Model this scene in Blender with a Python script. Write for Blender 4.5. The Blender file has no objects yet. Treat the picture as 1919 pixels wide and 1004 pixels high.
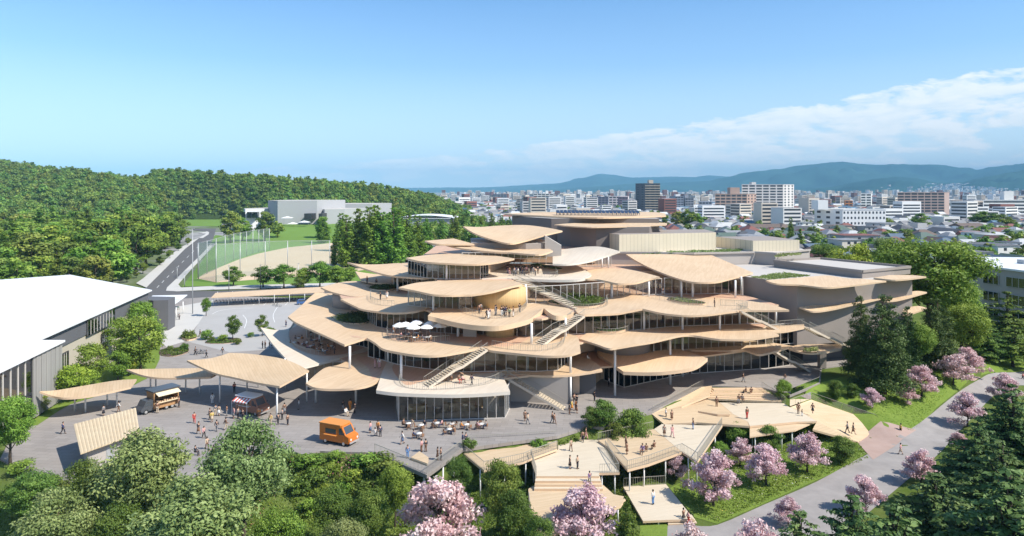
import bpy, bmesh, math, random
import numpy as np
from mathutils import Vector, Matrix, geometry, noise
R = math.radians
PI = math.pi
rng = random.Random(7)
scn = bpy.context.scene
COL = scn.collection

# ---------------------------------------------------------------- camera, sky, sun, exposure
CAMZ, FPX, CX, HY = 34.0, 1279.3, 959.5, 357.0      # camera height, focal length, centre and horizon of the photograph
cam = bpy.data.cameras.new('camera')
cam.sensor_width = 36.0
cam.lens = 24.0
cam.shift_y = -(502.0 - HY) / 1919.0
cam.clip_start = 0.5
cam.clip_end = 90000
camo = bpy.data.objects.new('camera', cam)
camo.location = (0, 0, CAMZ)
camo.rotation_euler = (R(90), 0, 0)
COL.objects.link(camo)
scn.camera = camo

SUN_EL, SUN_ROT = R(46), R(113)
sun = bpy.data.lights.new('sun', 'SUN')
sun.energy = 4.5
sun.angle = R(0.5)
sun.color = (1.0, 0.94, 0.83)
suno = bpy.data.objects.new('sun', sun)
sd = Vector((math.sin(SUN_ROT) * math.cos(SUN_EL), math.cos(SUN_ROT) * math.cos(SUN_EL), math.sin(SUN_EL)))
suno.rotation_euler = sd.to_track_quat('Z', 'Y').to_euler()
suno.location = (60, -30, 300)
COL.objects.link(suno)

scn.view_settings.view_transform = 'Standard'
scn.view_settings.look = 'None'
scn.view_settings.exposure = 0.61
scn.view_settings.gamma = 1
scn.view_settings.use_curve_mapping = False
scn.render.engine = 'CYCLES'
scn.cycles.max_bounces = 7
scn.cycles.transparent_max_bounces = 12
scn.cycles.volume_bounces = 0
scn.cycles.use_denoising = True

world = bpy.data.worlds.new('World')
scn.world = world
world.use_nodes = True
wn = world.node_tree
wn.nodes.clear()

class NT:
    """small wrapper to write node trees in one line each"""
    def __init__(s, tree): s.t = tree
    def n(s, typ, ins=None, **kw):
        nd = s.t.nodes.new(typ)
        for k, v in kw.items(): setattr(nd, k, v)
        for k, v in (ins or {}).items():
            if isinstance(v, bpy.types.NodeSocket): s.t.links.new(v, nd.inputs[k])
            else: nd.inputs[k].default_value = v
        return nd
    def math(s, op, a, b=0.0, c=None):
        d = {0: a, 1: b}
        if c is not None: d[2] = c
        return s.n('ShaderNodeMath', d, operation=op).outputs[0]
    def ramp(s, fac, stops, interp='LINEAR'):
        nd = s.t.nodes.new('ShaderNodeValToRGB')
        cr = nd.color_ramp
        cr.interpolation = interp
        while len(cr.elements) < len(stops): cr.elements.new(0.5)
        for e, (p, c) in zip(cr.elements, stops):
            e.position = p
            e.color = (c, c, c, 1) if isinstance(c, (int, float)) else (*c, 1)
        s.t.links.new(fac, nd.inputs[0])
        return nd.outputs[0]
    def mix(s, fac, a, b, blend='MIX'):
        nd = s.t.nodes.new('ShaderNodeMix')
        nd.data_type = 'RGBA'
        nd.blend_type = blend
        for i, v in ((0, fac), (6, a), (7, b)):
            if isinstance(v, bpy.types.NodeSocket): s.t.links.new(v, nd.inputs[i])
            else: nd.inputs[i].default_value = v if i == 0 else ((*v, 1) if len(v) == 3 else v)
        return nd.outputs[2]
    def noise(s, vec, scale, detail=4, rough=0.55, dist=0.0):
        return s.n('ShaderNodeTexNoise', {'Vector': vec, 'Scale': scale, 'Detail': detail, 'Roughness': rough, 'Distortion': dist}).outputs['Fac']

def build_world():
    w = NT(wn)
    sky = w.n('ShaderNodeTexSky', sky_type='NISHITA', sun_disc=False)
    sky.sun_elevation, sky.sun_rotation = SUN_EL, SUN_ROT
    sky.altitude, sky.air_density, sky.dust_density, sky.ozone_density = 100, 1.0, 0.3, 2.0
    tint = w.mix(1.0, sky.outputs[0], (0.47, 0.85, 1.12), 'MULTIPLY')
    tc = w.n('ShaderNodeTexCoord').outputs['Generated']
    xyz = w.n('ShaderNodeSeparateXYZ', {0: tc})
    az = w.math('ARCTAN2', xyz.outputs[0], xyz.outputs[1])
    el = w.math('ARCSINE', xyz.outputs[2])
    vec = w.n('ShaderNodeCombineXYZ', {0: w.math('MULTIPLY', az, 8.0), 1: w.math('MULTIPLY', el, 26.0), 2: 3.7}).outputs[0]
    n1 = w.noise(vec, 2.1, 9, 0.60, 0.3)
    n2 = w.noise(w.n('ShaderNodeVectorMath', {0: vec, 1: (0.06, 0.16, 0)}, operation='ADD').outputs[0], 2.1, 6, 0.56, 0.3)
    # low air is pale and bluish right round the horizon
    low = w.ramp(el, [(0.0, 0.95), (0.09, 0.60), (0.18, 0.24), (0.28, 0.10), (1.0, 0.10)])
    bg = w.n('ShaderNodeBackground', {'Color': w.mix(low, tint, (5.4, 6.25, 6.9)), 'Strength': 0.118})
    # the cloud bank rises from the hills on the left to high cumulus on the right and carries on round the horizon
    azs = w.math('SINE', w.math('MULTIPLY', w.math('ADD', az, -0.78), 1.0))
    top = w.math('MULTIPLY_ADD', azs, 0.17, 0.187)
    rel = w.math('DIVIDE', el, w.math('MAXIMUM', top, 0.022))
    env = w.ramp(rel, [(0.0, 0.10), (0.2, 0.55), (0.5, 0.80), (0.72, 0.98), (0.9, 0.72), (1.0, 0.1)])
    cov = w.math('ADD', n1, w.math('MULTIPLY', w.math('SUBTRACT', env, 1.0), 0.38))
    mask = w.ramp(cov, [(0.315, 0.0), (0.38, 0.62), (0.44, 0.98)], 'EASE')
    mask = w.math('MULTIPLY', mask, w.n('ShaderNodeClamp', {0: w.math('MULTIPLY', w.math('SUBTRACT', 1.12, rel), 6.0)}).outputs[0])
    shade = w.math('MULTIPLY_ADD', w.math('SUBTRACT', n1, n2), 2.6, 0.72)
    shade = w.n('ShaderNodeClamp', {0: shade}).outputs[0]
    ccol = w.mix(shade, (0.72, 0.87, 0.97), (0.96, 1.02, 1.06))
    cbg = w.n('ShaderNodeBackground', {'Color': ccol, 'Strength': 0.78})
    ms = w.n('ShaderNodeMixShader', {0: mask, 1: bg.outputs[0], 2: cbg.outputs[0]})
    w.n('ShaderNodeOutputWorld', {'Surface': ms.outputs[0]})
build_world()

# ---------------------------------------------------------------- helpers
def P(px, py, z=0.0):
    """the point at height z that the photograph shows at pixel (px, py)"""
    d = (CAMZ - z) * FPX / (py - HY)
    return Vector(((px - CX) / FPX * d, d, z))
def Q(px, py, d):
    """the point at distance d that the photograph shows at pixel (px, py)"""
    return Vector(((px - CX) / FPX * d, d, CAMZ - (py - HY) * d / FPX))

USED = {}
def tag(o, label=None, cat=None, group=None, kind=None):
    if label: o['label'] = label
    if cat: o['category'] = cat
    if group: o['group'] = group
    if kind: o['kind'] = kind
    return o
def link(name, data, parent=None, loc=None, rotz=None):
    o = bpy.data.objects.new(name, data)
    COL.objects.link(o)
    if parent is not None: o.parent = parent
    if loc is not None: o.location = loc
    if rotz is not None: o.rotation_euler = (0, 0, rotz)
    return o
def empty(name, loc=(0, 0, 0), rotz=0.0, label=None, cat=None, group=None):
    o = link(name, None, None, loc, rotz)
    o.empty_display_size = 0.3
    return tag(o, label, cat, group)

class MB:
    """collects verts and faces, builds one mesh object"""
    def __init__(s): s.v, s.f, s.m, s.sm = [], [], [], []
    def add(s, vs, fs, mi=0, smooth=False):
        b = len(s.v)
        s.v += [tuple(v) for v in vs]
        for f in fs:
            s.f.append([b + i for i in f]); s.m.append(mi); s.sm.append(smooth)
        return s
    def box(s, x0, y0, z0, x1, y1, z1, mi=0):
        return s.add([(x0,y0,z0),(x1,y0,z0),(x1,y1,z0),(x0,y1,z0),(x0,y0,z1),(x1,y0,z1),(x1,y1,z1),(x0,y1,z1)],
                     [(0,3,2,1),(4,5,6,7),(0,1,5,4),(1,2,6,5),(2,3,7,6),(3,0,4,7)], mi)
    def beam(s, a, b, w, h=None, mi=0, up=(0, 0, 1)):
        """rectangular bar from a to b, width w (level), height h"""
        a, b = Vector(a), Vector(b); h = w if h is None else h
        d = b - a
        if d.length < 1e-6: return s
        d.normalize(); u = Vector(up)
        if abs(d.dot(u)) > 0.99: u = Vector((0, 1, 0))
        sx = d.cross(u).normalized(); sy = sx.cross(d).normalized()
        vs = []
        for p in (a, b):
            for i, j in ((-1,-1),(1,-1),(1,1),(-1,1)): vs.append(p + sx * (w / 2 * i) + sy * (h / 2 * j))
        return s.add(vs, [(3,2,1,0),(4,5,6,7),(0,1,5,4),(1,2,6,5),(2,3,7,6),(3,0,4,7)], mi)
    def tube(s, pts, rads, n=8, mi=0, cap=True, smooth=True):
        pts = [Vector(p) for p in pts]; vs = []; fs = []
        if isinstance(rads, (int, float)): rads = [rads] * len(pts)
        for i, p in enumerate(pts):
            d = (pts[min(i + 1, len(pts) - 1)] - pts[max(i - 1, 0)])
            d = d.normalized() if d.length > 1e-9 else Vector((0, 0, 1))
            u = Vector((1, 0, 0)) if abs(d.x) < 0.8 else Vector((0, 1, 0))
            a = d.cross(u).normalized(); b = d.cross(a)
            for k in range(n):
                t = 2 * PI * k / n
                vs.append(p + (a * math.cos(t) + b * math.sin(t)) * rads[i])
        for i in range(len(pts) - 1):
            for k in range(n):
                fs.append((i*n+k, i*n+(k+1)%n, (i+1)*n+(k+1)%n, (i+1)*n+k))
        s.add(vs, fs, mi, smooth)
        if cap:
            b0 = len(s.v) - len(vs)
            s.f.append([b0 + k for k in range(n)][::-1]); s.m.append(mi); s.sm.append(False)
            s.f.append([b0 + (len(pts)-1)*n + k for k in range(n)]); s.m.append(mi); s.sm.append(False)
        return s
    def lathe(s, c, prof, n=16, mi=0, smooth=True):
        c = Vector(c); vs = []; fs = []
        for r, z in prof:
            for k in range(n):
                t = 2*PI*k/n; vs.append(c + Vector((r*math.cos(t), r*math.sin(t), z)))
        for i in range(len(prof) - 1):
            for k in range(n): fs.append((i*n+k, i*n+(k+1)%n, (i+1)*n+(k+1)%n, (i+1)*n+k))
        return s.add(vs, fs, mi, smooth)
    def prism(s, poly, z0, z1, mi=0, mtop=None, mbot=None):
        """vertical prism over a 2-D outline; z0, z1 numbers or one per vertex"""
        n = len(poly)
        if sum(poly[i][0]*poly[(i+1)%n][1] - poly[(i+1)%n][0]*poly[i][1] for i in range(n)) < 0:
            poly = list(poly)[::-1]
            if not isinstance(z0, (int, float)): z0 = list(z0)[::-1]
            if not isinstance(z1, (int, float)): z1 = list(z1)[::-1]
        a = [z0]*n if isinstance(z0, (int, float)) else z0
        b = [z1]*n if isinstance(z1, (int, float)) else z1
        vs = [(p[0], p[1], a[i]) for i, p in enumerate(poly)] + [(p[0], p[1], b[i]) for i, p in enumerate(poly)]
        s.add(vs, [(i, (i+1)%n, n+(i+1)%n, n+i) for i in range(n)], mi)
        s.add(vs[n:], [tuple(range(n))], mi if mtop is None else mtop)
        s.add(vs[:n], [tuple(range(n))[::-1]], mi if mbot is None else mbot)
        return s
    def mesh(s, name):
        me = bpy.data.meshes.new(name)
        me.from_pydata(s.v, [], s.f)
        if s.f:
            me.polygons.foreach_set('material_index', s.m)
            me.polygons.foreach_set('use_smooth', s.sm)
        me.update()
        return me
    def build(s, name, mats, parent=None, loc=None, rotz=None):
        me = s.mesh(name)
        for m in (mats if isinstance(mats, (list, tuple)) else [mats]): me.materials.append(m)
        return link(name, me, parent, loc, rotz)

def smooth_loop(pts, sub=6, closed=True):
    """Catmull-Rom through points (x, y, z); a point with a 4th truthy value is a sharp corner"""
    n = len(pts); out = []
    V = [Vector(p[:3]) for p in pts]
    C = [len(p) > 3 and bool(p[3]) for p in pts]
    for i in range(n if closed else n - 1):
        j = (i + 1) % n
        p1, p2 = V[i], V[j]
        p0 = V[i-1] if (closed or i > 0) else p1
        p3 = V[(j+1) % n] if (closed or j < n - 1) else p2
        t1 = (p2 - p1) * 0.6 if C[i] else (p2 - p0) * 0.5
        t2 = (p2 - p1) * 0.6 if C[j] else (p3 - p1) * 0.5
        L = (p2 - p1).length
        for t in (t1, t2):
            if t.length > L * 1.2: t *= L * 1.2 / t.length
        for k in range(sub):
            t = k / sub
            out.append(p1*(2*t**3-3*t**2+1) + t1*(t**3-2*t**2+t) + p2*(-2*t**3+3*t**2) + t2*(t**3-t**2))
    if not closed: out.append(V[-1])
    return out

def inside_poly(xy, poly):
    x, y = xy[:, 0], xy[:, 1]; n = len(poly); r = np.zeros(len(xy), bool)
    j = n - 1
    for i in range(n):
        xi, yi, xj, yj = poly[i][0], poly[i][1], poly[j][0], poly[j][1]
        if yi != yj:
            r ^= ((yi > y) != (yj > y)) & (x < (xj - xi) * (y - yi) / (yj - yi) + xi)
        j = i
    return r
def seg_dist(xy, poly, closed=True):
    A = np.array([p[:2] for p in poly], float)
    B = np.roll(A, -1, 0)
    if not closed: A, B = A[:-1], B[:-1]
    best = np.full(len(xy), 1e18)
    for a, b in zip(A, B):
        d = b - a; L = max(d @ d, 1e-12)
        t = np.clip(((xy - a) @ d) / L, 0, 1)
        q = a + t[:, None] * d
        best = np.minimum(best, ((xy - q)**2).sum(1))
    return np.sqrt(best)
def mvc_z(xy, loop):
    """mean value interpolation of the loop's heights at points inside it"""
    L = np.array([p[:3] for p in loop], float)
    d = L[None, :, :2] - xy[:, None, :]
    r = np.sqrt((d**2).sum(2)) + 1e-9
    ang = np.arctan2(d[..., 1], d[..., 0])
    a = np.roll(ang, -1, 1) - ang
    a = (a + PI) % (2*PI) - PI
    t = np.tan(np.clip(a / 2, -1.55, 1.55))
    w = (np.roll(t, 1, 1) + t) / r
    return (w * L[None, :, 2]).sum(1) / w.sum(1)
def fill(loop, step, zfun=None, inner=None):
    """triangulate a closed outline with inner points; heights by zfun(xy) or interpolated from the outline"""
    L = np.array([p[:3] for p in loop], float)
    x0, y0 = L[:, 0].min(), L[:, 1].min(); x1, y1 = L[:, 0].max(), L[:, 1].max()
    gx, gy = np.meshgrid(np.arange(x0 + step/2, x1, step), np.arange(y0 + step/2, y1, step))
    gx = gx + (np.arange(gx.shape[0]) % 2)[:, None] * step / 2
    pts = np.stack([gx.ravel(), gy.ravel()], 1)
    if len(pts):
        pts = pts[inside_poly(pts, loop)]
    if len(pts):
        pts = pts[seg_dist(pts, loop) > step * 0.45]
    n = len(L)
    ed = [(i, (i+1) % n) for i in range(n)]
    co = [Vector((p[0], p[1])) for p in L]
    if inner:
        if len(pts): pts = pts[seg_dist(pts, inner) > step * 0.35]
        k = len(inner); co += [Vector((p[0], p[1])) for p in inner]; ed += [(n + i, n + (i+1) % k) for i in range(k)]
    co += [Vector(p) for p in pts]
    v, e, f, *_ = geometry.delaunay_2d_cdt(co, ed, [], 1, 1e-5)
    V = np.array([tuple(p) for p in v])
    if zfun is not None: z = zfun(V)
    else:
        z = np.zeros(len(V))
        k = min(n, len(V))
        dd = ((V[:, None, :] - L[None, :, :2])**2).sum(2)
        near = dd.argmin(1); onb = dd.min(1) < 1e-6
        z[onb] = L[near[onb], 2]
        if (~onb).any(): z[~onb] = mvc_z(V[~onb], L)
    # boundary edges
    cnt = {}
    F = []
    for t in f:
        a = V[t[0]]; b = V[t[1]]; c = V[t[2]]
        if (b[0]-a[0])*(c[1]-a[1]) - (b[1]-a[1])*(c[0]-a[0]) < 0: t = t[::-1]
        F.append(tuple(t))
        for i in range(len(t)):
            q = (t[i], t[(i+1) % len(t)]); cnt[q] = 1
    bd = [q for q in cnt if (q[1], q[0]) not in cnt]
    return np.column_stack([V, z]), F, bd
def sheet(name, pts, mat, zfun=None, step=3.0, sub=1, dz=0.0, parent=None, kind='structure'):
    """a thin ground sheet over an outline of world points"""
    lp = smooth_loop(pts, sub) if sub > 1 else [Vector(p[:3]) for p in pts]
    V, F, _ = fill(lp, step, zfun)
    V[:, 2] += dz
    mb = MB().add(V, F, 0, True)
    o = mb.build(name, mat, parent)
    if kind: o['kind'] = kind
    return o
def plate_mb(loop, th=0.35, step=1.6, flare=0.0, zfun=None, inner=None):
    """curved plate: top (slot 0), edge (slot 1), underside (slot 2)"""
    V, F, bd = fill(loop, step, zfun, inner)
    n = len(V)
    B = V.copy(); B[:, 2] -= th
    mb = MB()
    mb.v = [tuple(p) for p in V] + [tuple(p) for p in B]
    ins = [False] * len(F)
    if inner: ins = inside_poly(np.array([V[list(t), :2].mean(0) for t in F]), inner)
    for t, q in zip(F, ins): mb.f.append(list(t)); mb.m.append(3 if q else 0); mb.sm.append(True)
    for t in F: mb.f.append([i + n for i in t[::-1]]); mb.m.append(2); mb.sm.append(True)
    # own edge vertices keep the rim crisp
    for a, b in bd:
        mb.add([V[a], V[b], B[b], B[a]], [(3, 2, 1, 0)], 1)
    return mb
def copy_tree(o, parent=None):
    c = o.copy(); COL.objects.link(c)
    if parent is not None: c.parent = parent
    for ch in o.children: copy_tree(ch, c)
    return c

# ---------------------------------------------------------------- materials
MATS = {}
def mat(name, col, rough=0.8, spec=0.3, metal=0.0, nscale=0.0, namt=0.0, col2=None, bump=0.0, bscale=30.0, objcol=False, objrand=0.0):
    """principled material with a little grain: col varies to col2 with a noise, fine relief by bump"""
    if name in MATS: return MATS[name]
    m = bpy.data.materials.new(name); m.use_nodes = True
    t = NT(m.node_tree); m.node_tree.nodes.clear()
    tc = t.n('ShaderNodeTexCoord').outputs['Object']
    if objcol: c = t.n('ShaderNodeObjectInfo').outputs['Color']
    else: c = t.n('ShaderNodeRGB'); c.outputs[0].default_value = (*col, 1); c = c.outputs[0]
    if nscale:
        nz = t.noise(tc, nscale, 6, 0.62)
        f = t.ramp(nz, [(0.32, 0.0), (0.68, 1.0)])
        if col2 is not None: c = t.mix(f, c, col2)
        else: c = t.mix(t.math('MULTIPLY', f, namt), c, tuple(x * 0.62 for x in col) if not objcol else (0.02, 0.02, 0.02))
    if objrand:
        r = t.n('ShaderNodeObjectInfo').outputs['Random']
        c = t.n('ShaderNodeHueSaturation', {'Value': t.math('MULTIPLY_ADD', r, objrand, 1 - objrand / 2), 'Color': c}).outputs[0]
    b = t.n('ShaderNodeBsdfPrincipled', {'Base Color': c, 'Roughness': rough, 'Metallic': metal, 'Specular IOR Level': spec})
    if bump:
        bn = t.n('ShaderNodeBump', {'Height': t.noise(tc, bscale, 4), 'Strength': bump, 'Distance': 0.05})
        t.t.links.new(bn.outputs[0], b.inputs['Normal'])
    t.n('ShaderNodeOutputMaterial', {'Surface': b.outputs[0]})
    MATS[name] = m
    return m
def timber(name, a, b, ang=0.0, width=0.14, gap=0.35, rough=0.65, patch=0.5):
    """boards laid along a direction, each with its own tone, narrow dark joints"""
    m = bpy.data.materials.new(name); m.use_nodes = True
    t = NT(m.node_tree); m.node_tree.nodes.clear()
    tc = t.n('ShaderNodeTexCoord').outputs['Object']
    mp = t.n('ShaderNodeMapping', {'Vector': tc, 'Rotation': (0, 0, ang)}).outputs[0]
    x = t.n('ShaderNodeSeparateXYZ', {0: mp})
    u = t.math('DIVIDE', x.outputs[0], width)
    idx = t.math('FLOOR', u)
    fr = t.math('FRACT', u)
    joint = t.math('LESS_THAN', fr, 0.12)
    v = t.math('FLOOR', t.math('ADD', t.math('DIVIDE', x.outputs[1], 3.6), t.math('MULTIPLY', idx, 0.37)))
    wn_ = t.n('ShaderNodeTexWhiteNoise', {'Vector': t.n('ShaderNodeCombineXYZ', {0: idx, 1: v}).outputs[0]}, noise_dimensions='3D').outputs['Value']
    big = t.ramp(t.noise(tc, 0.16, 5, 0.6), [(0.3, 0.0), (0.7, 1.0)])
    f = t.math('ADD', t.math('MULTIPLY', wn_, 0.6), t.math('MULTIPLY', big, patch))
    c = t.mix(t.n('ShaderNodeClamp', {0: f}).outputs[0], a, b)
    c = t.mix(t.math('MULTIPLY', joint, gap), c, tuple(q * 0.35 for q in a))
    st = t.ramp(t.noise(t.n('ShaderNodeMapping', {'Vector': mp, 'Scale': (3, 0.25, 1)}).outputs[0], 1.0, 5, 0.7), [(0.55, 0.0), (0.8, 0.22)])
    c = t.mix(st, c, tuple(q * 0.55 for q in a))
    b_ = t.n('ShaderNodeBsdfPrincipled', {'Base Color': c, 'Roughness': rough, 'Specular IOR Level': 0.25})
    bn = t.n('ShaderNodeBump', {'Height': t.math('SUBTRACT', wn_, joint), 'Strength': 0.25, 'Distance': 0.01})
    t.t.links.new(bn.outputs[0], b_.inputs['Normal'])
    t.n('ShaderNodeOutputMaterial', {'Surface': b_.outputs[0]})
    return m
def glass(name, tint, refl=0.12, rough=0.02, trans=1.0):
    """thin pane: looks through with a tint, reflects more at a slant"""
    m = bpy.data.materials.new(name); m.use_nodes = True
    t = NT(m.node_tree); m.node_tree.nodes.clear()
    lw = t.n('ShaderNodeFresnel', {'IOR': 1.5}).outputs[0]
    fac = t.n('ShaderNodeClamp', {0: t.math('MULTIPLY_ADD', lw, 1.0, refl)}).outputs[0]
    tr = t.n('ShaderNodeBsdfTransparent', {'Color': (*tint, 1)})
    gl = t.n('ShaderNodeBsdfGlossy', {'Color': (0.9, 0.93, 0.95, 1), 'Roughness': rough})
    ms = t.n('ShaderNodeMixShader', {0: fac, 1: tr.outputs[0], 2: gl.outputs[0]})
    t.n('ShaderNodeOutputMaterial', {'Surface': ms.outputs[0]})
    return m
def leafmat(name, cols, trans=0.28, rough=0.55, var=0.35):
    """leaves: tone per leaf from the 'tint' attribute, per tree from the object, some light passes through"""
    m = bpy.data.materials.new(name); m.use_nodes = True
    t = NT(m.node_tree); m.node_tree.nodes.clear()
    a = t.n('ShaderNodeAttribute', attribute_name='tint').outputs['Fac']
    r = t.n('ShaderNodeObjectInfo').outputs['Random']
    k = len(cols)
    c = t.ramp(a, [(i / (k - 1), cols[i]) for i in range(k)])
    c = t.n('ShaderNodeHueSaturation', {'Hue': t.math('MULTIPLY_ADD', r, 0.05, 0.475), 'Value': t.math('MULTIPLY_ADD', t.math('FRACT', t.math('MULTIPLY', r, 7.3)), var, 1 - var / 2), 'Color': c}).outputs[0]
    d = t.n('ShaderNodeBsdfPrincipled', {'Base Color': c, 'Roughness': rough, 'Specular IOR Level': 0.25})
    tl = t.n('ShaderNodeBsdfTranslucent', {'Color': c})
    ms = t.n('ShaderNodeMixShader', {0: trans, 1: d.outputs[0], 2: tl.outputs[0]})
    t.n('ShaderNodeOutputMaterial', {'Surface': ms.outputs[0]})
    return m

M = {}
M['timber'] = timber('pale_timber', (0.545, 0.385, 0.24), (0.635, 0.47, 0.31), 0.35, 0.3, 0.16)
M['shingle'] = timber('pale_shingle', (0.51, 0.36, 0.215), (0.60, 0.445, 0.285), -0.5, 0.45, 0.25)
M['edge'] = mat('timber_edge', (0.67, 0.49, 0.33), 0.6, nscale=0.5, namt=0.15)
M['soffit'] = timber('warm_soffit', (0.64, 0.46, 0.29), (0.72, 0.54, 0.36), 0.35, 0.2, 0.25)
M['whiteedge'] = mat('white_fascia', (0.72, 0.65, 0.56), 0.6, nscale=0.6, namt=0.1)
M['pale'] = timber('bleached_timber', (0.58, 0.49, 0.39), (0.66, 0.57, 0.46), 0.35, 0.3, 0.1)
M['floor'] = timber('shade_toned_decking', (0.52, 0.33, 0.225), (0.61, 0.40, 0.28), 0.2, 0.2, 0.25)  # decking colour holds the warm brown of the shade under the plates
M['deck'] = timber('boardwalk_planks', (0.52, 0.385, 0.24), (0.605, 0.46, 0.305), 1.25, 0.22, 0.3)
M['deckpale'] = timber('boardwalk_planks_pale', (0.56, 0.47, 0.35), (0.63, 0.54, 0.415), 1.25, 0.22, 0.2)
M['drumwood'] = timber('ochre_cladding', (0.52, 0.36, 0.17), (0.60, 0.43, 0.22), 0.0, 0.4, 0.2)
M['white'] = mat('white_paint', (0.80, 0.80, 0.79), 0.45, nscale=1.5, namt=0.06)
M['concrete'] = mat('grey_render', (0.305, 0.265, 0.24), 0.85, nscale=0.25, namt=0.18, bump=0.15, bscale=8)
M['tower'] = mat('tower_render', (0.19, 0.165, 0.155), 0.85, nscale=0.25, namt=0.18)
M['concretelight'] = mat('pale_grey_render', (0.42, 0.38, 0.35), 0.85, nscale=0.25, namt=0.14)
M['darkwall'] = mat('dark_grey_wall', (0.13, 0.13, 0.14), 0.7, nscale=0.3, namt=0.2)
M['roofmembrane'] = mat('roof_membrane', (0.50, 0.465, 0.43), 0.9, nscale=0.12, namt=0.12)
M['whiteroof'] = mat('white_roof_sheet', (0.74, 0.745, 0.755), 0.5, nscale=0.06, namt=0.09)
M['steel'] = mat('grey_steel', (0.42, 0.43, 0.44), 0.45, 0.5, 0.3)
M['rail'] = mat('railing_metal', (0.36, 0.34, 0.29), 0.5, 0.5, 0.2)
M['dark'] = mat('dark_metal', (0.035, 0.036, 0.04), 0.5, 0.5)
M['mullion'] = mat('mullion_metal', (0.58, 0.54, 0.50), 0.5, 0.4)
M['interior'] = mat('interior_wood', (0.80, 0.61, 0.44), 0.7, nscale=0.35, col2=(0.60, 0.43, 0.30))
M['interiorpale'] = mat('interior_plaster', (0.52, 0.46, 0.40), 0.8, nscale=0.3, namt=0.15)
M['glass'] = glass('clear_glass', (0.86, 0.87, 0.86), 0.0)
M['glassdark'] = glass('tinted_glass', (0.30, 0.32, 0.33), 0.10)
M['rubber'] = mat('rubber', (0.02, 0.02, 0.02), 0.8)
M['soil'] = mat('soil', (0.09, 0.065, 0.045), 0.95, nscale=2, namt=0.4)
M['bark'] = mat('bark', (0.085, 0.062, 0.045), 0.95, nscale=3, namt=0.5, bump=0.5, bscale=12)
M['barkred'] = mat('reddish_bark', (0.15, 0.085, 0.055), 0.95, nscale=3, namt=0.5, bump=0.5, bscale=12)
M['barkdark'] = mat('dark_bark', (0.05, 0.04, 0.034), 0.95, nscale=3, namt=0.4)
# ---------------------------------------------------------------- ground, roads, paths
EDGE = [Vector((-600, 84, 0)), Vector((-120, 80, 0))] + [P(*q) for q in ((87, 903), (180, 905), (385, 892), (440, 878), (500, 842), (523, 836), (568, 852), (600, 845), (700, 848),
        (780, 846), (866, 838), (1045, 814), (1098, 800), (1130, 802), (1222, 772), (1319, 724), (1430, 727), (1472, 740), (1530, 716))] + \
       [Vector(q) for q in ((63, 128, 0), (72, 133, 0), (86, 141, 0), (96, 160, 0), (130, 205, 0), (260, 240, 0), (900, 300, 0))]
UP = [tuple(p[:2]) for p in EDGE] + [(40000, 2000), (40000, 60000), (-40000, 60000), (-40000, 90)]
LOW = -4.5
def ground_z(xy):
    xy = np.asarray(xy, float)
    s = seg_dist(xy, EDGE, False)
    ins = inside_poly(xy, UP)
    w = np.interp(xy[:, 0], [-13, -8, 50, 60], [9.0, 2.6, 2.6, 20.0])
    t = np.clip(s / w, 0, 1); t = t*t*(3-2*t)
    z = -0.2 - 4.3 * t
    z += 0.25 * np.sin(xy[:, 0] * 0.21 + 1) * np.sin(xy[:, 1] * 0.17) * t * (xy[:, 0] < 5)
    return np.where(ins, -0.2, z)
def gz(x, y): return float(ground_z(np.array([[x, y]]))[0])
def PG(px, py):
    """the point of the sloping ground seen at a pixel"""
    z = -4.5
    for _ in range(12):
        p = P(px, py, z)
        z = 0.5 * z + 0.5 * gz(p.x, p.y)
    p = P(px, py, z); p.z = gz(p.x, p.y)
    return p

def ground_material(name, g1, g2, far1, far2):
    m = bpy.data.materials.new(name); m.use_nodes = True
    t = NT(m.node_tree); m.node_tree.nodes.clear()
    tc = t.n('ShaderNodeTexCoord').outputs['Object']
    x = t.n('ShaderNodeSeparateXYZ', {0: tc})
    a = t.mix(t.ramp(t.noise(tc, 0.35, 6, 0.65), [(0.35, 0.0), (0.65, 1.0)]), g1, g2)
    a = t.mix(t.math('MULTIPLY', t.ramp(t.noise(tc, 3.0, 5, 0.7), [(0.4, 0.0), (0.75, 1.0)]), 0.5), a, tuple(q * 0.5 for q in g1))
    v = t.n('ShaderNodeTexVoronoi', {'Vector': tc, 'Scale': 0.04}).outputs['Color']
    f = t.mix(t.n('ShaderNodeSeparateColor', {0: v}).outputs[0], far1, far2)
    f = t.mix(t.ramp(t.noise(tc, 0.01, 4), [(0.5, 0.0), (0.58, 0.8)]), f, g1)
    far = t.ramp(t.math('MULTIPLY', x.outputs[1], 0.001), [(0.235, 0.0), (0.26, 1.0)])
    c = t.mix(far, a, f)
    b = t.n('ShaderNodeBsdfPrincipled', {'Base Color': c, 'Roughness': 0.95, 'Specular IOR Level': 0.1})
    bn = t.n('ShaderNodeBump', {'Height': t.noise(tc, 5.0, 5, 0.7), 'Strength': 0.6, 'Distance': 0.12})
    t.t.links.new(bn.outputs[0], b.inputs['Normal'])
    t.n('ShaderNodeOutputMaterial', {'Surface': b.outputs[0]})
    return m
M['ground'] = ground_material('meadow_ground', (0.085, 0.13, 0.024), (0.13, 0.165, 0.045), (0.20, 0.20, 0.20), (0.33, 0.32, 0.31))
M['lawn'] = ground_material('mown_lawn', (0.15, 0.225, 0.038), (0.19, 0.26, 0.05), (0.15, 0.225, 0.038), (0.19, 0.26, 0.05))
M['farlawn'] = mat('sports_turf', (0.15, 0.25, 0.05), 0.95, 0.1, nscale=0.05, namt=0.25)
M['asphalt'] = mat('road_asphalt', (0.125, 0.12, 0.12), 0.9, 0.2, nscale=0.12, namt=0.25)
M['walk'] = mat('pale_pavement', (0.52, 0.50, 0.47), 0.9, 0.2, nscale=0.2, namt=0.15)
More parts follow.
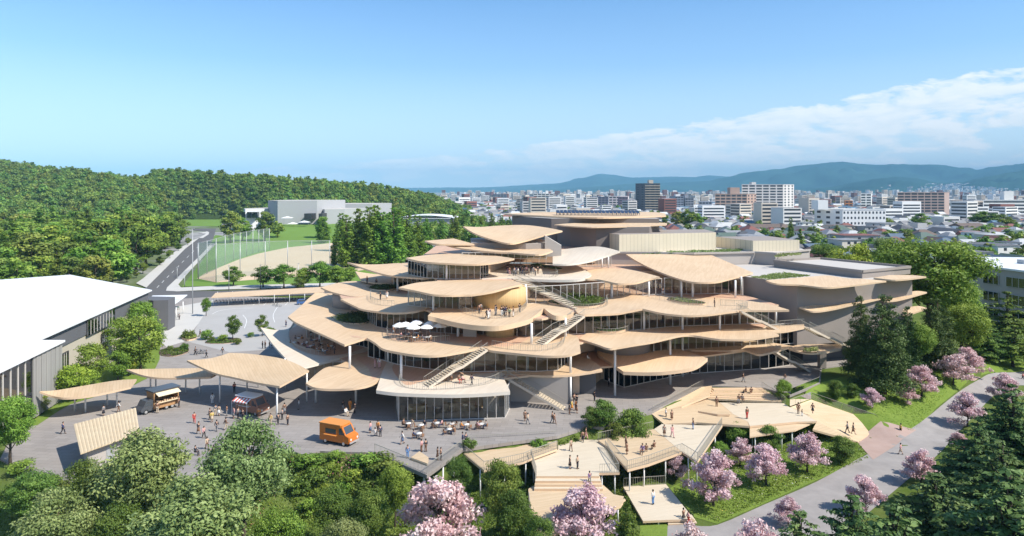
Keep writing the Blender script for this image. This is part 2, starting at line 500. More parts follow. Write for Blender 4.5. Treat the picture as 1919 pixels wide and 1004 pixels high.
M['sand'] = mat('sand_field', (0.56, 0.42, 0.29), 0.95, 0.1, nscale=0.03, col2=(0.60, 0.47, 0.34))
M['pathgrey'] = mat('gravelled_path', (0.265, 0.245, 0.235), 0.95, 0.1, nscale=0.35, col2=(0.34, 0.315, 0.30), bump=0.3, bscale=25)
M['brick'] = mat('pink_paving', (0.37, 0.265, 0.225), 0.9, 0.1, nscale=0.6, col2=(0.42, 0.31, 0.27))
M['paint'] = mat('road_paint', (0.78, 0.78, 0.76), 0.7)
def plaza_material():
    m = bpy.data.materials.new('plaza_paving'); m.use_nodes = True
    t = NT(m.node_tree); m.node_tree.nodes.clear()
    tc = t.n('ShaderNodeTexCoord').outputs['Object']
    mp = t.n('ShaderNodeMapping', {'Vector': tc, 'Rotation': (0, 0, 0.12)}).outputs[0]
    br = t.n('ShaderNodeTexBrick', {'Vector': mp, 'Color1': (0.25, 0.225, 0.208, 1), 'Color2': (0.295, 0.266, 0.246, 1), 'Mortar': (0.165, 0.148, 0.137, 1),
             'Scale': 1.0, 'Mortar Size': 0.02, 'Brick Width': 1.8, 'Row Height': 0.9})
    big = t.ramp(t.noise(tc, 0.09, 6, 0.6), [(0.35, 0.0), (0.7, 1.0)])
    c = t.mix(t.math('MULTIPLY', big, 0.55), br.outputs[0], (0.36, 0.328, 0.305))
    st = t.ramp(t.noise(tc, 0.7, 7, 0.7), [(0.58, 0.0), (0.75, 0.35)])
    c = t.mix(st, c, (0.16, 0.145, 0.135))
    b = t.n('ShaderNodeBsdfPrincipled', {'Base Color': c, 'Roughness': 0.85, 'Specular IOR Level': 0.2})
    t.n('ShaderNodeOutputMaterial', {'Surface': b.outputs[0]})
    return m
M['plaza'] = plaza_material()

def axis(lo, hi, d, far, grow=1.22):
    a = list(np.arange(lo, hi + d, d))
    s = d; x = a[-1]
    while x < far[1]: s *= grow; x += s; a.append(x)
    s = d; x = a[0]; pre = []
    while x > far[0]: s *= grow; x -= s; pre.append(x)
    return np.array(pre[::-1] + a)
gx_, gy_ = axis(-110, 150, 1.6, (-30000, 30000)), axis(30, 215, 1.6, (-3000, 40000))
GX, GY = np.meshgrid(gx_, gy_)
gp = np.stack([GX.ravel(), GY.ravel()], 1)
gzv = ground_z(gp)
nx, ny = len(gx_), len(gy_)
me = bpy.data.meshes.new('ground')
fi = (np.arange(ny - 1)[:, None] * nx + np.arange(nx - 1)[None, :]).ravel()
quads = np.stack([fi, fi + 1, fi + nx + 1, fi + nx], 1)
me.from_pydata(np.column_stack([gp, gzv]).tolist(), [], quads.tolist())
me.polygons.foreach_set('use_smooth', [True] * len(quads))
me.materials.append(M['ground'])
link('ground', me)['kind'] = 'structure'

def flat(name, px, m, dz, z=0.0, step=12.0, sub=1):
    o = sheet(name, [P(a, b, z) for a, b in px] if not isinstance(px[0], Vector) else px, m, lambda xy: np.full(len(xy), z), step, sub, dz)
    return o
# the plaza is a slab whose front corner hangs over the planted slope
plaza_pts = [P(*q) for q in ((385, 892), (440, 878), (500, 842), (523, 836), (568, 852), (600, 845), (702, 848), (800, 890), (868, 840), (1045, 816), (1088, 803),
             (1098, 797), (1130, 800), (1222, 771), (1319, 722), (1430, 726), (1480, 740), (1537, 717), (1540, 690))] + \
            [Vector((67, 134, 0)), Vector((86, 150, 0)), Vector((92, 205, 0)), Vector((-60, 215, 0)), Vector((-118, 225, 0)), Vector((-100, 178, 0)), Vector((-80, 95, 0))] + \
            [P(30, 800), P(0, 860), P(87, 903), P(180, 905)]
mb = MB(); mb.prism([tuple(p[:2]) for p in plaza_pts], -0.45, 0.0)
mb.build('plaza', M['plaza'])['kind'] = 'structure'
flat('planting_strip', [P(110, 770), P(131, 758), P(252, 721), P(284, 705), P(299, 674), P(300, 655), P(300, 630), P(296, 608), Vector((-86, 170, 0)), Vector((-76, 118, 0)), Vector((-72, 100, 0)), P(20, 800), P(70, 797)], M['lawn'], 0.03)
flat('car_park', [(352, 640), (372, 606), (392, 566), (560, 560), (640, 556), (640, 600), (540, 640), (500, 655), (430, 660)], mat('car_park_paving', (0.40, 0.385, 0.37), 0.9, nscale=0.15, namt=0.2), 0.012)
flat('cycle_park_paving', [(292, 632), (300, 596), (330, 575), (400, 562), (372, 606), (345, 640), (312, 650)], M['walk'], 0.016)
# road, kerbs, pavements
flat('road', [(225, 560), (274, 539), (347, 466), (373, 446), (388, 437), (384, 433), (362, 431), (362, 428), (405, 428), (403, 436), (399, 450), (383, 471), (331, 522), (313, 539), (312, 544), (340, 546), (395, 545), (640, 538), (640, 552), (398, 556), (330, 560), (290, 570)], M['asphalt'], 0.02)
def kerbed(name, px, h=0.12):
    mb = MB(); mb.prism([tuple(P(a, b)[:2]) for a, b in px], 0.0, h)
    mb.build(name, M['walk'])['kind'] = 'structure'
kerbed('pavement', [(313, 539), (331, 522), (383, 471), (393, 459), (398, 462), (393, 468), (352, 512), (334, 533), (339, 539), (395, 536.5), (640, 530), (640, 536.5), (395, 543), (330, 546), (311, 545)])
kerbed('pavement', [(255, 531), (268, 522), (330, 470), (361, 450), (373, 446), (347, 466), (274, 539)])
kerbed('pavement', [(372, 437), (388, 433.6), (392, 435), (391, 439), (380, 446), (373, 446), (386, 438)])
mb = MB()
for i in range(9):
    t0, t1 = i / 9, i / 9 + 0.05
    a = [P(294 + (378 - 294) * t, 539 + (455 - 539) * t) for t in (t0, t1)]
    mb.beam(a[0] + Vector((0, 0, 0.024)), a[1] + Vector((0, 0, 0.024)), 0.16, 0.006)
mb.build('lane_marking', M['paint'])['kind'] = 'structure'
mb = MB()
def arc_mark(px, w=0.11):
    pts = smooth_loop([(*P(a, b)[:2], 0.018) for a, b in px], 6, False)
    for a, b in zip(pts[:-1], pts[1:]): mb.beam(a, b, w, 0.006)
for a in ([(398, 588), (412, 582), (440, 578), (475, 577)], [(455, 590), (462, 600), (458, 615)], [(520, 575), (512, 590), (515, 604)],
          [(480, 566), (474, 572)], [(500, 566), (494, 572)], [(520, 566), (514, 572)], [(540, 566), (534, 572)]): arc_mark(a)
mb.build('parking_marking', M['paint'])['kind'] = 'structure'
# playing field, grass bank, sports ground
flat('field_grass', [(341, 537), (395, 468), (412, 448), (440, 436), (520, 428), (660, 430), (720, 445), (720, 529), (395, 535.5)], M['farlawn'], 0.0)
flat('sand_field', [(369, 521.5), (386, 511), (445, 487), (484, 475), (539, 463.5), (633, 454), (720, 452), (720, 500), (640, 512), (478, 524), (405, 529)], M['sand'], 0.02)
flat('sports_ground', [(330, 424), (415, 424), (418, 409), (330, 407)], M['farlawn'], 0.01)
bank = [Vector((-222, 430, -0.3)), Vector((-130, 455, -0.3)), Vector((-80, 470, -0.3)), Vector((-70, 500, 5)), Vector((-60, 660, 6)), Vector((-215, 660, 6)), Vector((-196, 520, 4.8)), Vector((-186, 492, 4.5)), Vector((-206, 496, 1.0)), Vector((-232, 530, -.3))]
bank_old = [Vector((-215, 430, -0.3)), Vector((-130, 455, -0.3)), Vector((-80, 470, -0.3)), Vector((-70, 500, 5)), Vector((-60, 660, 6)), Vector((-330, 660, 6)), Vector((-275, 520, 5)), Vector((-205, 490, 5)), Vector((-215, 455, 1.5))]
sheet('grass_bank', bank, M['farlawn'], None, 9.0)
# parkland path on the low ground
def low(name, px, m, dz, step=2.5, sub=3):
    pts = [(*PG(a, b)[:2], LOW) for a, b in px]
    if sub > 1: pts = [tuple(p) for p in smooth_loop(pts, sub)]; sub = 1
    dn = []
    for p, q in zip(pts, pts[1:] + pts[:1]):
        k = max(1, int(math.hypot(q[0]-p[0], q[1]-p[1]) / 1.2))
        dn += [(p[0] + (q[0]-p[0])*i/k, p[1] + (q[1]-p[1])*i/k, LOW) for i in range(k)]
    pts, step = dn, 1.5
    return sheet(name, pts, m, lambda xy: ground_z(xy) + 0.02, step, sub, dz)
low('park_path', [(1250, 1040), (1256, 974), (1300, 985), (1344, 984), (1432, 946), (1530, 903), (1612, 858), (1700, 808), (1762, 762), (1806, 728), (1842, 707), (1880, 698), (1990, 682), (1990, 712), (1900, 722), (1862, 742),
     (1815, 790), (1760, 850), (1700, 900), (1600, 985), (1520, 1060), (1380, 1200), (1250, 1200)], M['pathgrey'], 0.02)
low('brick_apron', [(1600, 822), (1650, 790), (1718, 806), (1636, 862)], M['brick'], 0.04, 2.0, 1)
low('brick_apron', [(1792, 706), (1818, 704), (1838, 707), (1826, 714)], M['brick'], 0.03, 2.0, 1)
# lawns laid on the slope
low('lawn', [(1498, 758), (1512, 742), (1545, 715), (1600, 700), (1700, 668), (1760, 660), (1830, 700), (1800, 728), (1755, 764), (1714, 805), (1650, 806), (1600, 806)], M['lawn'], 0.01, 2.5, 1)
low('lawn', [(1255, 915), (1420, 830), (1500, 806), (1606, 828), (1630, 860), (1530, 900), (1432, 944), (1344, 982), (1302, 970)], M['lawn'], 0.012, 2.5, 1)
low('lawn', [(1838, 704), (1850, 660), (1990, 640), (1990, 680), (1880, 697)], M['lawn'], 0.01, 2.5, 1)
low('lawn', [(1200, 978), (1254, 976), (1250, 1060), (1196, 1060)], M['lawn'], 0.011, 2.5, 1)
# ---------------------------------------------------------------- the culture centre with its wavy timber plates
L2, L3, L4, L5 = 4.6, 9.0, 12.7, 16.5
BO = Vector((8, 125, 0))
BLD = empty('culture_centre', BO, 0, 'large culture centre of stacked wavy timber plates, glass storeys and outdoor stairs', 'building')
def part(mb, name, mats, parent=BLD, label=None):
    """a part whose mesh is in world coordinates"""
    o = mb.build(name, mats)
    o.parent = parent
    o.matrix_parent_inverse = Matrix.Translation(-parent.location) if parent.parent is None else Matrix()
    if label: o['label'] = label
    return o
PLM = [M['timber'], M['edge'], M['soffit']]
def plate(px, th=0.34, mats=None, name='roof_plate', label=None, sub=6, step=1.5, inset=None):
    pts = [(*P(q[0], q[1], q[2]), len(q) > 3) for q in px]
    inn = smooth_loop([(*P(q[0], q[1], q[2]), len(q) > 3) for q in inset], 4) if inset else None
    lp = smooth_loop(pts, sub)
    if inn:
        ok = inside_poly(np.array([p[:2] for p in inn]), lp); cc = sum(inn, Vector()) / len(inn)
        for i, p in enumerate(inn):
            k = 0
            while k < 30 and not (inside_poly(np.array([p[:2]]), lp)[0] and seg_dist(np.array([p[:2]]), lp)[0] > .5): p = p.lerp(cc, .08); k += 1
            inn[i] = p
    return part(plate_mb(lp, th, step, inner=inn), name, (mats or PLM) + ([M['floor']] if inset else []), BLD, label)
plate([(705,731,4.75,1),(747,736,4.6),(842,739,4.5),(905,737,4.6),(956,733,4.8,1),(943,706,4.62,1),(946,690,4.62),(900,680,4.62),(800,672,4.62),(742,674,4.62,1),(723,682,4.62)], 0.5, [M['pale'], M['whiteedge'], M['soffit']], 'terrace_plate', 'pale plate that roofs the glass pavilion', inset=[(735,690,4.62),(749,712,4.62),(765,722,4.62),(800,712,4.62),(840,702,4.62),(900,700,4.62),(936,696,4.62),(936,688,4.62),(895,683,4.62),(800,676,4.62),(748,678,4.62)])
plate([(573,718,5.0,1),(591,726,4.7),(625,728.5,4.6),(669,726,4.75),(700,718,4.6),(722,700,4.6),(745,680,4.6),(735,672,4.6),(677,663,4.6),(656,673,4.6),(635,683,4.6),(607,690,4.7)], 0.34, [M['timber'], M['edge'], M['soffit']], inset=[(668,672,4.6),(690,690,4.6),(700,712,4.6),(718,700,4.6),(738,682,4.6),(732,674,4.6),(682,667,4.6)])  # inset paints the shaded back of this plate brown
plate([(488,613,6.6,1),(501,631,5.9),(514,648,5.4),(536,672,5.0),(558,691,4.8,1),(584,684.5,4.7),(610,678,4.62),(661,664,4.62),(690,655,4.62),(690,630,4.62),(640,612,4.62),(590,600,4.7),(560,598,5),(541,615,5.2),(517,618,5.9)], 0.34, [M['pale'], M['whiteedge'], M['soffit']], 'terrace_plate', inset=[(560,604,4.8),(545,622,4.8),(542,640,4.75),(553,655,4.7),(575,664,4.65),(602,668,4.62),(632,666,4.62),(660,660,4.62,1),(684,650,4.62),(684,634,4.62),(640,616,4.62),(595,604,4.7)])
plate([(591,548,11,1),(577,560,10.3),(565,572,9.9),(552,583,9.7),(539.5,593,9.8,1),(557,605,9.4),(604,626,9.0),(646,645.5,8.6,1),(666,639,8.8),(687,632.5,9.0,1),(703,642,9.02),(718,653,9.02),(749,660,9),(785,665,9),(824,665,9),(868,658,9),(905,651,9),(920,656,9),(964,661,9),(1020,666,9),(1062,665,9.1),(1088,658,9.4,1),(1083,632,9.7),(1067,626,9.3),(1000,612,9),(900,600,9),(800,590,9),(700,570,9.2),(640,552,9.6)], 0.36, [M['timber'], M['edge'], M['soffit']], 'terrace_plate', 'broad third level plate whose corner points at the plaza', inset=[(700,600,9),(720,618,9),(726,630,9),(739,638,9),(765,642,9),(803,642.5,9),(842,640,9),(880,644,9),(920,648,9),(950,650,9),(985,640,9),(1000,625,9),(960,618,9),(850,604,9),(760,592,9)])  # inset browns the railed deck and the shaded region behind it
plate([(945,701,4.62,1),(985,702,4.62),(1025,703.5,4.6),(1067,702,4.6),(1100,698,4.7),(1129,693,4.95,1),(1116,679,5.3),(1090,668,4.9),(1060,660,4.62),(1000,660,4.62),(940,670,4.62),(930,690,4.62)], name='terrace_plate')
plate([(1119,658,5.2),(1140,676,5),(1168,696,4.7,1),(1205,697.5,4.7),(1248,696,4.9),(1300,688,5.3),(1326,671,6.0,1),(1300,662,5.4),(1279,656,5),(1259,645,4.9),(1200,640,4.8),(1150,640,5)], 0.55, [M['soffit'], M['edge'], M['soffit']])
plate([(1085,634,9.3,1),(1119,645,9.02),(1140,652,8.85),(1158,650.5,8.85),(1190,645,9.02),(1222,640,9.1),(1252,633,9.3),(1279,627.5,9.4),(1300,628,9.2),(1340,634,9.02),(1352,635,9.02),(1403,635,9.02),(1460,627,9.3,1),(1440,619,9.4),(1424,612,9.4),(1380,605,9.02),(1300,605,9.02),(1200,605,9.02),(1120,615,9.02)], name='terrace_plate')
plate([(1290,654,4.8),(1340,656,4.8),(1365,656.5,4.8),(1393,655,5),(1420,663.5,4.7),(1440,661,4.75),(1487,648,5,1),(1440,641,5),(1400,638,4.9),(1290,638,4.8)], name='terrace_plate')
plate([(802,591,13.2,1),(822,596,12.8),(855,604,12.65),(894,609.5,12.55),(935,610.5,12.55),(974,603,12.65),(997,595,12.8),(1019,577,13.7,1),(1038,590.5,13.1),(1062,590,12.95),(1075,584,12.9,1),(1054,572,12.75),(1000,560,12.72),(900,555,12.72),(840,565,12.72),(815,580,13)], 0.8, name='terrace_plate', label='rounded terrace plate round the ochre drum')
plate([(747,538,17.2,1),(778,544,16.8),(811,551,16.4),(842,552.5,16.3),(868,552,16.2),(886,551.5,16.2),(922,546,16.5),(948,539,16.8),(979,532,17.0,1),(960,526,16.8),(900,524,16.6),(847,525,16.6),(785,529,17)])
plate([(761,483,20.4,1),(791,489.5,20.1),(842,493,19.9),(894,494.5,19.8),(933,490.5,20.0),(964,484,20.5,1),(920,478,20.3),(868,475,20.4,1),(811,476.5,20.3)])
plate([(651,491,17.8,1),(687,504,17.0),(726,514.8,16.6),(765,519,16.4),(796,520.5,16.4),(816,517,16.6),(840,508,17.0,1),(810,499,17.0),(754,493,17.0),(713,495,17.2),(677,495,17.6)])
plate([(666,508,14.8,1),(677,525,13.8,1),(705,529.5,13.6),(745,529.5,13.6),(745,515,14),(700,513,14.3)])
plate([(601,538,13.6,1),(620,546,13.0),(646,552.5,12.75),(666,555.5,12.7),(703,554,12.72),(740,552,12.72),(740,535,12.8),(690,527,13.2),(646,527.5,13.2)])
plate([(638,560,13.3,1),(666,573.5,12.8),(682,579.5,12.75),(726,585,12.6),(760,585,12.6),(788,581,12.8),(812,572,12.8),(830,562,12.72),(800,552,12.72),(720,550,12.8),(680,556,13)], name='terrace_plate')
plate([(827,455.5,22.2,1),(863,464.5,21.6),(920,471,21.2),(960,473,21.1),(1010,476.5,21.0),(1036,469.5,21.25,1),(1015,464.5,21.3),(912,462,21.5),(860,458,22)])
plate([(796,451,22.8,1),(814,456,22.5),(843,457,22.4),(889,457,22.3,1),(850,446.5,23.0,1)])
plate([(868,424,25.7,1),(891,437.5,24.4),(925,449,23.4),(956,455.5,22.85),(984,450.5,23.2),(1020,440,24.25),(1054,432,24.85,1),(1026,426.5,25.0),(984,421.5,25.4),(938,422.5,25.35),(899,425,25.3)], label='swooping roof plate beside the grey stage tower')
plate([(1036,494,19.0,1),(1067,494.5,19.0),(1101,489.5,19.3),(1134,480,20),(1162,470.5,21,1),(1132,463,21.5),(1106,461.5,21.3),(1080,464,20.8),(1036,469.5,20.2,1)], mats=[M['pale'], M['whiteedge'], M['soffit']])
plate([(903,521.5,16.65,1),(964,521.5,16.6),(1041,524,16.5),(1088,522.5,16.6),(1108,515,16.9),(1098,507,17.2),(1080,497,17.2),(1046,495,16.8),(989,496,16.6),(950,498,16.6),(901,507,16.8,1)], 0.5, [M['pale'], M['whiteedge'], M['soffit']], 'terrace_plate', 'pale upper terrace plate crowded with visitors')
plate([(1095,521,16.6),(1119,523,16.4),(1140,527,16.2),(1158,530.5,16.1),(1191,529.5,16.1),(1217,522.5,16.4),(1237,518.5,16.8,1),(1191,507,17.0),(1158,503,17.2),(1120,503,17.2),(1098,508,17)])
plate([(1173,476,19.2,1),(1197,491,18.0),(1233,508,17.0),(1274,522.5,16.4),(1300,528,16.2),(1339,528,16.2),(1365,522.5,16.3),(1411,510.5,16.8,1),(1372,494,17.6),(1334,478,18.6,1),(1300,477,18.7),(1240,476,19)], label='large sweeping roof plate that hangs down over the hall')
plate([(1085,588,12.9),(1119,588.5,12.75),(1158,586.5,12.75),(1180,582.5,13),(1204,578,13.3,1),(1243,586.5,12.75),(1287,590.5,12.6),(1326,589,12.65),(1370,583.5,12.8),(1400,581,12.8),(1440,581,12.8),(1479,580.5,12.9,1),(1450,572,12.9),(1414,565,12.8),(1350,558,12.72),(1250,555,12.72),(1190,553,13.2),(1168,551,13.2),(1130,560,12.75),(1080,568,12.75)], name='terrace_plate')
# canopies on the grey hall
for q in ([(1435,525,16.75,1),(1455,531,16.4),(1497,533,16.2),(1540,538,15.9),(1560,538,15.9),(1598,534,16.0),(1661,526,16.4,1),(1620,522.5,16.7),(1585,521,16.6),(1551,516,16.8),(1520,518,16.7)],
          [(1637,520,16.6,1),(1678,524,16.5),(1736,518,16.8,1),(1705,515,16.8),(1665,515.5,17.0,1)],
          [(1498,575,11.9,1),(1523,583,11.3),(1559,579,11.4),(1598,570,12.0),(1624,565,12.2),(1662,556,12.8,1),(1645,549,13.2,1),(1582,563,12.0),(1522,572,11.9)],
          [(1655,563,12.3),(1683,561.5,12.3),(1737,547,13.2,1),(1715,545,13.4),(1662,554,12.6)],
          [(1692,589,9.8,1),(1705,588,9.8),(1737,577,10.5,1),(1720,573,10.8),(1695,578,10.4)],
          [(1706,627,6.2,1),(1720,626,6.2),(1734,611,7.2,1),(1720,605,7.6),(1706,613,7.1)]):
    plate(q, 0.3, name='canopy_plate', step=2.0)
plate([(1478,653,4.8,1),(1500,659,4.6),(1520,661.5,4.5),(1550,659,4.6),(1576,654,4.8,1),(1570,645,5),(1497,646,4.9)], 0.3, name='canopy_plate', step=2.0)
plate([(1436,622,9.35),(1470,621,9.32),(1507,614,9.3,1),(1507,607,9.3,1),(1470,609,9.3),(1440,611,9.35)], 0.25, name='landing')
# stage tower, its two flat plates, grey blocks, cream roof boxes
def block(poly, z0, z1, m, name='grey_block', top=None, label=None):
    mb = MB(); mb.prism(poly, z0, z1, 0, 1, 1)
    return part(mb, name, [m, top or M['roofmembrane']], BLD, label)
block([(10.5,182),(39,181),(41,213),(0,208),(0.2,198)], 14, 26.6, M['tower'], 'stage_tower')
block([(15,176.5),(21,170),(34.5,171.6),(39,180.6),(12,181.4)], 14, 24.9, M['tower'], 'stage_tower')
plate([(945,400.5,27.3,1),(1000,403,27.1),(1041,405,27.05),(1119,407,27.05),(1180,406,27.05),(1248,403.5,27.15,1),(1230,397.5,27.3),(1100,396,27.4),(1041,397,27.4),(980,398.5,27.4)], 0.4, step=4)
plate([(1039,420.5,25.25,1),(1070,423.5,25.1),(1108,425,25.1),(1180,423.5,25.1),(1248,420.5,25.35,1),(1240,417,25.45),(1145,416,25.5),(1080,417.5,25.45)], 0.3, step=3)
block([(-9,151),(3,148),(8,150),(9,158),(0,171.5),(-10,165)], 19.5, 22.5, M['concrete'])
mb = MB(); mb.prism([tuple(Q(1021, 0, 149)[:2]), tuple(Q(1052, 0, 149)[:2]), tuple(Q(1052, 0, 151)[:2]), tuple(Q(1021, 0, 151)[:2])], 19.6, [24.2, 22.0, 22.0, 24.2]); part(mb, 'grey_block', M['concretelight'])
block([(20,165.5),(43,162),(59,165.5),(62.5,162),(75,172),(75,195),(36.2,195),(36.2,165.8)], 0, 18.9, M['concretelight'])
M['cream'] = timber('cream_ribbed_cladding', (0.60, 0.53, 0.40), (0.64, 0.57, 0.44), 0.15, 0.9, 0.35)
block([(26,165.6),(52,174),(53,188),(22,184),(22.4,176)], 18.9, 23.35, M['cream'], 'roof_pavilion', M['concrete'])
block([(59.7,169),(72,171),(70,186),(55,184)], 18.9, 21.6, M['cream'], 'roof_pavilion', M['concrete'])
block([(54.5,130.5),(81.2,138.5),(75,165),(62.6,161.8),(58.8,165.2),(43.2,161.8),(48,142)], 4.4, 16.2, M['concrete'], 'grey_hall', None, 'windowless grey hall at the right end')
block([(58,136),(79,142),(70,160),(52,150)], 0, 4.38, M['darkwall'], 'grey_hall_base')
block([P(1537,690).xy.to_tuple(), (P(1537,690).x+1.2, P(1537,690).y), (P(1537,690).x+1.2, P(1537,690).y+1.2), (P(1537,690).x, P(1537,690).y+1.2)], 0, 4.4, M['concrete'], 'pillar')
up = [P(1450,486.5,17.9), P(1616,506,17.9), P(1706,498,17.9), P(1538,482,17.9)]
up2 = [tuple(p[:2]) for p in up]
block(up2, 16.2, 17.45, M['concrete'], 'roof_upstand')
mb = MB()
for i in range(4):
    a, b = up[i], up[(i+1) % 4]
    mb.beam((a.x, a.y, 17.66), (b.x, b.y, 17.66), 0.45, 0.5)
part(mb, 'parapet', M['concrete'])
mb = MB()
for a, b in (((20,165.3),(43,161.8)), ((43,161.8),(58.8,165.2)), ((58.8,165.2),(62.5,161.7)), ((62.5,161.7),(75,171.7))): mb.beam((*a, 19.1), (*b, 19.1), 0.35, 0.44)
part(mb, 'parapet', M['concretelight'])
# solar panels on the tower roof
for i in range(22):
    p = Q(1046 + i * 7.1, 399.5, 191 - i * 0.12)
    mb = MB()
    y0, y1, z0, z1 = p.y - 0.9, p.y + 2.4, 27.75, 28.45
    mb.add([(p.x-.46,y0,z0),(p.x+.46,y0,z0),(p.x+.46,y1,z1),(p.x-.46,y1,z1),(p.x-.46,y0,z0+.05),(p.x+.46,y0,z0+.05),(p.x+.46,y1,z1+.05),(p.x-.46,y1,z1+.05)],
           [(0,3,2,1),(4,5,6,7),(0,1,5,4),(1,2,6,5),(2,3,7,6),(3,0,4,7)])
    for dx in (-.36, .36): mb.beam((p.x+dx,y0+.2,27.2),(p.x+dx,y0+.2,z0+.08),0.1); mb.beam((p.x+dx,y1-.2,27.2),(p.x+dx,y1-.2,z1),0.1)
    part(mb, 'solar_panel', mat('solar_cells', (0.02, 0.03, 0.06), 0.35, 0.5))
# interior floors and cores
def core(poly, z0, z1, m='interior', name='inner_core'): block(poly, z0, z1, M[m], name, M['floor'])
core([(-38,124),(-22,119),(-4,114),(12,114.5),(16,123),(26,130),(34,133),(50,138),(54,165),(-38,165)], 0, 4.3)
core([(-36,138),(-26,130),(-18,123),(-9,118),(7,118),(13,124),(20,128.6),(26,131),(44,131),(50,138),(55,165),(-36,165)], 4.62, 8.7)
core([(-28,134),(-15,133),(-9,125),(3,125),(8,130),(20,137),(47,137),(50,165),(-30,168),(-34,150)], 9.02, 12.4)
core([(-27,153),(-14,150),(-12,132),(-8,136),(3.5,136),(5,146),(18,149),(26,151),(46,150),(48,164),(-27,168)], 12.72, 16.2)
core([(-20,150),(-14,142),(-5,142),(0,166),(20,164),(19,180),(-20,180)], 16.62, 19.5)
def slab(poly, z, name='floor_slab'):
    mb = MB(); mb.prism(poly, z - 0.3, z, 0, 1, 2)
    part(mb, name, [M['edge'], M['floor'], M['soffit']])
slab([(-36,129),(-29,118),(-20,108),(-2,107),(9,111.5),(14,114),(24,117),(40,124.5),(50,129.5),(47.5,141),(47.5,165),(-36,165)], 4.52)
slab([(-39,140),(-36,126),(-27,117),(-15,110),(8,110),(13,114),(24,117),(44,122),(48,128),(47,141),(47,160),(-38,165)], 8.9)
slab([(-36,142),(-34,136),(-28,128),(-17,125),(-12,117),(5,114),(12,121),(22,123),(40,124),(50,128),(47.6,141),(47.6,160),(-34,165)], 12.6)
slab([(-24,152),(-17,143),(-12,123),(-4,125),(2,138),(12,139),(21,141),(24,158),(-24,165)], 16.42)
slab([(-17,150),(-13,138),(-5,138),(0,150),(4,165),(-17,170)], 19.6)

# glass walls: a frame with panes and mullions
PANE = bpy.data.meshes.new('pane_mesh'); PANE.from_pydata([(0,-.5,0),(1,-.5,0),(1,.5,0),(0,.5,0),(0,-.5,1),(1,-.5,1),(1,.5,1),(0,.5,1)], [], [(0,3,2,1),(4,5,6,7),(0,1,5,4),(1,2,6,5),(2,3,7,6),(3,0,4,7)]); PANE.materials.append(M['glass'])
BAR = PANE.copy(); BAR.materials[0] = M['mullion']
PANED = PANE.copy(); PANED.materials[0] = M['glassdark']
def wall_of_glass(pts, z0, z1, w=1.55, parent=BLD, pane=PANE, bar=BAR, name='glass_wall', frame=None, barw=0.09):
    """pts: world points along the foot; panes and mullions become parts of the frame"""
    mb = MB()
    for a, b in zip(pts[:-1], pts[1:]):
        mb.beam((a.x, a.y, z0 + .05), (b.x, b.y, z0 + .05), 0.14, 0.1)
        mb.beam((a.x, a.y, z1 - .06), (b.x, b.y, z1 - .06), 0.16, 0.12)
    for a in (pts[0], pts[-1]): mb.beam((a.x, a.y, z0), (a.x, a.y, z1), 0.13)
    fr = part(mb, name, frame or M['mullion'], parent)
    inv = Matrix.Translation(-parent.location)
    for a, b in zip(pts[:-1], pts[1:]):
        d = Vector((b.x - a.x, b.y - a.y)); L = d.length
        n = max(1, round(L / w)); d /= max(L, 1e-6)
        rz = math.atan2(d.y, d.x); s = L / n
        for i in range(n):
            o = link('pane', pane, fr); o.scale = (s - 0.04, 0.02, z1 - z0 - 0.22)
            o.location = (a.x + d.x * (s * i + .02), a.y + d.y * (s * i + .02), z0 + .1); o.rotation_euler = (0, 0, rz)
            o = link('mullion', bar, fr); o.scale = (barw, barw * 1.6, z1 - z0 - 0.22)
            o.location = (a.x + d.x * s * i, a.y + d.y * s * i, z0 + .1); o.rotation_euler = (0, 0, rz)
    return fr
def gw(px, z0, z1, w=1.55, **k): return wall_of_glass([P(a, b, z0) for a, b in px], z0, z1, w, **k)
gw([(743,762),(747,789),(797,787.5),(846,786),(896,784.5),(946,783),(955,765)], 0.0, 4.12, 1.5)
gw([(1132,712),(1150,719),(1169,726),(1264,705),(1290,700)], 0.0, 4.2, 1.5)
gw([(1296,700),(1340,697),(1440,690),(1480,684)], 0.0, 4.4, 1.8)
gw([(590,722),(640,722),(690,724),(742,728)], 0.0, 4.2, 1.8)
gw([(690,668),(722,676),(745,683),(790,690),(868,697),(948,695),(1005,696),(1045,694),(1064,682)], L2 + .02, 8.62, 1.6)
gw([(1225,662),(1290,655),(1360,651),(1434,648),(1490,643)], L2 + .02, 8.6, 1.6)
gw([(575,638),(620,641),(665,646),(690,652)], L2 + .02, 8.6, 1.6)
gw([(690,603),(705,612),(726,616),(760,616),(796,611),(802,600)], L3 + .02, 12.3, 1.3)
gw([(805,622),(860,626),(920,628),(985,632),(1000,632),(1080,626),(1171,620),(1260,612),(1300,610),(1400,607),(1440,605)], L3 + .02, 12.25, 1.6)
gw([(765,572),(811,577),(860,580),(884,577)], L4 + .02, 16.1, 1.4)
gw([(988,569),(1050,566),(1120,560),(1180,556),(1240,551)], L4 + .02, 16.0, 1.5)
gw([(1245,551),(1300,551),(1365,550),(1392,553)], L4 + .02, 16.1, 1.5)
gw([(738,540),(790,546),(838,545)], L4 + .02, 16.2, 1.4)
gw([(765,514),(800,521),(842,523),(900,523),(915,518)], L5 + .02, 19.5, 1.3)
gw([(905,492),(963,495),(1010,496),(1036,496)], L5 + .02, 20.6, 1.4)
gw([(1040,500),(1110,499),(1145,499)], L5 + .02, 18.9, 1.4)
wall_of_glass([Q(866, 0, 145), Q(940, 0, 144.6), Q(1024, 0, 144)], 19.62, 20.9, 1.3)
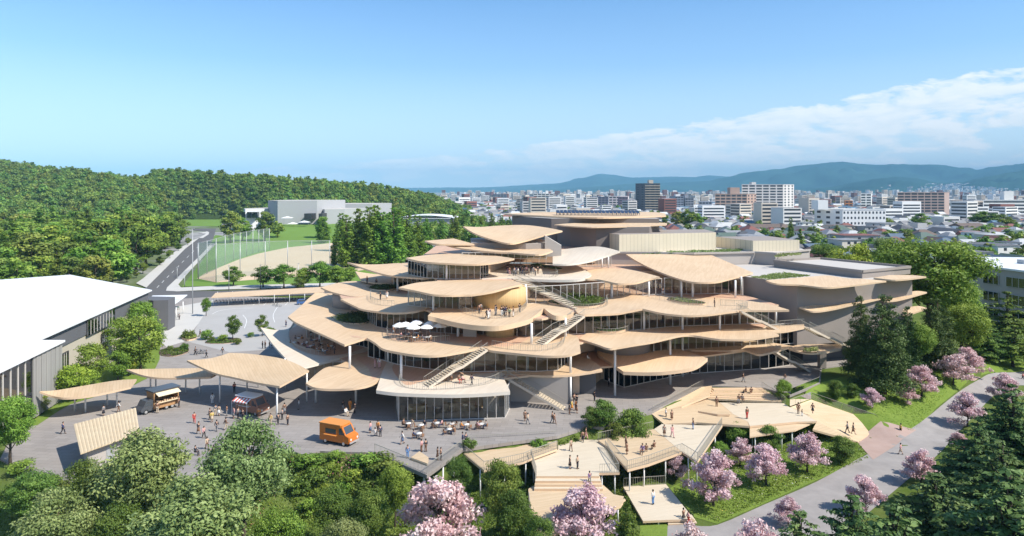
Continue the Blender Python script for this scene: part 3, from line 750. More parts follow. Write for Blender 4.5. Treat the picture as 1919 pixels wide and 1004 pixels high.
# solid walls of the ground storey
def wallpx(px, z0, z1, m, th=0.3, name='grey_wall'):
    mb = MB()
    for q, r in zip(px[:-1], px[1:]):
        a, b = P(*q, z0), P(*r, z0); mb.beam((a.x, a.y + th/2, (z0+z1)/2), (b.x, b.y + th/2, (z0+z1)/2), th, z1 - z0)
    return part(mb, name, m)
wallpx([(957,752),(1064,757)], 0, 4.2, M['concretelight'])
wallpx([(1066,757),(1072,736),(1117,739)], 0, 4.2, M['darkwall'])
# drums
def drum(px, ybase, z0, z1, r, m, name='drum', label=None):
    c = P(px, ybase, z0); c.y += r
    mb = MB(); mb.lathe((c.x, c.y, 0), [(0.01, z0), (r, z0), (r, z1), (0.01, z1)], 40)
    return part(mb, name, m, BLD, label)
drum(936, 580, L4 + .02, 16.2, 4.9, M['drumwood'], 'drum', 'ochre timber drum behind the crowded round terrace')
drum(938, 634, L3 + .02, 12.5, 2.6, M['drumwood'])
drum(1175, 669.5, 4.75, 8.9, 5.0, M['concrete'])
drum(648, 584, 9.0, 12.7, 3.6, M['concrete'])
drum(676, 586, 9.0, 12.65, 3.0, M['concrete'])
wallpx([(868,631),(893,632)], L3 + .02, 12.4, M['concretelight'])
# columns
def column(px, yb, zb, zt, r=0.2):
    p = P(px, yb, zb); mb = MB()
    mb.tube([(p.x, p.y, zb), (p.x, p.y, zt)], r, 12)
    part(mb, 'column', M['white'])
for q in ((592,754,0,4.4),(667,757,0,4.4),(1152.5,741,0,8.7),(1256,720,0,8.9),(1279,705,0,9.1),(1069,755,0,4.4),(966,749,0,4.4),(1393,682,0,8.8),(1454,684,0,9.1),(1349,683,0,8.8),
          (752,712,L2,8.7),(655.5,691,L2,8.35),(727,678,L2,8.8),(884,696,L2,8.75),(989,695,L2,8.75),(1069,699,L2,8.75),(599,645,L2,8.7),(1207,618,L3,12.9),(1279,618,L3,12.4),
          (996,646,L3,12.5),(858,631,L3,12.3),(820,616,L3,12.4),(1060,636,L3,12.6),(1138,617,L3,12.5),(1349,618,L3,12.4),(1454,606,L3,12.6),(1386,608,L3,12.5),
          (812,582,L4,16.1),(1147,559,L4,15.9),(1216,558,L4,15.9),(1277,556,L4,16.1),(1298,556,L4,16.0),(1378,557,L4,16.1),(1389,552,L4,16.4),(985,572,L4,16.6),(745,545,L4,16.3),
          (837,524,L5,19.6),(1128,502,L5,19.4),(1140,502,L5,19.9),(790,512,L5,19.7)): column(*q)
# thin posts of the dining terrace
# stairs
def staircase(a, b, w=1.9, n=22, land=True, name='staircase', hh=1.05):
    """outdoor stair from the upper point a to the lower point b: stringers, treads, railings with uprights"""
    a, b = Vector(a), Vector(b)
    d = b - a; h = Vector((d.x, d.y, 0)); L = h.length; h.normalize(); s = Vector((-h.y, h.x, 0))
    # profile with a level landing half way
    prof = [(0, 0), (0.44, 0.47), (0.56, 0.53), (1, 1)] if land else [(0, 0), (1, 1)]
    pts = [a + h * (L * u) + Vector((0, 0, d.z * v)) for u, v in prof]
    st = MB()
    for side in (-1, 1):
        for p, q in zip(pts[:-1], pts[1:]): st.beam(p + s*(w/2*side) - Vector((0,0,.14)), q + s*(w/2*side) - Vector((0,0,.14)), 0.12, 0.36)
    so = part(st, name, M['pale'])
    for p, q in zip(pts[:-1], pts[1:]):
        k = max(2, round(abs(q.z - p.z) / 0.19))
        if abs(q.z - p.z) < 0.6:
            mb = MB(); mb.beam(p, q, w - .12, 0.06, up=(0,0,1)); x = part(mb, 'landing', M['deckpale'], so); continue
        for i in range(k):
            t = (i + .5) / k; c = p.lerp(q, t); c.z = p.z + (q.z - p.z) * (i + 1) / k + .1
            mb = MB(); mb.beam(c - h * ((q-p).xy.length / k / 2), c + h * ((q-p).xy.length / k / 2), w - .12, 0.05)
            part(mb, 'step', M['deckpale'], so)
    for side in (-1, 1):
        rl = MB()
        for p, q in zip(pts[:-1], pts[1:]):
            o = s * (w/2*side)
            rl.beam(p + o + Vector((0,0,hh)), q + o + Vector((0,0,hh)), 0.06)
            k = max(2, int((q - p).length / 0.28))
            for i in range(k + 1):
                c = p.lerp(q, i / k) + o
                rl.beam(c, c + Vector((0,0,hh)), 0.025)
        part(rl, 'handrail', M['rail'], so)
    return so
staircase(P(966,521,16.6), P(1082,577,12.8))
staircase(P(1088,590,12.8), P(1006,647,9.05))
staircase(P(908,652,9.05), P(799,722,4.65))
staircase(P(948,702,4.65), P(1058,766,0.02), land=False)
staircase(P(1385,581,12.85), P(1455,616,9.3))
staircase(P(1509,612,9.3), P(1586,648,4.7), land=True)
staircase(P(1446,655,4.8), P(1512,694,0.02), land=True)
# railings of the terraces
def railing(pts, m=None, hh=1.05, sp=0.3, parent=BLD, name='railing', bar=0.022):
    mb = MB()
    for a, b in zip(pts[:-1], pts[1:]):
        u = Vector((0, 0, hh))
        mb.beam(a + u, b + u, 0.06, 0.05); mb.beam(a + Vector((0,0,.08)), b + Vector((0,0,.08)), 0.03)
        k = max(1, int((b - a).length / sp))
        for i in range(k + 1):
            c = a.lerp(b, i / k); mb.beam(c, c + u, 0.05 if i == 0 else bar)
    return part(mb, name, m or M['rail'], parent)
def rpx(px, z, sub=4, **k):
    pts = smooth_loop([P(a, b, z) for a, b in px], sub, False)
    return railing(pts, **k)
rpx([(749,700),(749,718),(765,727),(803,730),(868,727),(920,718),(943,705)], 4.62)
rpx([(556,603),(542,628),(542,643),(553,655),(575,664),(602,668)], 4.72)
rpx([(726,616),(726,630),(739,638),(765,642),(803,642.5),(842,640)], 9.02)
rpx([(695,554),(695,565),(713,572),(739,574)], 12.75)
rpx([(857,570),(861,582),(880,590),(905,595),(940,596),(970,590),(985,578),(987,570)], 12.72)
rpx([(904,508),(919,516),(980,518),(1041,519),(1041,510)], 16.62)
rpx([(922,650),(963,656),(1015,658.5),(1051,653),(1059,638)], 9.02)
rpx([(1023,568),(1083,580),(1120,579),(1138,572),(1138,562),(1168,560),(1180,556)], 12.75)
rpx([(1222,560),(1255,566),(1290,572),(1320,573)], 12.75)
rpx([(1105,622),(1130,627),(1160,626),(1178,620),(1178,612)], 9.05)
rpx([(1350,572),(1400,575),(1384,581)], 12.8)
rpx([(948,702),(960,703)], 4.65)
rpx([(1460,612),(1507,608)], 9.3)
# counters and displays inside the glass pavilion
for i, (a, b, c, d_, h, m) in enumerate(((765,772,800,771,1.1,'drumwood'),(830,770,890,768,1.2,'deck'),(905,770,935,769,2.2,'interiorpale'),(775,762,870,760,2.6,'interiorpale'),(850,764,905,762,2.4,'drumwood'))):
    p, q = P(a, b, 0), P(c, d_, 0); mb = MB(); mb.beam((p.x, p.y, h/2 + .01), (q.x, q.y, h/2 + .01), .8, h); part(mb, 'counter', M[m])
block([P(752,786,0).xy.to_tuple(), P(944,781,0).xy.to_tuple(), P(950,762,0).xy.to_tuple(), P(750,760,0).xy.to_tuple()], 0.005, 0.03, M['interiorpale'], 'inner_floor', M['interiorpale'])
# ---------------------------------------------------------------- timber boardwalk stepping down to the park
BW = empty('boardwalk', P(1080, 860, -1.2), 0, 'stepped pale timber boardwalk on thin posts leading down to the park', 'boardwalk')
def deck(px, m='deck', th=0.3, name='deck_platform', posts=(), label=None, par=BW):
    pts = [P(*q) for q in px]
    V, F, bd = fill(pts, 4.0)
    n = len(V); B = V.copy(); B[:, 2] -= th; mb = MB()
    mb.add(V, F, 0); mb.add(B, [t[::-1] for t in F], 1)
    for a, b in bd: mb.add([V[a], V[b], B[b], B[a]], [(3, 2, 1, 0)], 1)
    o = part(mb, name, [M[m], M['edge']], par, label)
    for q in posts:
        p = P(*q); g = gz(p.x, p.y)
        if p.z - th - g > 0.3:
            k = MB(); k.tube([(p.x, p.y, g - .05), (p.x, p.y, p.z - th)], 0.09, 8); part(k, 'post', M['white'], par)
    return o
Z1, Z2, Z3, Z4, Z6 = -0.75, -1.25, -2.35, -0.95, -3.9
deck([(865,847,Z1),(880,832,Z1),(1044,822,Z1),(1044,841,Z1),(997,858,Z1),(981,865,Z1),(907,881,Z1)], posts=[(900,876,Z1),(985,860,Z1),(945,868,Z1),(880,852,Z1)])
deck([(1046,823,Z2),(1121,824,Z2),(1134,840,Z2),(1161,885,Z2),(1123,886,Z2),(1123,892,Z2),(1005,892,Z2),(994,858,Z2),(1046,842,Z2)], 'deckpale', posts=[(1152,882,Z2),(1128,884,Z2),(1010,888,Z2),(1000,862,Z2),(1116,888,Z2)])
for i in range(3):
    y0 = 890.5 + i * 7.2; z = Z2 - 0.27 * (i + 1)
    deck([(1004 - i, y0 + 1.5, z),(1124 + i*2, y0 + 1.5, z),(1126 + i*2, y0 + 10.5, z),(1003 - i, y0 + 10.5, z)], 'deck' if i % 2 else 'deckpale', 0.27, 'step')
deck([(1002,909,Z3),(1131,909,Z3),(1150,926,Z3),(1174,931,Z3),(1163,947,Z3),(1039,1001,Z3),(1015,1005,Z3),(995,979,Z3),(990,916,Z3)], posts=[(1030,998,Z3),(1100,972,Z3),(1158,945,Z3),(998,975,Z3)])
deck([(1121,825,Z4),(1225,804,Z4),(1278,847,Z4),(1215,870,Z4),(1176,880,Z4),(1139,837,Z4)], posts=[(1180,876,Z4),(1207,868,Z4),(1247,855,Z4),(1150,844,Z4)])
deck([(1225.6,804,Z4),(1240,794.5,Z4),(1321,797,Z4),(1354,796,Z4),(1307,865,Z4),(1278.6,847,Z4)], 'deckpale', posts=[(1290,852,Z4),(1306,858,Z4),(1340,812,Z4)])
deck([(1221,775,-.35),(1320,722.5,-0.02),(1334,723,-.02),(1331,743,-.7),(1322,748,-.8),(1348,754,-.8),(1372,775,-.85),(1401,790,-.85),(1404,798,-.85),(1305,791,-.85),(1244,794,-.9)], posts=[(1300,788,-.8),(1380,792,-.85)])
deck([(1348.5,754,-.8),(1469,755.5,-.8),(1480,763,-.9),(1500,771,-1.0),(1530,789,-1.1),(1492,790,-1.0),(1405,798,-.9),(1401.6,790,-.85),(1372.6,775,-.85)], 'deckpale', posts=[(1410,795,-.9),(1462,791,-1),(1485,789,-1)])
deck([(1405,799,-1.2),(1492,791,-1.3),(1527,790,-1.5),(1490,806,-1.5),(1405,818,-1.5)], 'deck', 0.2, posts=[(1415,814,-1.5),(1465,808,-1.5),(1484,804,-1.5)])
deck([(1480.5,763,-.9),(1520,748.5,-.9),(1656,795.5,-4.25),(1608,827.5,-4.3),(1523,804,-2.3),(1531,789.5,-1.4),(1500.5,771,-1.0)], 'deck', 0.3)
for i in range(6):
    t = i / 6; z = -0.04 - 0.13 * i
    a, b = P(1334 - 12*t, 727 + 19*t, z), P(1427 + 42*t, 726 + 27*t, z)
    mb = MB(); n = Vector((b.y - a.y, a.x - b.x, 0)).normalized() * 0.5
    mb.beam(a + n - Vector((0,0,.15)), b + n - Vector((0,0,.15)), 1.25, 0.3)
    part(mb, 'step', [M['deck'] if i % 2 else M['edge']], BW)
deck([(1168,912,Z6),(1248,907,Z6),(1300,972,Z6),(1205,976,Z6)], 'deckpale', 0.25, posts=[(1210,972,Z6),(1170,914,Z6),(1234,973,Z6)])
deck([(1250,967,-4.1),(1296,964,-4.1),(1303,974,-4.1),(1252,977,-4.1)], 'deckpale', 0.15, 'step')
deck([(1251,974,-4.32),(1301,971,-4.32),(1306,979,-4.32),(1252,982,-4.32)], 'deckpale', 0.12, 'step')
# the ramp with a kerb of seats on the upper deck, and two long wedges
for q in ([(1277,762,-.3),(1325,727,0),(1333,727,.0),(1330,741,-.2)], [(1308,770,-.4),(1366,772,-.4),(1368,776,-.4),(1345,776,-.4)]):
    deck(q, 'deck', 0.25, 'deck_wedge')
# steps from the plaza to the boardwalk
for i in range(6):
    z = -0.2 * (i + 1) + 0.02
    deck([(1050 - i*.3, 799 + i*4.0, z),(1082 + i*1.4, 797 + i*4.0, z),(1085 + i*1.4, 804 + i*4.0, z),(1050 - i*.3, 806 + i*4.0, z)], 'concrete', 0.2, 'step')
M['concrete_top'] = M['concretelight']
def rl(px, z, m=None, hh=1.1, **k):
    pts = [P(a, b, z) if not isinstance(z, (list, tuple)) else P(a, b, z[i]) for i, (a, b) in enumerate(px)]
    return railing(pts, m, hh, 0.3, BW, bar=0.03, **k)
rl([(866,846),(880,832),(1043,822)], Z1); rl([(1043,841),(997,858),(981,865),(907,881),(868,848)], Z1)
rl([(1045,842),(995,858),(1005,891),(1003,912)], [Z2, Z2, Z2, Z3]); rl([(1134,840),(1160,885),(1124,886)], Z2)
rl([(1121,825),(1223,804)], Z4); rl([(1139,837),(1176,879),(1215,869),(1278,846),(1307,864),(1353,796)], Z4)
rl([(991,940),(995,978),(1015,1004),(1039,1000),(1100,974)], Z3); rl([(1169,912),(1247,907)], Z6)
rl([(1223,774),(1318,723)], [-.35, 0]); rl([(1428,727),(1472,756)], [0, -.8])
M['railglass'] = glass('green_railing_glass', (0.62, 0.72, 0.66), 0.10)
def glassrail(px, zs, par=BW, hh=1.15):
    pts = [P(a, b, z) for (a, b), z in zip(px, zs)]
    for a, b in zip(pts[:-1], pts[1:]):
        k = max(1, int((b - a).length / 1.6))
        for i in range(k):
            p, q = a.lerp(b, (i + .02) / k), a.lerp(b, (i + .98) / k)
            mb = MB(); mb.beam(p + Vector((0,0,hh/2)), q + Vector((0,0,hh/2)), 0.02, hh - .06); part(mb, 'railing_pane', M['railglass'], par)
    mb = MB()
    for a, b in zip(pts[:-1], pts[1:]): mb.beam(a + Vector((0,0,hh)), b + Vector((0,0,hh)), 0.05)
    part(mb, 'railing', M['rail'], par)
glassrail([(1480,762),(1520,747.5),(1656,795)], [-.9, -.9, -4.2])
PR = empty('plaza_railing', P(800, 880, 0), 0, 'metal railing round the plaza corner that juts over the shrubs', 'railing')
railing([P(*q) for q in ((702,847),(800,888),(866,840))], None, 1.1, 0.25, PR, bar=0.03)
PR2 = empty('plaza_railing', P(1500, 728, 0), 0, 'low glazed railing at the plaza edge below the grey hall', 'railing')
glassrail([(1482,739),(1535,717),(1538,694)], [0, 0, 0], PR2, 1.0)
for i, q in enumerate([(728,857),(760,868),(795,882),(830,862),(850,850)]):
    p = P(*q); g = gz(p.x, p.y); mb = MB(); mb.tube([(p.x, p.y, g - .1), (p.x, p.y, -.45)], .12, 8)
    part(mb, 'support_post', M['white'], PR)

# ---------------------------------------------------------------- canopies on the plaza
def canopy(name, px, cols, label, th=0.3, mats=None, sub=6, group=None):
    c = P(px[0][0], px[0][1], px[0][2]); e = empty(name, (c.x, c.y, 0), 0, label, 'canopy', group)
    pts = [(*P(q[0], q[1], q[2]), len(q) > 3) for q in px]
    part(plate_mb(smooth_loop(pts, sub), th, 1.6), 'canopy_roof', mats or [M['shingle'], M['edge'], M['soffit']], e)
    for a, b, zt in cols:
        p = P(a, b, 0); mb = MB(); mb.tube([(p.x, p.y, 0), (p.x, p.y, zt)], .13, 10); part(mb, 'column', M['white'], e)
    return e
canopy('canopy', [(350,675,6.4,1),(400,697.5,5.4),(440,707,5.1),(480,716,5.3),(524,723.5,5.75,1),(551,709,5.35),(579,694,5.2,1),(552,680,5.5),(525,671,5.8),(470,663,6.0),(430,661,6.2,1),(395,671,6.1)],
       [(412,754,5.0),(463,735,5.1),(519,790.5,5.3),(534,728,5.2),(484,726,5.3),(575,752,4.9)], 'largest wavy timber canopy, over the red awning food stall')
canopy('canopy', [(237,692,4.1,1),(268,703,3.5),(300,707.5,3.35),(350,707.5,3.4),(395,706,3.7,1),(408,697,3.8),(388,690,3.8),(330,690,3.5),(280,691,3.6)],
       [(282,733,3.1),(292,729,3.15),(348,735,3.1),(374,738,3.3)], 'slim wavy timber canopy behind the brown food trailer')
canopy('canopy', [(74,733,4.2,1),(97,741,3.5),(125,745,3.3),(175,740,3.3),(245,725,3.6,1),(256,710,3.9,1),(215,713,3.55),(160,722,3.45),(105,731,3.7)],
       [(140,770,3.05),(160,772,3.05),(201,759,3.1),(219,761,3.15)], 'leftmost wavy timber canopy beside the white roofed gym')
# ribbed lean-to roof
q0 = [P(151,850,2.9), P(258,812,2.6), P(271,786,3.3), P(252,765,4.3), P(138,795,3.6)]
sh = empty('lean_to_shed', (q0[0].x + 3, q0[0].y + 2, 0), 0, 'small shed with a pale ribbed lean-to roof half hidden by a tree', 'shed')
M['ribbed'] = mat('pale_ribbed_sheet', (0.54, 0.42, 0.27), 0.6, nscale=0.8, col2=(0.60, 0.48, 0.32))
M['rib2'] = mat('pale_ribbed_edge', (0.62, 0.50, 0.34), 0.6)
for i in range(18):
    t0, t1 = i / 18, (i + .94) / 18
    a, b = P(151,850,2.9), P(262,810,2.9); d, c = P(138,795,3.6), P(255,764,3.6)
    p, q, r, s = a.lerp(b, t0), a.lerp(b, t1), d.lerp(c, t1), d.lerp(c, t0)
    k = (p + q) / 2 + Vector((0, 0, .06)); l = (r + s) / 2 + Vector((0, 0, .06)); dn = Vector((0, 0, -.12))
    mb = MB(); mb.add([p, k, l, s, q, r], [(0, 1, 2, 3), (1, 4, 5, 2)]); mb.add([v + dn for v in (p, q, r, s)], [(3, 2, 1, 0)])
    mb.add([p, p + dn, q + dn, q, k], [(0, 1, 2, 3, 4)]); mb.add([s, s + dn, r + dn, r, l], [(4, 3, 2, 1, 0)]); mb.add([p, s, s + dn, p + dn], [(0, 1, 2, 3)]); mb.add([q, q + dn, r + dn, r], [(0, 1, 2, 3)])
    part(mb, 'roof_panel', M['ribbed'], sh)
a, b, c, d = P(151,850,2.9), P(262,810,2.9), P(255,764,3.6), P(138,795,3.6)
ins = lambda u, v, w, x: u * .82 + v * .06 + w * .06 + x * .06
A_, B_, C_, D_ = ins(a,b,c,d), ins(b,a,c,d), ins(c,a,b,d), ins(d,a,b,c)
mb = MB(); mb.prism([tuple(v[:2]) for v in (A_, B_, C_, D_)], 0, [2.7, 2.7, 3.2, 3.2]); part(mb, 'wall', M['concretelight'], sh)
mb = MB(); n_ = (B_ - A_).normalized(); mid = A_.lerp(B_, .4); mb.beam((mid.x, mid.y - .02, 1.05), (mid.x + n_.x*1.0, mid.y + n_.y*1.0 - .02, 1.05), .08, 2.1); part(mb, 'door', M['steel'], sh)

# long bicycle shelter behind the car park, with bicycles
bs = empty('bicycle_shelter', P(500, 565, 0), 0, 'long low timber bicycle shelter along the back of the car park', 'shelter')
part(plate_mb(smooth_loop([(*P(396,557,2.9),1), (*P(500,552,2.9),1), (*P(608,546.5,2.9),1), (*P(606,537,3.2),1), (*P(500,543,3.2),1), (*P(404,548.5,3.2),1)], 3), .22, 3), 'shelter_roof', [M['timber'], M['edge'], M['soffit']], bs)
for i in range(8):
    for a, b in ((400 + i*28.5, 572.5 - i*.75), (408 + i*28, 564 - i*.7)):
        p = P(a, b, 0); mb = MB(); mb.tube([(p.x, p.y, 0), (p.x, p.y, 2.85)], .07, 8); part(mb, 'post', M['white'], bs)
wc = empty('cycle_canopy', P(310, 610, 0), 0, 'white flat canopy on slim posts at the end of the gym', 'canopy')
mb = MB(); mb.prism([tuple(P(*q, 3.6)[:2]) for q in ((268,568),(286,553.5),(351,552),(313,579),(292,579))], 3.35, 3.6); part(mb, 'canopy_roof', M['whiteroof'], wc)
for q in ((311,613),(330,600),(343,588),(296,610),(301,590),(318,586)):
    p = P(*q); mb = MB(); mb.tube([(p.x, p.y, 0), (p.x, p.y, 3.4)], .12, 8); part(mb, 'post', M['white'], wc)

# ---------------------------------------------------------------- gym with the white roof
GY = empty('gym_building', (-85, 125, 0), 0, 'gym with a huge plain white roof and dark upper wall at the left edge', 'building')
wx = lambda y: -74.6 - 0.197 * (y - 99)
mb = MB(); rf = [(wx(78)+.6, 78), (wx(165)+.6, 165), (-125, 193), (-175, 140), (-150, 76)]
mb.prism(rf, [9.75, 9.75, 10.0, 10.4, 10.2], [10.0, 10.0, 10.25, 10.65, 10.45]); part(mb, 'roof', M['whiteroof'], GY)
mb = MB()
for i in range(26):
    y = 80 + i * 3.3; a = Vector((wx(y) + .5, y, 10.02)); b = Vector((-150 + (y - 78) * .2, y + 24, 10.5)); mb.beam(a, b, .05, .05)
mb = MB(); mb.prism([(wx(78)-.1, 78), (wx(164.4)-.1, 164.4), (-124, 191), (-172, 140), (-148, 77)], 6.7, 9.74); part(mb, 'upper_wall', M['darkwall'], GY)
M['creamwall'] = mat('cream_render', (0.50, 0.45, 0.36), 0.85, nscale=0.3, namt=0.15)
mb = MB(); mb.prism([(wx(78)-.35, 78.3), (wx(164.2)-.35, 164.2), (-123, 190), (-170, 140), (-147, 78)], -.2, 6.7); part(mb, 'lower_wall', M['creamwall'], GY)
def gw2(y0, y1, z0, z1, w): return wall_of_glass([Vector((wx(y0) + .06, y0, 0)), Vector((wx(y1) + .06, y1, 0))], z0, z1, w, GY, PANED, BAR, 'window', M['dark'])
gw2(129.5, 143, 6.3, 9.5, 1.55)
for y in (116, 119.5, 137, 153): 
    wall_of_glass([Vector((wx(y) - .2, y, 0)), Vector((wx(y + 2.6) - .2, y + 2.6, 0))], 2.4, 5.4, .9, GY, PANED, BAR, 'window', M['dark'])
bx_ = lambda y, o: wx(y) + o
mb = MB(); mb.prism([(bx_(84,4.6), 84), (bx_(110.4,4.6), 110.4), (bx_(110.4,.6), 110.4), (bx_(84,.6), 84)], 9.55, 9.85); part(mb, 'bay_roof', M['whiteroof'], GY)
M['ribwall'] = timber('grey_ribbed_wall', (0.30, 0.29, 0.275), (0.34, 0.33, 0.31), PI/2 + .19, .5, .5)
for i in range(12):
    y0 = 101 + i * .76
    mb = MB(); mb.prism([(bx_(y0,4.2) + .06*(i % 2), y0), (bx_(y0+.74,4.2) + .06*(i % 2), y0 + .74), (bx_(y0+.74,3.9), y0 + .74), (bx_(y0,3.9), y0)], .3, 9.53); part(mb, 'wall_panel', M['ribwall'], GY)
mb = MB(); mb.prism([(bx_(84,3.2), 84.3), (bx_(110,3.2), 110), (bx_(110,.2), 110), (bx_(84,.2), 84.3)], 0, 9.5); part(mb, 'bay_wall', M['interiorpale'], GY)
wall_of_glass([Vector((bx_(85,4.0), 85, 0)), Vector((bx_(100.8,4.0), 100.8, 0))], 4.2, 9.5, 2.0, GY, PANED, BAR, 'window', M['dark'], .16)
wall_of_glass([Vector((bx_(85,4.0), 85, 0)), Vector((bx_(100.8,4.0), 100.8, 0))], .1, 4.1, 2.0, GY, PANED, BAR, 'window', M['dark'], .16)
mb = MB(); mb.prism([(-86.8,165.2),(-83.6,166),(-84.4,171),(-92,172),(-93,168)], 0, 7.4); part(mb, 'annex', M['darkwall'], GY)

# ---------------------------------------------------------------- ball-field nets, lamps
NT_ = empty('ball_net', P(371, 545), 0, 'tall ball-catching net on grey poles round the sand field', 'net')
M['net'] = None
def netmat():
    m = bpy.data.materials.new('green_net'); m.use_nodes = True
    t = NT(m.node_tree); m.node_tree.nodes.clear()
    d = t.n('ShaderNodeBsdfDiffuse', {'Color': (0.30, 0.42, 0.36, 1)}); tr = t.n('ShaderNodeBsdfTransparent')
    ms = t.n('ShaderNodeMixShader', {0: 0.13, 1: tr.outputs[0], 2: d.outputs[0]})
    t.n('ShaderNodeOutputMaterial', {'Surface': ms.outputs[0]}); return m
M['net'] = netmat()
A = [(371,521),(388,513),(405,505),(422,496),(438,488),(450,484),(462,480),(474,476),(485,473),(494,470.5),(505,468)]
B = [(371,521),(405,528),(450,510),(497,502),(539,500),(584,497),(625,470)]
def net(px, h0, h1, par, base=None):
    pts = [P(a, b, 0) for a, b in px]
    for i, p in enumerate(pts):
        h = h0 + (h1 - h0) * i / (len(pts) - 1)
        mb = MB(); mb.tube([(p.x, p.y, 0), (p.x, p.y, h)], .16, 8); part(mb, 'pole', M['steel'], par)
    for i, (p, q) in enumerate(zip(pts[:-1], pts[1:])):
        ha = h0 + (h1 - h0) * i / (len(pts) - 1); hb = h0 + (h1 - h0) * (i + 1) / (len(pts) - 1)
        mb = MB(); mb.beam((p.x, p.y, ha - .1), (q.x, q.y, hb - .1), .12); part(mb, 'top_cable', M['steel'], par)
        mb = MB(); mb.beam((p.x, p.y, ha / 2), (q.x, q.y, hb / 2), .02, ha - .4); part(mb, 'net_panel', M['net'], par)
net(A, 13.7, 12.3, NT_)
NT2 = empty('ball_net', P(540, 500), 0, 'nearer ball net whose level top rail runs across the sand field', 'net')
net([(372,523),(405,529),(450,520),(497,512),(539,508),(584,505),(618,502)], 14.3, 12.2, NT2)
for i, (a, b, h) in enumerate(((361,588,23.5),(429,545,8.5),(488,541,8.2),(559,536,8.0),(346,538,4.6),(332,523,4.6))):
    p = P(a, b); e = empty('street_lamp', p, 0, ('slim grey pole at the road corner beside the gym', 'thin pole behind the bicycle shelter, leftmost of three by the field', 'dark thin pole between two round trees by the field', 'thin pole on the field edge near the poplars', 'short lamp post on the pavement by the road junction', 'short lamp post further up the road pavement')[i], 'pole')
    mb = MB(); mb.tube([(p.x, p.y, 0), (p.x, p.y, h)], [.14, .08], 8); part(mb, 'pole', M['steel'] if i != 2 else M['dark'], e)
    mb = MB(); mb.beam((p.x - .3, p.y, h), (p.x + .5, p.y, h + .1), .22, .12); part(mb, 'lamp_head', M['steel'], e)

# ---------------------------------------------------------------- school behind the field, low hall, right-hand building
SC = empty('school_building', (-190, 590, 6), 0, 'large pale grey windowless block of a building beyond the field', 'building')
M['schoolwall'] = mat('school_render', (0.38, 0.385, 0.40), 0.85, nscale=0.06, namt=0.12)
M['schoolwhite'] = mat('school_white', (0.66, 0.67, 0.68), 0.85, nscale=0.06, namt=0.08)
def qx(px, d): return (px - CX) / FPX * d
def sbox(p0, p1, ytop, zb, d, dd, m, name):
    mb = MB(); mb.prism([(qx(p0,d), d + 12), (qx(p0 + (p1-p0)*.27, d-10), d - 10), (qx(p1,d), d), (qx(p1,d) + dd*.3, d + dd), (qx(p0,d) + 8, d + dd)], zb, CAMZ - (ytop - HY) * d / FPX, 0, 1)
    return part(mb, name, [m, M['roofmembrane']], SC)
sbox(493, 594, 375.5, -.3, 590, 45, M['schoolwall'], 'main_hall')
sbox(447, 494, 391, -.3, 596, 40, M['schoolwhite'], 'entrance_wing')
sbox(594.5, 646, 391.5, -.3, 600, 40, M['schoolwall'], 'side_wing')
sbox(618, 697, 381.5, -.3, 660, 40, M['schoolwall'], 'rear_hall')
for p0, p1, y0, y1 in ((570,584,400,411),(597,604,400,414),(453,459,397,408),(463,469,397,408),(473,479,397,408)):
    d = 577 if p0 > 560 else 585
    a, b = Q(p0, y0, d), Q(p1, y1, d); mb = MB(); mb.box(a.x, d, b.z, b.x, d + 18, a.z); part(mb, 'window', M['glassdark' if p0 < 500 else 'dark'], SC)
for i, (p0, p1, y0, y1) in enumerate(((560,580,414,418),(528,548,406,417),(540,556,417,421))):
    a, b = Q(p0, y0, 560), Q(p1, y1, 560)
    e = empty('tent', (a.x, 560, 6), 0, ('flat white tent nearest the school doorway', 'taller white tent left of the school doorway', 'lowest white tent on the grass bank before the school')[i], 'tent')
    zt = CAMZ - (y0 - HY) * 560 / FPX
    mb = MB(); mb.add([(a.x,557,zt-1),(b.x,557,zt-1),(b.x,564,zt-1),(a.x,564,zt-1),((a.x+b.x)/2,560.5,zt+.4)], [(0,1,4),(1,2,4),(2,3,4),(3,0,4),(3,2,1,0)]); part(mb, 'tent_roof', M['white'], e)
    for x in (a.x + .2, b.x - .2):
        for y in (557.2, 563.8): mb = MB(); mb.beam((x, y, 5.9), (x, y, zt - 1), .15); part(mb, 'pole', M['steel'], e)
LH = empty('low_hall', (-70, 560, 0), 0, 'long low hall with a gently curved pale roof behind the poplars', 'building')
mb = MB()
for i in range(8):
    t = [(-95 + 48 * k / 8) for k in (i, i + 1)]; z = [11.5 + 2.2 * math.sin(PI * k / 8) for k in (i, i + 1)]
    mb.add([(t[0],560,z[0]),(t[1],560,z[1]),(t[1],600,z[1]),(t[0],600,z[0])], [(0,1,2,3)])
mb.box(-95,560,11.0,-47,600,11.5); part(mb, 'roof', M['whiteroof'], LH)
mb = MB(); mb.box(-94,561,0,-48,599,11.0); part(mb, 'wall', M['schoolwall'], LH)
RB = empty('office_building', (150, 190, 0), 0, 'pale grey building with a white roof at the right edge', 'building')
K_ = 1.333
rp = [(x*K_, y*K_) for x, y in ((110,167),(101,150),(103.6,138),(106.5,118),(160,112),(165,160))]
mb = MB(); mb.prism(rp, 11.95, 12.47); part(mb, 'roof', M['whiteroof'], RB)
mb = MB(); mb.prism([(x + (.6 if x < 155 else -.6), y) for x, y in rp], -4.6, 11.94); part(mb, 'wall', M['concretelight'], RB)
def rbw(t0, t1, z0, z1, A=(101.5*K_,150*K_), B=(104.1*K_,138*K_)):
    a = Vector((A[0] + (B[0]-A[0])*t0, A[1] + (B[1]-A[1])*t0, 0)); b = Vector((A[0] + (B[0]-A[0])*t1, A[1] + (B[1]-A[1])*t1, 0))
    o = Vector((-.32, -.08, 0)); wall_of_glass([a + o, b + o], z0, z1, 1.9, RB, PANED, BAR, 'window', M['steel'])
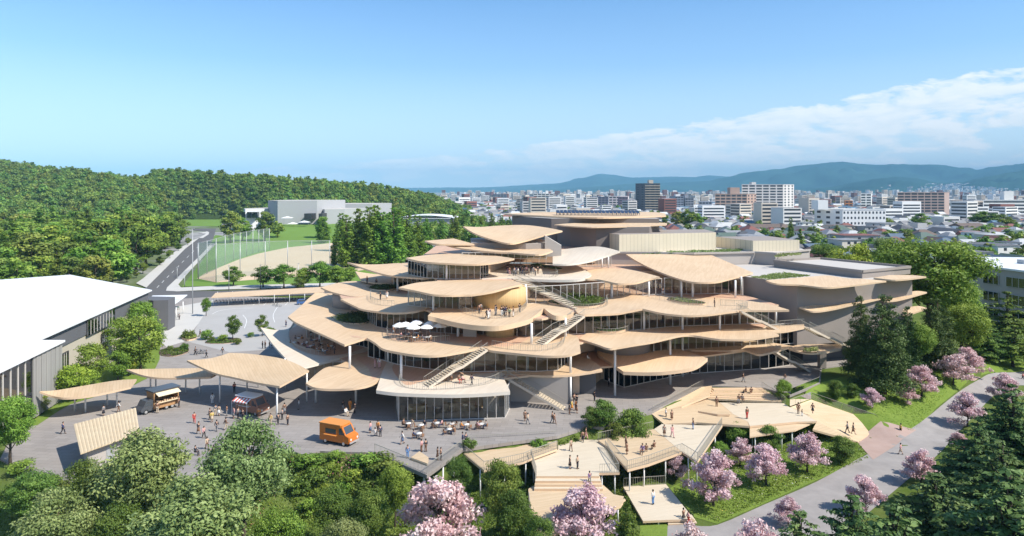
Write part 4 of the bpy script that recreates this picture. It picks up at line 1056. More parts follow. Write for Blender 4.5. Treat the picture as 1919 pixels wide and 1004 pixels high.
for z0, z1 in ((7.4, 10.2), (2.6, 5.4), (-2, .8)):
    rbw(.20, .50, z0, z1); rbw(.64, .98, z0, z1)
for x, y in ((150,200),(158,196),(168,190)):
    mb = MB(); mb.box(x, y, 12.47, x + 2.4, y + 2.8, 13.6); part(mb, 'roof_unit', M['steel'], RB)
# ---------------------------------------------------------------- forested hills, mountains, haze
def interp(xs, ys, x): return np.interp(x, xs, ys)
RX = [-260, -120, 0, 60, 130, 200, 250, 262, 285, 310, 350, 380, 430, 470, 520, 560, 600, 650, 700, 750, 790, 820, 850, 880, 910, 960]
RY = [292, 292, 298, 306, 315, 325, 332, 331, 321, 316, 317, 319, 326, 325, 330, 334, 336, 340, 346, 355, 361, 370, 381, 394, 402, 405]
def hill_z(x, y):
    px = x / y * FPX + CX
    yr = interp(RX, RY, px)
    dr = 930 + 120 * np.clip((260 - px) / 300, 0, 1)
    zr = np.maximum(CAMZ - (yr + 1.5 - HY) * dr / FPX - 9, -2)
    d0 = np.interp(px, [290, 330, 420, 520, 700], [430, 800, 800, 690, 640])
    t = np.clip((y - d0) / (dr - d0), 0, 1)
    b = np.clip((y - dr) / 900, 0, 1)
    w = 0.5 * t**1.25 + 0.5 * t*t*(3-2*t)
    z = zr * w * (1 - 0.9 * b*b)
    bump = np.sin(px * .034 + y * .006) * np.sin(y * .017 + px * .011)
    return z + 6 * bump * t * np.clip(zr / 60, 0, 1) * (1 - t*t*.8) - 0.6 * (1 - t)
us = np.linspace(-0.98, 0.02, 130); ds = np.concatenate([np.linspace(420, 1100, 90), np.linspace(1130, 2300, 24)])
U, Dd = np.meshgrid(us, ds)
HXp, HYp = U * Dd, Dd
HZ = hill_z(HXp, HYp)
nu, nd = len(us), len(ds)
fi = (np.arange(nd - 1)[:, None] * nu + np.arange(nu - 1)[None, :]).ravel()
me = bpy.data.meshes.new('hills')
me.from_pydata(np.stack([HXp.ravel(), HYp.ravel(), HZ.ravel()], 1).tolist(), [], np.stack([fi, fi+1, fi+nu+1, fi+nu], 1).tolist())
me.polygons.foreach_set('use_smooth', [True] * len(fi))
me.materials.append(mat('forest_floor', (0.04, 0.065, 0.015), 0.95, 0.1, nscale=0.05, namt=0.4))
link('hills', me)['kind'] = 'structure'
# mountains: three ridges one behind the other
M['mountain'] = mat('hazed_mountain_forest', (0.018, 0.060, 0.062), 0.95, 0.05, nscale=0.0012, col2=(0.04, 0.10, 0.085))  # blue of the distant haze is mixed into the forest colour
def ridge(name, d, xs, ys, depth, seed, amp):
    pxs = np.linspace(xs[0], xs[-1], 380); rows = 46
    y = np.interp(pxs, xs, ys)
    k = np.array([.25, .5, .25]); y = np.convolve(np.pad(y, 1, 'edge'), k, 'valid')
    V = np.zeros((rows, len(pxs), 3))
    for j in range(rows):
        t = j / (rows - 1); dd = d - depth + 2 * depth * t
        up = (1 - abs(2*t - 1)) ; up = up**0.8
        xw = (pxs - CX) / FPX * d * (dd / d)
        zr = CAMZ - (y - HY) * d / FPX + 0.0
        nz = np.array([noise.fractal(Vector((a / (depth*.5), dd / (depth*.5), seed)), 1.0, 2.0, 6) for a in xw])
        fold = np.array([noise.ridged_multi_fractal(Vector((a / (depth*.35), dd / (depth*.35), seed + 5)), 1.0, 2.0, 5, 1.0, 2.0) for a in xw])
        z = zr * up + amp * zr * (nz * .25 + (fold - 1.2) * .55) * up * (1 - up**3 * .93)
        V[j, :, 0], V[j, :, 1], V[j, :, 2] = xw, dd, z - 12
    n = len(pxs); fi = (np.arange(rows - 1)[:, None] * n + np.arange(n - 1)[None, :]).ravel()
    me = bpy.data.meshes.new(name); me.from_pydata(V.reshape(-1, 3).tolist(), [], np.stack([fi, fi+1, fi+n+1, fi+n], 1).tolist())
    me.polygons.foreach_set('use_smooth', [True] * len(fi)); me.materials.append(M['mountain'])
    link(name, me)['kind'] = 'structure'
ridge('mountains', 17000, [300, 600, 830, 880, 950, 1010, 1050, 1090, 1120, 1150, 1185, 1225, 1260, 1300, 1330, 1380, 1500, 1700, 1919, 2300], [354, 352, 350, 350, 348, 344, 341, 332, 325, 327, 333, 330, 328, 331, 328, 331, 318, 322, 325, 320], 4200, 2.0, 1.0)
ridge('mountains', 12500, [700, 900, 1050, 1130, 1180, 1250, 1330, 1360, 1400, 1450, 1480, 1510, 1540, 1560, 1600, 1640, 1700, 1750, 1800, 1830, 1870, 1919, 1990, 2100, 2400], [362, 358, 353, 346, 342, 340, 337, 331, 323, 318, 313, 308, 304, 303, 305, 309, 307, 307, 312, 316, 308, 300, 296, 300, 310], 3400, 9.0, 1.0)
ridge('mountains', 8200, [1150, 1300, 1420, 1500, 1560, 1600, 1640, 1680, 1720, 1760, 1800, 1840, 1880, 1919, 1980, 2100, 2400], [364, 361, 358, 354, 348, 339, 332, 329, 333, 341, 340, 330, 322, 316, 312, 318, 330], 2000, 14.0, 1.0)
hz = bpy.data.meshes.new('haze')
bmh = bmesh.new(); bmesh.ops.create_cube(bmh, size=1.0); bmh.to_mesh(hz); bmh.free()
hm = bpy.data.materials.new('air'); hm.use_nodes = True; hm.node_tree.nodes.clear()
ht = NT(hm.node_tree)
pv = ht.n('ShaderNodeVolumePrincipled', {'Color': (0.36, 0.72, 1.0, 1), 'Density': 7.2e-5, 'Anisotropy': -0.45})
ht.n('ShaderNodeOutputMaterial', {'Volume': pv.outputs[0]})
hz.materials.append(hm)
ho = link('haze', hz); ho['kind'] = 'stuff'
ho.scale = (52000, 23000, 700); ho.location = (0, 10000, 350 - 13.5); ho.display_type = 'WIRE'

# ---------------------------------------------------------------- the town
M['housewall'] = mat('house_wall', (0.6, 0.58, 0.55), 0.85, objcol=True, nscale=0.4, namt=0.12)
M['houseroof'] = mat('house_roof', (0.15, 0.15, 0.16), 0.7, objcol=True, nscale=0.5, namt=0.2)
M['pane_dark'] = mat('window_glass', (0.045, 0.055, 0.07), 0.15, 0.6)
UNIT = bpy.data.meshes.new('unit_box'); UNIT.from_pydata([(0,0,0),(1,0,0),(1,1,0),(0,1,0),(0,0,1),(1,0,1),(1,1,1),(0,1,1)], [], [(0,3,2,1),(4,5,6,7),(0,1,5,4),(1,2,6,5),(2,3,7,6),(3,0,4,7)])
WIN = UNIT.copy(); WIN.materials.append(M['pane_dark'])
CITYM = {}
def cm(col):
    k = tuple(col)
    if k not in CITYM: CITYM[k] = mat('town_wall_%d' % len(CITYM), col, 0.8, 0.2, nscale=0.1, namt=0.12)
    return CITYM[k]
def tower(px0, px1, pxs, ytop, ybase, col, rows, cols, label, scol=None, style='grid', scols=2, dep=None, top=None, name='apartment_block', d=None, winw=.8, winh=.55):
    """front face px0..px1, side face px1..pxs (or left of px0 when pxs < px0); windows are parts"""
    d = d or CAMZ * FPX / (ybase - HY)
    x0, x1 = qx(px0, d), qx(px1, d); zt = CAMZ - (ytop - HY) * d / FPX
    dep = dep or max(10, abs(x1 - x0) * .4)
    e = empty(name, ((x0 + x1) / 2, d, 0), 0, label, 'building')
    # the side face leans outward so that as much of it shows as in the photograph
    if pxs >= px1: pts = [(x0, d), (x1, d), (qx(pxs, d + dep), d + dep), (x0 + (qx(pxs, d + dep) - x1), d + dep)]; sa, sb = Vector((x1, d, 0)), Vector((*pts[2], 0))
    else: pts = [(x0, d), (x1, d), (x1 + (qx(pxs, d + dep) - x0), d + dep), (qx(pxs, d + dep), d + dep)]; sa, sb = Vector((*pts[3], 0)), Vector((x0, d, 0))
    mb = MB(); mb.prism(pts, -.2, zt, 0, 1); part(mb, 'wall', [cm(col), M['roofmembrane']], e)
    mb = MB()
    for i in range(4):
        a, b = pts[i], pts[(i+1) % 4]; mb.beam((*a, zt + .3), (*b, zt + .3), .5, .6)
    part(mb, 'parapet', cm(col), e)
    def face(a, b, n, side):
        L = (b - a).length; u = (b - a) / L; rz = math.atan2(u.y, u.x); nrm = Vector((u.y, -u.x, 0))
        fh = zt / rows
        for r in range(rows):
            z = r * fh + fh * .28
            if z + fh * winh < 1 : continue
            if style == 'band' and not side:
                o = link('window', WIN, e); o.scale = (L * .97, .35, fh * winh); c = a + u * (L * .015) + nrm * .05
                o.location = (c.x - e.location.x, c.y - e.location.y, z); o.rotation_euler = (0, 0, rz); continue
            for k in range(n):
                w = L / n; o = link('window', WIN, e); o.scale = (w * (winw if not side else .4), .3, fh * winh)
                c = a + u * (w * (k + .5 - (winw if not side else .4) / 2)) + nrm * .06
                o.location = (c.x - e.location.x, c.y - e.location.y, z); o.rotation_euler = (0, 0, rz)
            if style == 'balcony' and not side:
                mb = MB(); c0, c1 = a + nrm * .7, b + nrm * .7; mb.beam((c0.x, c0.y, r*fh + .55), (c1.x, c1.y, r*fh + .55), 1.4, 1.0); part(mb, 'balcony', cm(scol or col), e)
    face(Vector((x0, d, 0)), Vector((x1, d, 0)), cols, False)
    if scols: face(sa, sb, scols, True)
    if top:
        for a, b, yt in top:
            mb = MB(); mb.box(qx(a, d), d + dep*.3, zt, qx(b, d), d + dep*.8, CAMZ - (yt - HY) * d / FPX); part(mb, 'roof_house', cm(scol or col), e)
    return e
tower(1208.5, 1237, 1191, 344, 399, (0.12, 0.125, 0.14), 12, 3, 'tall dark tower with a beige flank, tallest left of the solar roof', (0.50, 0.44, 0.36), 'balcony', 2, 24, [(1218, 1226, 337)], 'tower')
tower(1340, 1400, 1418, 364, 404, (0.42, 0.30, 0.25), 7, 6, 'brown apartment slab with dark window bands, left of the taller white one', None, 'grid', 3, 26, [(1372, 1390, 351)])
tower(1390, 1468, 1488, 346, 406, (0.62, 0.60, 0.58), 11, 6, 'tall pale apartment slab with long dark window strips', None, 'grid', 3, 22, [(1412, 1420, 341)], d=950)
tower(1682, 1770, 1779, 361, 409, (0.40, 0.31, 0.28), 9, 7, 'broad brown apartment slab with a regular grid of dark loggias', None, 'grid', 0, 16, None, winw=.86, winh=.62)
tower(1579, 1660, 1526, 393, 433, (0.78, 0.78, 0.77), 4, 12, 'white office block with rows of small windows and a stair tower', None, 'grid', 3, 26, [(1541, 1560, 375)], 'office_block', winw=.45, winh=.42)
tower(1842, 1960, 1975, 375, 407, (0.74, 0.74, 0.72), 5, 1, 'long white banded building at the right edge of the town', None, 'band', 0, 16, [(1887, 1905, 358)], 'hospital', winh=.5)
tower(1000, 1037, 992, 363, 391, (0.55, 0.56, 0.55), 8, 5, 'pale slab of flats with a white end wall, left of the roof', (0.78, 0.78, 0.76), 'balcony', 0, 20, [(993, 998, 357), (1023, 1028, 357)])
tower(1109, 1140, 1106, 369, 389, (0.17, 0.18, 0.24), 5, 5, 'dark blue-grey block on the skyline above the solar panels', None, 'grid', 0, 20)
tower(1141, 1162, 1158, 368, 391, (0.62, 0.57, 0.58), 5, 3, 'pinkish white block on the skyline above the solar panels', None, 'grid', 1, 20)
tower(1160, 1177, 1158, 369, 392, (0.20, 0.15, 0.20), 5, 3, 'dark plum block just left of the tall tower', None, 'grid', 0, 20)
tower(1177, 1190, 1176, 374, 393, (0.56, 0.52, 0.52), 4, 2, 'small greyish block touching the tall tower', None, 'grid', 0, 20)
tower(1265, 1281, 1254, 368, 394, (0.28, 0.31, 0.37), 6, 3, 'white sided grey block right of the tall tower', (0.7, 0.7, 0.7), 'grid', 0, 22, [(1268, 1276, 364)])
tower(1284, 1300, 1279, 371, 394, (0.27, 0.29, 0.33), 5, 3, 'grey block with a rooftop tank right of the tall tower', None, 'grid', 0, 20, [(1285, 1292, 364)])
tower(1613, 1633, 1634, 363, 392, (0.78, 0.78, 0.77), 6, 2, 'slim white block between the office and the brown slab', None, 'grid', 0, 18)
tower(1806, 1825, 1840, 375, 398, (0.26, 0.29, 0.36), 5, 4, 'slate blue block left of the long banded building', None, 'grid', 2, 18)
tower(1782, 1804, 1781, 375, 399, (0.60, 0.52, 0.46), 4, 4, 'beige block right of the brown grid slab', None, 'grid', 0, 18)
tower(1584, 1598, 1582, 376, 392, (0.50, 0.20, 0.08), 3, 2, 'small orange brown block behind the white office', None, 'grid', 0, 12)
tower(898, 925, 896, 366, 377, (0.25, 0.25, 0.27), 4, 5, 'dark distant block above the hill trees', None, 'grid', 0, 20)
tower(926, 950, 924, 364, 377, (0.22, 0.24, 0.28), 4, 4, 'dark distant block with a white tank on its roof', None, 'grid', 0, 20, [(938, 943, 361)])
tower(870, 888, 869, 369, 379, (0.56, 0.55, 0.58), 3, 4, 'pale distant block at the foot of the wooded hill', None, 'grid', 0, 20)
tower(969, 981, 968, 373, 387, (0.30, 0.29, 0.28), 5, 2, 'dark grey block left of the pale slab of flats', None, 'grid', 0, 20)
tower(1310, 1334, 1309, 378, 394, (0.33, 0.36, 0.42), 3, 4, 'grey blue low block left of the brown slab', None, 'grid', 0, 20)

hr = random.Random(11)
WCOL = [(0.62,0.60,0.57), (0.70,0.69,0.66), (0.50,0.49,0.48), (0.55,0.47,0.40), (0.38,0.38,0.39), (0.66,0.62,0.54), (0.74,0.73,0.72)]
RCOL = [((0.075,0.08,0.095), 'dark slate'), ((0.14,0.14,0.15), 'grey'), ((0.22,0.09,0.075), 'reddish'), ((0.11,0.155,0.21), 'blue'), ((0.16,0.12,0.10), 'brown'), ((0.46,0.47,0.48), 'pale'), ((0.10,0.145,0.125), 'green'), ((0.26,0.27,0.29), 'light grey')]
def house_meshes(w, l, h, r, hip):
    wl = MB(); wl.box(-w/2, -l/2, 0, w/2, l/2, h)
    if not hip: wl.add([(-w/2,-l/2,h),(w/2,-l/2,h),(0,-l/2,h+r)], [(0,1,2)]); wl.add([(-w/2,l/2,h),(w/2,l/2,h),(0,l/2,h+r)], [(2,1,0)])
    o = .5; ro = MB(); k = l/2 + o; s = l/2 - w/2*.9 if hip else k; e = h - r * o / (w/2)
    if hip: s = max(s, .4)
    t = .12
    ro.add([(-w/2-o,-k,e),(w/2+o,-k,e),(w/2+o,k,e),(-w/2-o,k,e),(0,-s,h+r+t),(0,s,h+r+t)], [(1,2,5,4),(3,0,4,5),(0,1,4),(2,3,5),(3,2,1,0)])
    wn_ = MB()
    for fl in range(int(h // 2.7)):
        z = .9 + fl * 2.8
        for f in (-.28, .22):
            wn_.box(w*f, -l/2-.06, z, w*f + 1.5, -l/2+.02, z + 1.2)
        for f in (-.3, .05): wn_.box(-w/2-.06, l*f, z, -w/2+.02, l*f + 1.4, z + 1.2); wn_.box(w/2-.02, l*f, z, w/2+.06, l*f + 1.4, z + 1.2)
    return wl, ro, wn_
HP = []
for w, l, h, r, hip in ((8,10,5.6,2.4,True),(7,11,5.6,2.2,False),(9,12,5.6,2.6,True),(11,14,3.4,2.6,False),(10,9,8.4,.35,True),(14,18,8.6,.3,True),(12,22,6,2.0,False)):
    a, b, c = house_meshes(w, l, h, r, hip)
    ms = []
    for q, m in ((a, M['housewall']), (b, M['houseroof']), (c, M['pane_dark'])):
        me = q.mesh('house_piece'); me.materials.append(m); ms.append(me)
    HP.append((ms, w, l, h, r, hip, (a, b, c)))
cells = []
d = 255.0
while d < 4800:
    stp = 15.5 if d < 1000 else (24 if d < 2000 else 42)
    x = -0.10 * d + (d < 420) * (60 + .18 * d)
    while x < 0.86 * d:
        cells.append((x + hr.uniform(-3, 3), d + hr.uniform(-3, 3), stp))
        x += stp * (1.35 if hr.random() < .22 else 1.0)
    d += stp * (1.45 if hr.random() < .25 else 1.0)
SKIP = [(-20, 100, 40, 215), (70, 130, 100, 200)]
taken = [(o.location.x, o.location.y, 34) for o in COL.objects if o.get('category') == 'building' and o.location.y > 300]
houses, farh = [], []
for x, y, s in cells:
    if any((x-a)**2 + (y-b)**2 < (c + 6)**2 for a, b, c in taken): continue
    if hr.random() < .10: continue
    if y < 420 and x < 40 + (y - 250) * .1: continue
    if x < -.02 * y and y < 700: continue
    if not (-.12 * y < x < .80 * y): continue
    (houses if len(houses) < 290 else farh).append((x, y, s))
def zone(x, y):
    px = x / y * FPX + CX
    near = 'near row' if y < 330 else ('middle rows' if y < 420 else 'farther rows')
    return near + (' behind the stage tower' if px < 1200 else ' behind the cream roof boxes' if px < 1420 else ' before the white office block' if px < 1640 else ' before the brown grid slab' if px < 1790 else ' above the pale office roof')
for i, (x, y, s) in enumerate(houses):
    k = hr.choices(range(7), [5, 5, 4, 2, 2, 1, 1])[0]
    ms, w, l, h, r, hip, _ = HP[k]
    rc, rn = hr.choice(RCOL); wi = hr.randrange(7); sc = hr.uniform(.9, 1.15)
    kind = 'flat roofed house' if r < .5 else 'house'
    e = empty('house', (x, y, -.2), hr.choice((0.15, .15 + PI/2)) + hr.uniform(-.12, .12), '%s %s with %s %s, %s' % (('pale','white','greyish','tan','dark grey','cream','bright white')[wi], 'block' if r < .5 else 'house', rn, 'flat roof' if r < .5 else ('hipped roof' if hip else 'gabled roof'), zone(x, y)), 'house', 'houses of the town beyond the culture centre')
    e.scale = (sc, sc, sc)
    for nm, me, c in zip(('wall', 'roof', 'window'), ms, (WCOL[wi], rc, (1,1,1))):
        o = link(nm, me, e); o.color = (*c, 1)
        if nm == 'window': o['kind'] = 'stuff'
# the far mass of the town as one mesh
mb = MB(); cols = []
CM = [mat('far_wall_a', (0.66,0.65,0.63)), mat('far_wall_b', (0.50,0.49,0.48)), mat('far_wall_c', (0.60,0.53,0.45)), mat('far_roof_a', (0.10,0.11,0.13)), mat('far_roof_b', (0.22,0.22,0.23)), mat('far_roof_c', (0.25,0.11,0.09)), mat('far_roof_d', (0.12,0.20,0.28)), mat('far_roof_e', (0.55,0.56,0.57)), mat('far_white', (0.78,0.78,0.77)), M['pane_dark']]
def farbox(x, y, z0, w, l, h, r, rz, wi, ri):
    c, s = math.cos(rz), math.sin(rz); T = lambda a, b: (x + a*c - b*s, y + a*s + b*c)
    q = [T(-w/2,-l/2), T(w/2,-l/2), T(w/2,l/2), T(-w/2,l/2)]
    vs = [(*p, z0 - 1) for p in q] + [(*p, z0 + h) for p in q]
    mb.add(vs, [(0,1,5,4),(1,2,6,5),(2,3,7,6),(3,0,4,7)], wi)
    if r < .5: mb.add(vs[4:], [(0,1,2,3)], ri)
    else:
        k = .0 if r > 1.5 else .3
        a, b = T(0, -l*.5*(1-k)), T(0, l*.5*(1-k))
        mb.add(vs[4:] + [(*a, z0+h+r), (*b, z0+h+r)], [(1,2,5,4),(3,0,4,5),(0,1,4),(2,3,5)], ri)
    if h > 9:
        n = int(h // 3.2)
        for i in range(n):
            zz = z0 + 1.4 + i * 3.2
            for u, v in ((q[0], q[1]), (q[3], q[0]), (q[1], q[2])):
                nx_, ny_ = (v[1]-u[1]), -(v[0]-u[0]); L = math.hypot(nx_, ny_); nx_, ny_ = nx_/L*.1, ny_/L*.1
                uu = (u[0]+(v[0]-u[0])*.06+nx_, u[1]+(v[1]-u[1])*.06+ny_); vv = (u[0]+(v[0]-u[0])*.94+nx_, u[1]+(v[1]-u[1])*.94+ny_)
                mb.add([(*uu,zz),(*vv,zz),(*vv,zz+1.5),(*uu,zz+1.5)], [(0,1,2,3)], 9)
for x, y, s in farh:
    tall = hr.random() < (.035 if y < 1500 else .12)
    if tall: farbox(x, y, 0, hr.uniform(12, 26), hr.uniform(11, 18), hr.uniform(11, 26 if y < 2500 else 40), .2, hr.choice((.15, .15 + PI/2, .5)), hr.choice((0, 1, 2, 2, 8, 5)), hr.choice((4, 7)))
    else: farbox(x, y, 0, hr.uniform(7, s*.62), hr.uniform(8, s*.7), hr.uniform(4, 7.5), hr.choice((.2, 2, 2.4)), hr.choice((.15, .15 + PI/2)) + hr.uniform(-.1, .1), hr.choice((0, 0, 1, 2, 8)), hr.choices((3, 4, 5, 6, 7), (5, 4, 2, 2, 3))[0])
for i in range(420):
    u = hr.gauss(.655, .045); y = hr.uniform(5600, 7400); x = u * y
    z = max(0, (y - 6000) * .07)
    farbox(x, y, z, hr.uniform(14, 40), hr.uniform(12, 30), hr.uniform(7, 22), .2, hr.uniform(0, 3), hr.choice((0, 8)), 7)
for i in range(1000):
    u = hr.uniform(-.1, .8); y = hr.uniform(4800, 7000); x = u * y
    farbox(x, y, 0, hr.uniform(18, 60), hr.uniform(14, 40), hr.choice((8, 8, 9, 12, 22)), .2, hr.uniform(0, 3), hr.choice((0, 1, 2, 8)), hr.choice((4, 7)))
mb.build('distant_town', CM)['kind'] = 'stuff'
# ---------------------------------------------------------------- trees
nr = np.random.RandomState(5)
def unit(n):
    v = nr.normal(size=(n, 3)); return v / (np.linalg.norm(v, axis=1)[:, None] + 1e-9)
def leaf_object(name, C, OUT, size, tint, m, parent=None, wide=.62, up=.45, jit=.9, extra=None, mesh_only=False):
    """one mesh of small leaf faces at centres C, facing roughly outward"""
    n = len(C)
    nrm = OUT * .7 + np.array([0, 0, up]) + unit(n) * jit
    nrm /= np.linalg.norm(nrm, axis=1)[:, None] + 1e-9
    t = np.cross(nrm, unit(n)); t /= np.linalg.norm(t, axis=1)[:, None] + 1e-9
    b = np.cross(nrm, t)
    s = size * nr.uniform(.65, 1.35, n)[:, None]
    V = np.stack([C - t*s*.55, C - b*s*.5*wide + t*s*.05, C + t*s*.55, C + b*s*.5*wide + t*s*.05], 1)
    V[:, [0, 2], 2] -= (s * .12)
    V = V.reshape(-1, 3)
    me = bpy.data.meshes.new(name)
    me.vertices.add(4*n); me.vertices.foreach_set('co', V.ravel())
    me.loops.add(4*n); me.loops.foreach_set('vertex_index', np.arange(4*n))
    me.polygons.add(n); me.polygons.foreach_set('loop_start', np.arange(n)*4)
    a = me.attributes.new('tint', 'FLOAT', 'FACE'); a.data.foreach_set('value', np.clip(tint, 0, 1).astype(np.float32))
    me.materials.append(m); me.update(); me.validate()
    return me if mesh_only else link(name, me, parent)
def clump_cloud(clumps, per, surf=.5):
    """clumps: (x, y, z, rx, ry, rz, tint); returns centres, outward directions, tints"""
    Cs, Os, Ts = [], [], []
    tot = sum((c[3]*c[4]*c[5])**(2/3) for c in clumps)
    for c in clumps:
        n = max(6, int(per * len(clumps) * (c[3]*c[4]*c[5])**(2/3) / tot))
        u = unit(n); r = nr.uniform(0, 1, n)**surf
        r *= 1 + .22*np.sin(u[:,0]*5+c[0]*3)*np.sin(u[:,1]*6+c[1]*2)
        Cs.append(np.array(c[:3]) + u * r[:, None] * np.array(c[3:6])); Os.append(u)
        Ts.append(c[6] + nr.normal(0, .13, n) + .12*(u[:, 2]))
    return np.concatenate(Cs), np.concatenate(Os), np.concatenate(Ts)
def trunk_mesh(h, r, ends, m, fork=.35, lean=0.0, top=.82, n=8, rl=.28):
    mb = MB(); k = 6
    sp = [Vector((lean*h*t*t + r*.8*math.sin(t*5), r*.7*math.sin(t*4+1), h*top*t)) for t in np.linspace(0, 1, k)]
    sp[0].z = -.25
    mb.tube(sp, [r*1.35] + [r*(1 - .82*t) for t in np.linspace(.15, 1, k-1)], n)
    for e in ends:
        e = Vector(e); t = min(.92, max(fork, (e.z/h - .22)/top if h else fork)) if True else fork
        q = t * (k-1); i = min(int(q), k-2); s = sp[i].lerp(sp[i+1], q-i)
        mid = s.lerp(e, .5) + Vector((0, 0, -.06*h*.3))
        mb.tube([s, mid, e], [r*rl*1.5*(1-t*.5), r*rl, r*rl*.3], 5, 0, False)
    me = mb.mesh('trunk'); me.materials.append(m); return me
def broad_proto(h, R_, n_cl, per, leaf, m, bark='bark', base=.28, seed=1, flat=.85, squash=1.0, cl=.36, rtr=None, wide=.62, jit=.72):
    """rounded crown of many separate clumps with gaps between them"""
    q = random.Random(seed); clumps = []
    ch = h*(1-base); cz = h*base + ch*.5
    for i in range(n_cl):
        while True:
            v = Vector((q.uniform(-1,1), q.uniform(-1,1), q.uniform(-1,1)))
            if .25 < v.length < 1: break
        v = v.normalized() * (v.length**.45)
        lo = 1 - .28*max(0, v.z)**2 - .25*max(0, -v.z)
        s = q.uniform(.65, 1.25) * cl * R_
        clumps.append((v.x*R_*.74*lo, v.y*R_*.74*lo, cz + v.z*ch*.42*squash, s*q.uniform(.9,1.3), s*q.uniform(.9,1.3), s*flat*q.uniform(.6,.95), q.uniform(.25,.75)))
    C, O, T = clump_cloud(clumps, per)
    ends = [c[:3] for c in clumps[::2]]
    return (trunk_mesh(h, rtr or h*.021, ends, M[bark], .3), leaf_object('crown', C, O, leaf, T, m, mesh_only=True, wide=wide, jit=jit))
def conifer_proto(h, R_, lev, per, leaf, m, bark='barkred', base=.12, seed=1, droop=.15, flat=.45, power=.75, tier=6, top=.98, wide=.5, shag=1.0):
    q = random.Random(seed); clumps = []
    for l in range(lev):
        t = l/(lev-1); z = h*(base + (1-base)*t*.98); rad = R_*(max(.04, 1-t)**power)*q.uniform(.8,1.12)
        k = max(2, round(tier*(1-t*.6)))
        a0 = q.uniform(0, 6.28)
        for j in range(k):
            a = a0 + j*6.283/k + q.uniform(-.3,.3); rr = rad*q.uniform(.7,1.1)*shag + rad*(1-shag)
            for f, sc in ((.78, 1.0), (.38, .85)):
                s = max(.16*h/lev*2.2, rad*.36*sc)
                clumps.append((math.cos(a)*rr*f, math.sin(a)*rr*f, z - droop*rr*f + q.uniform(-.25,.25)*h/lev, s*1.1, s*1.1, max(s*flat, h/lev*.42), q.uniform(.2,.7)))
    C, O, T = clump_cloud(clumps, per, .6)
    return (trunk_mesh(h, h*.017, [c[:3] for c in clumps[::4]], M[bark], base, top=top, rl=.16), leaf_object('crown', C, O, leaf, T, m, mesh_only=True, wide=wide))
def spread_proto(h, R_, n_l, per, leaf, m, bark, seed, zlo=.35, flat=.4, wide=.6, cl=.30, arch=.25):
    """vase or umbrella of limbs with clumps along them (cherry, layered cedar boughs)"""
    q = random.Random(seed); clumps = []; ends = []
    for i in range(n_l):
        a = i*2.399 + q.uniform(-.3,.3); rr = R_*math.sqrt((i+.5)/n_l)*q.uniform(.8,1.1)
        zz = h*(zlo + (1-zlo)*(1-(rr/R_)**2*.75)*q.uniform(.78,1.0))
        for f in (.5, .8, 1.0):
            s = cl*R_*q.uniform(.7,1.1)*(1.1-.35*f)
            clumps.append((math.cos(a)*rr*f + q.uniform(-.1,.1)*R_, math.sin(a)*rr*f + q.uniform(-.1,.1)*R_, zz - arch*(1-f)*h*.35, s, s, s*flat, q.uniform(.2,.8)))
        ends.append(clumps[-1][:3]); ends.append(clumps[-2][:3])
    C, O, T = clump_cloud(clumps, per, .5)
    return (trunk_mesh(h*.8, h*.026, ends, M[bark], .22, .03, .75), leaf_object('crown', C, O, leaf, T, m, mesh_only=True, wide=wide))
def cedar_proto(h, R_, lev, per, leaf, m, seed, base=.08):
    """tiers of long level boughs, each a flat fan of sprays drooping at the tip"""
    q = random.Random(seed); clumps = []; ends = []
    for l in range(lev):
        t = l/(lev-1); z = h*(base+(1-base)*t); rad = R_*(1-t)**.72 + .3
        k = max(3, int(9*(1-t*.6))); a0 = q.uniform(0, 6.28)
        for j in range(k):
            a = a0 + j*6.283/k + q.uniform(-.3,.3); rr = rad*q.uniform(.75,1.12); tn = q.uniform(.15,.75)
            for f in (.3, .52, .74, .95):
                s = max(.3, rad*.19*q.uniform(.8,1.2)*(1.25-.5*f))
                clumps.append((math.cos(a)*rr*f, math.sin(a)*rr*f, z + .05*rr*f - .10*rr*f*f + q.uniform(-.12,.12), s*1.25, s*1.25, s*.26, tn + .15*f))
            ends.append(clumps[-2][:3])
    C, O, T = clump_cloud(clumps, per, .6)
    return (trunk_mesh(h, h*.024, ends, M['barkdark'], base, top=.97, rl=.14), leaf_object('crown', C, O, leaf, T, m, mesh_only=True, wide=.6, up=.9, jit=.5))
G = {}
G['fresh'] = leafmat('fresh_leaves', [(0.098,0.172,0.022), (0.185,0.293,0.040), (0.326,0.433,0.076)])
G['lime'] = leafmat('yellow_green_leaves', [(0.138,0.195,0.019), (0.265,0.330,0.034), (0.456,0.490,0.068)])
G['mid'] = leafmat('mid_green_leaves', [(0.061,0.115,0.020), (0.121,0.192,0.032), (0.234,0.306,0.062)])
G['soft'] = leafmat('soft_green_leaves', [(0.138,0.201,0.055), (0.240,0.317,0.105), (0.412,0.487,0.189)])
G['deep'] = leafmat('deep_green_needles', [(0.039,0.074,0.018), (0.084,0.135,0.031), (0.167,0.222,0.058)], .12)
G['cedar'] = leafmat('cedar_needles', [(0.035,0.075,0.018), (0.081,0.142,0.036), (0.181,0.256,0.076)], .12)
G['poplar'] = leafmat('poplar_leaves', [(0.085,0.169,0.023), (0.168,0.286,0.041), (0.309,0.449,0.076)])
G['forest'] = leafmat('forest_leaves', [(0.067,0.137,0.021), (0.157,0.260,0.036), (0.351,0.451,0.073)], .3, var=.6)
G['olive'] = leafmat('olive_leaves', [(0.095,0.141,0.024), (0.191,0.239,0.043), (0.334,0.377,0.083)], .2, var=.7)
G['pink'] = leafmat('cherry_blossom', [(0.50,0.29,0.30), (0.73,0.52,0.53), (0.83,0.69,0.69)], .3, var=.12)
G['herbs'] = leafmat('undergrowth_leaves', [(0.081,0.122,0.019), (0.153,0.216,0.034), (0.265,0.301,0.062)])
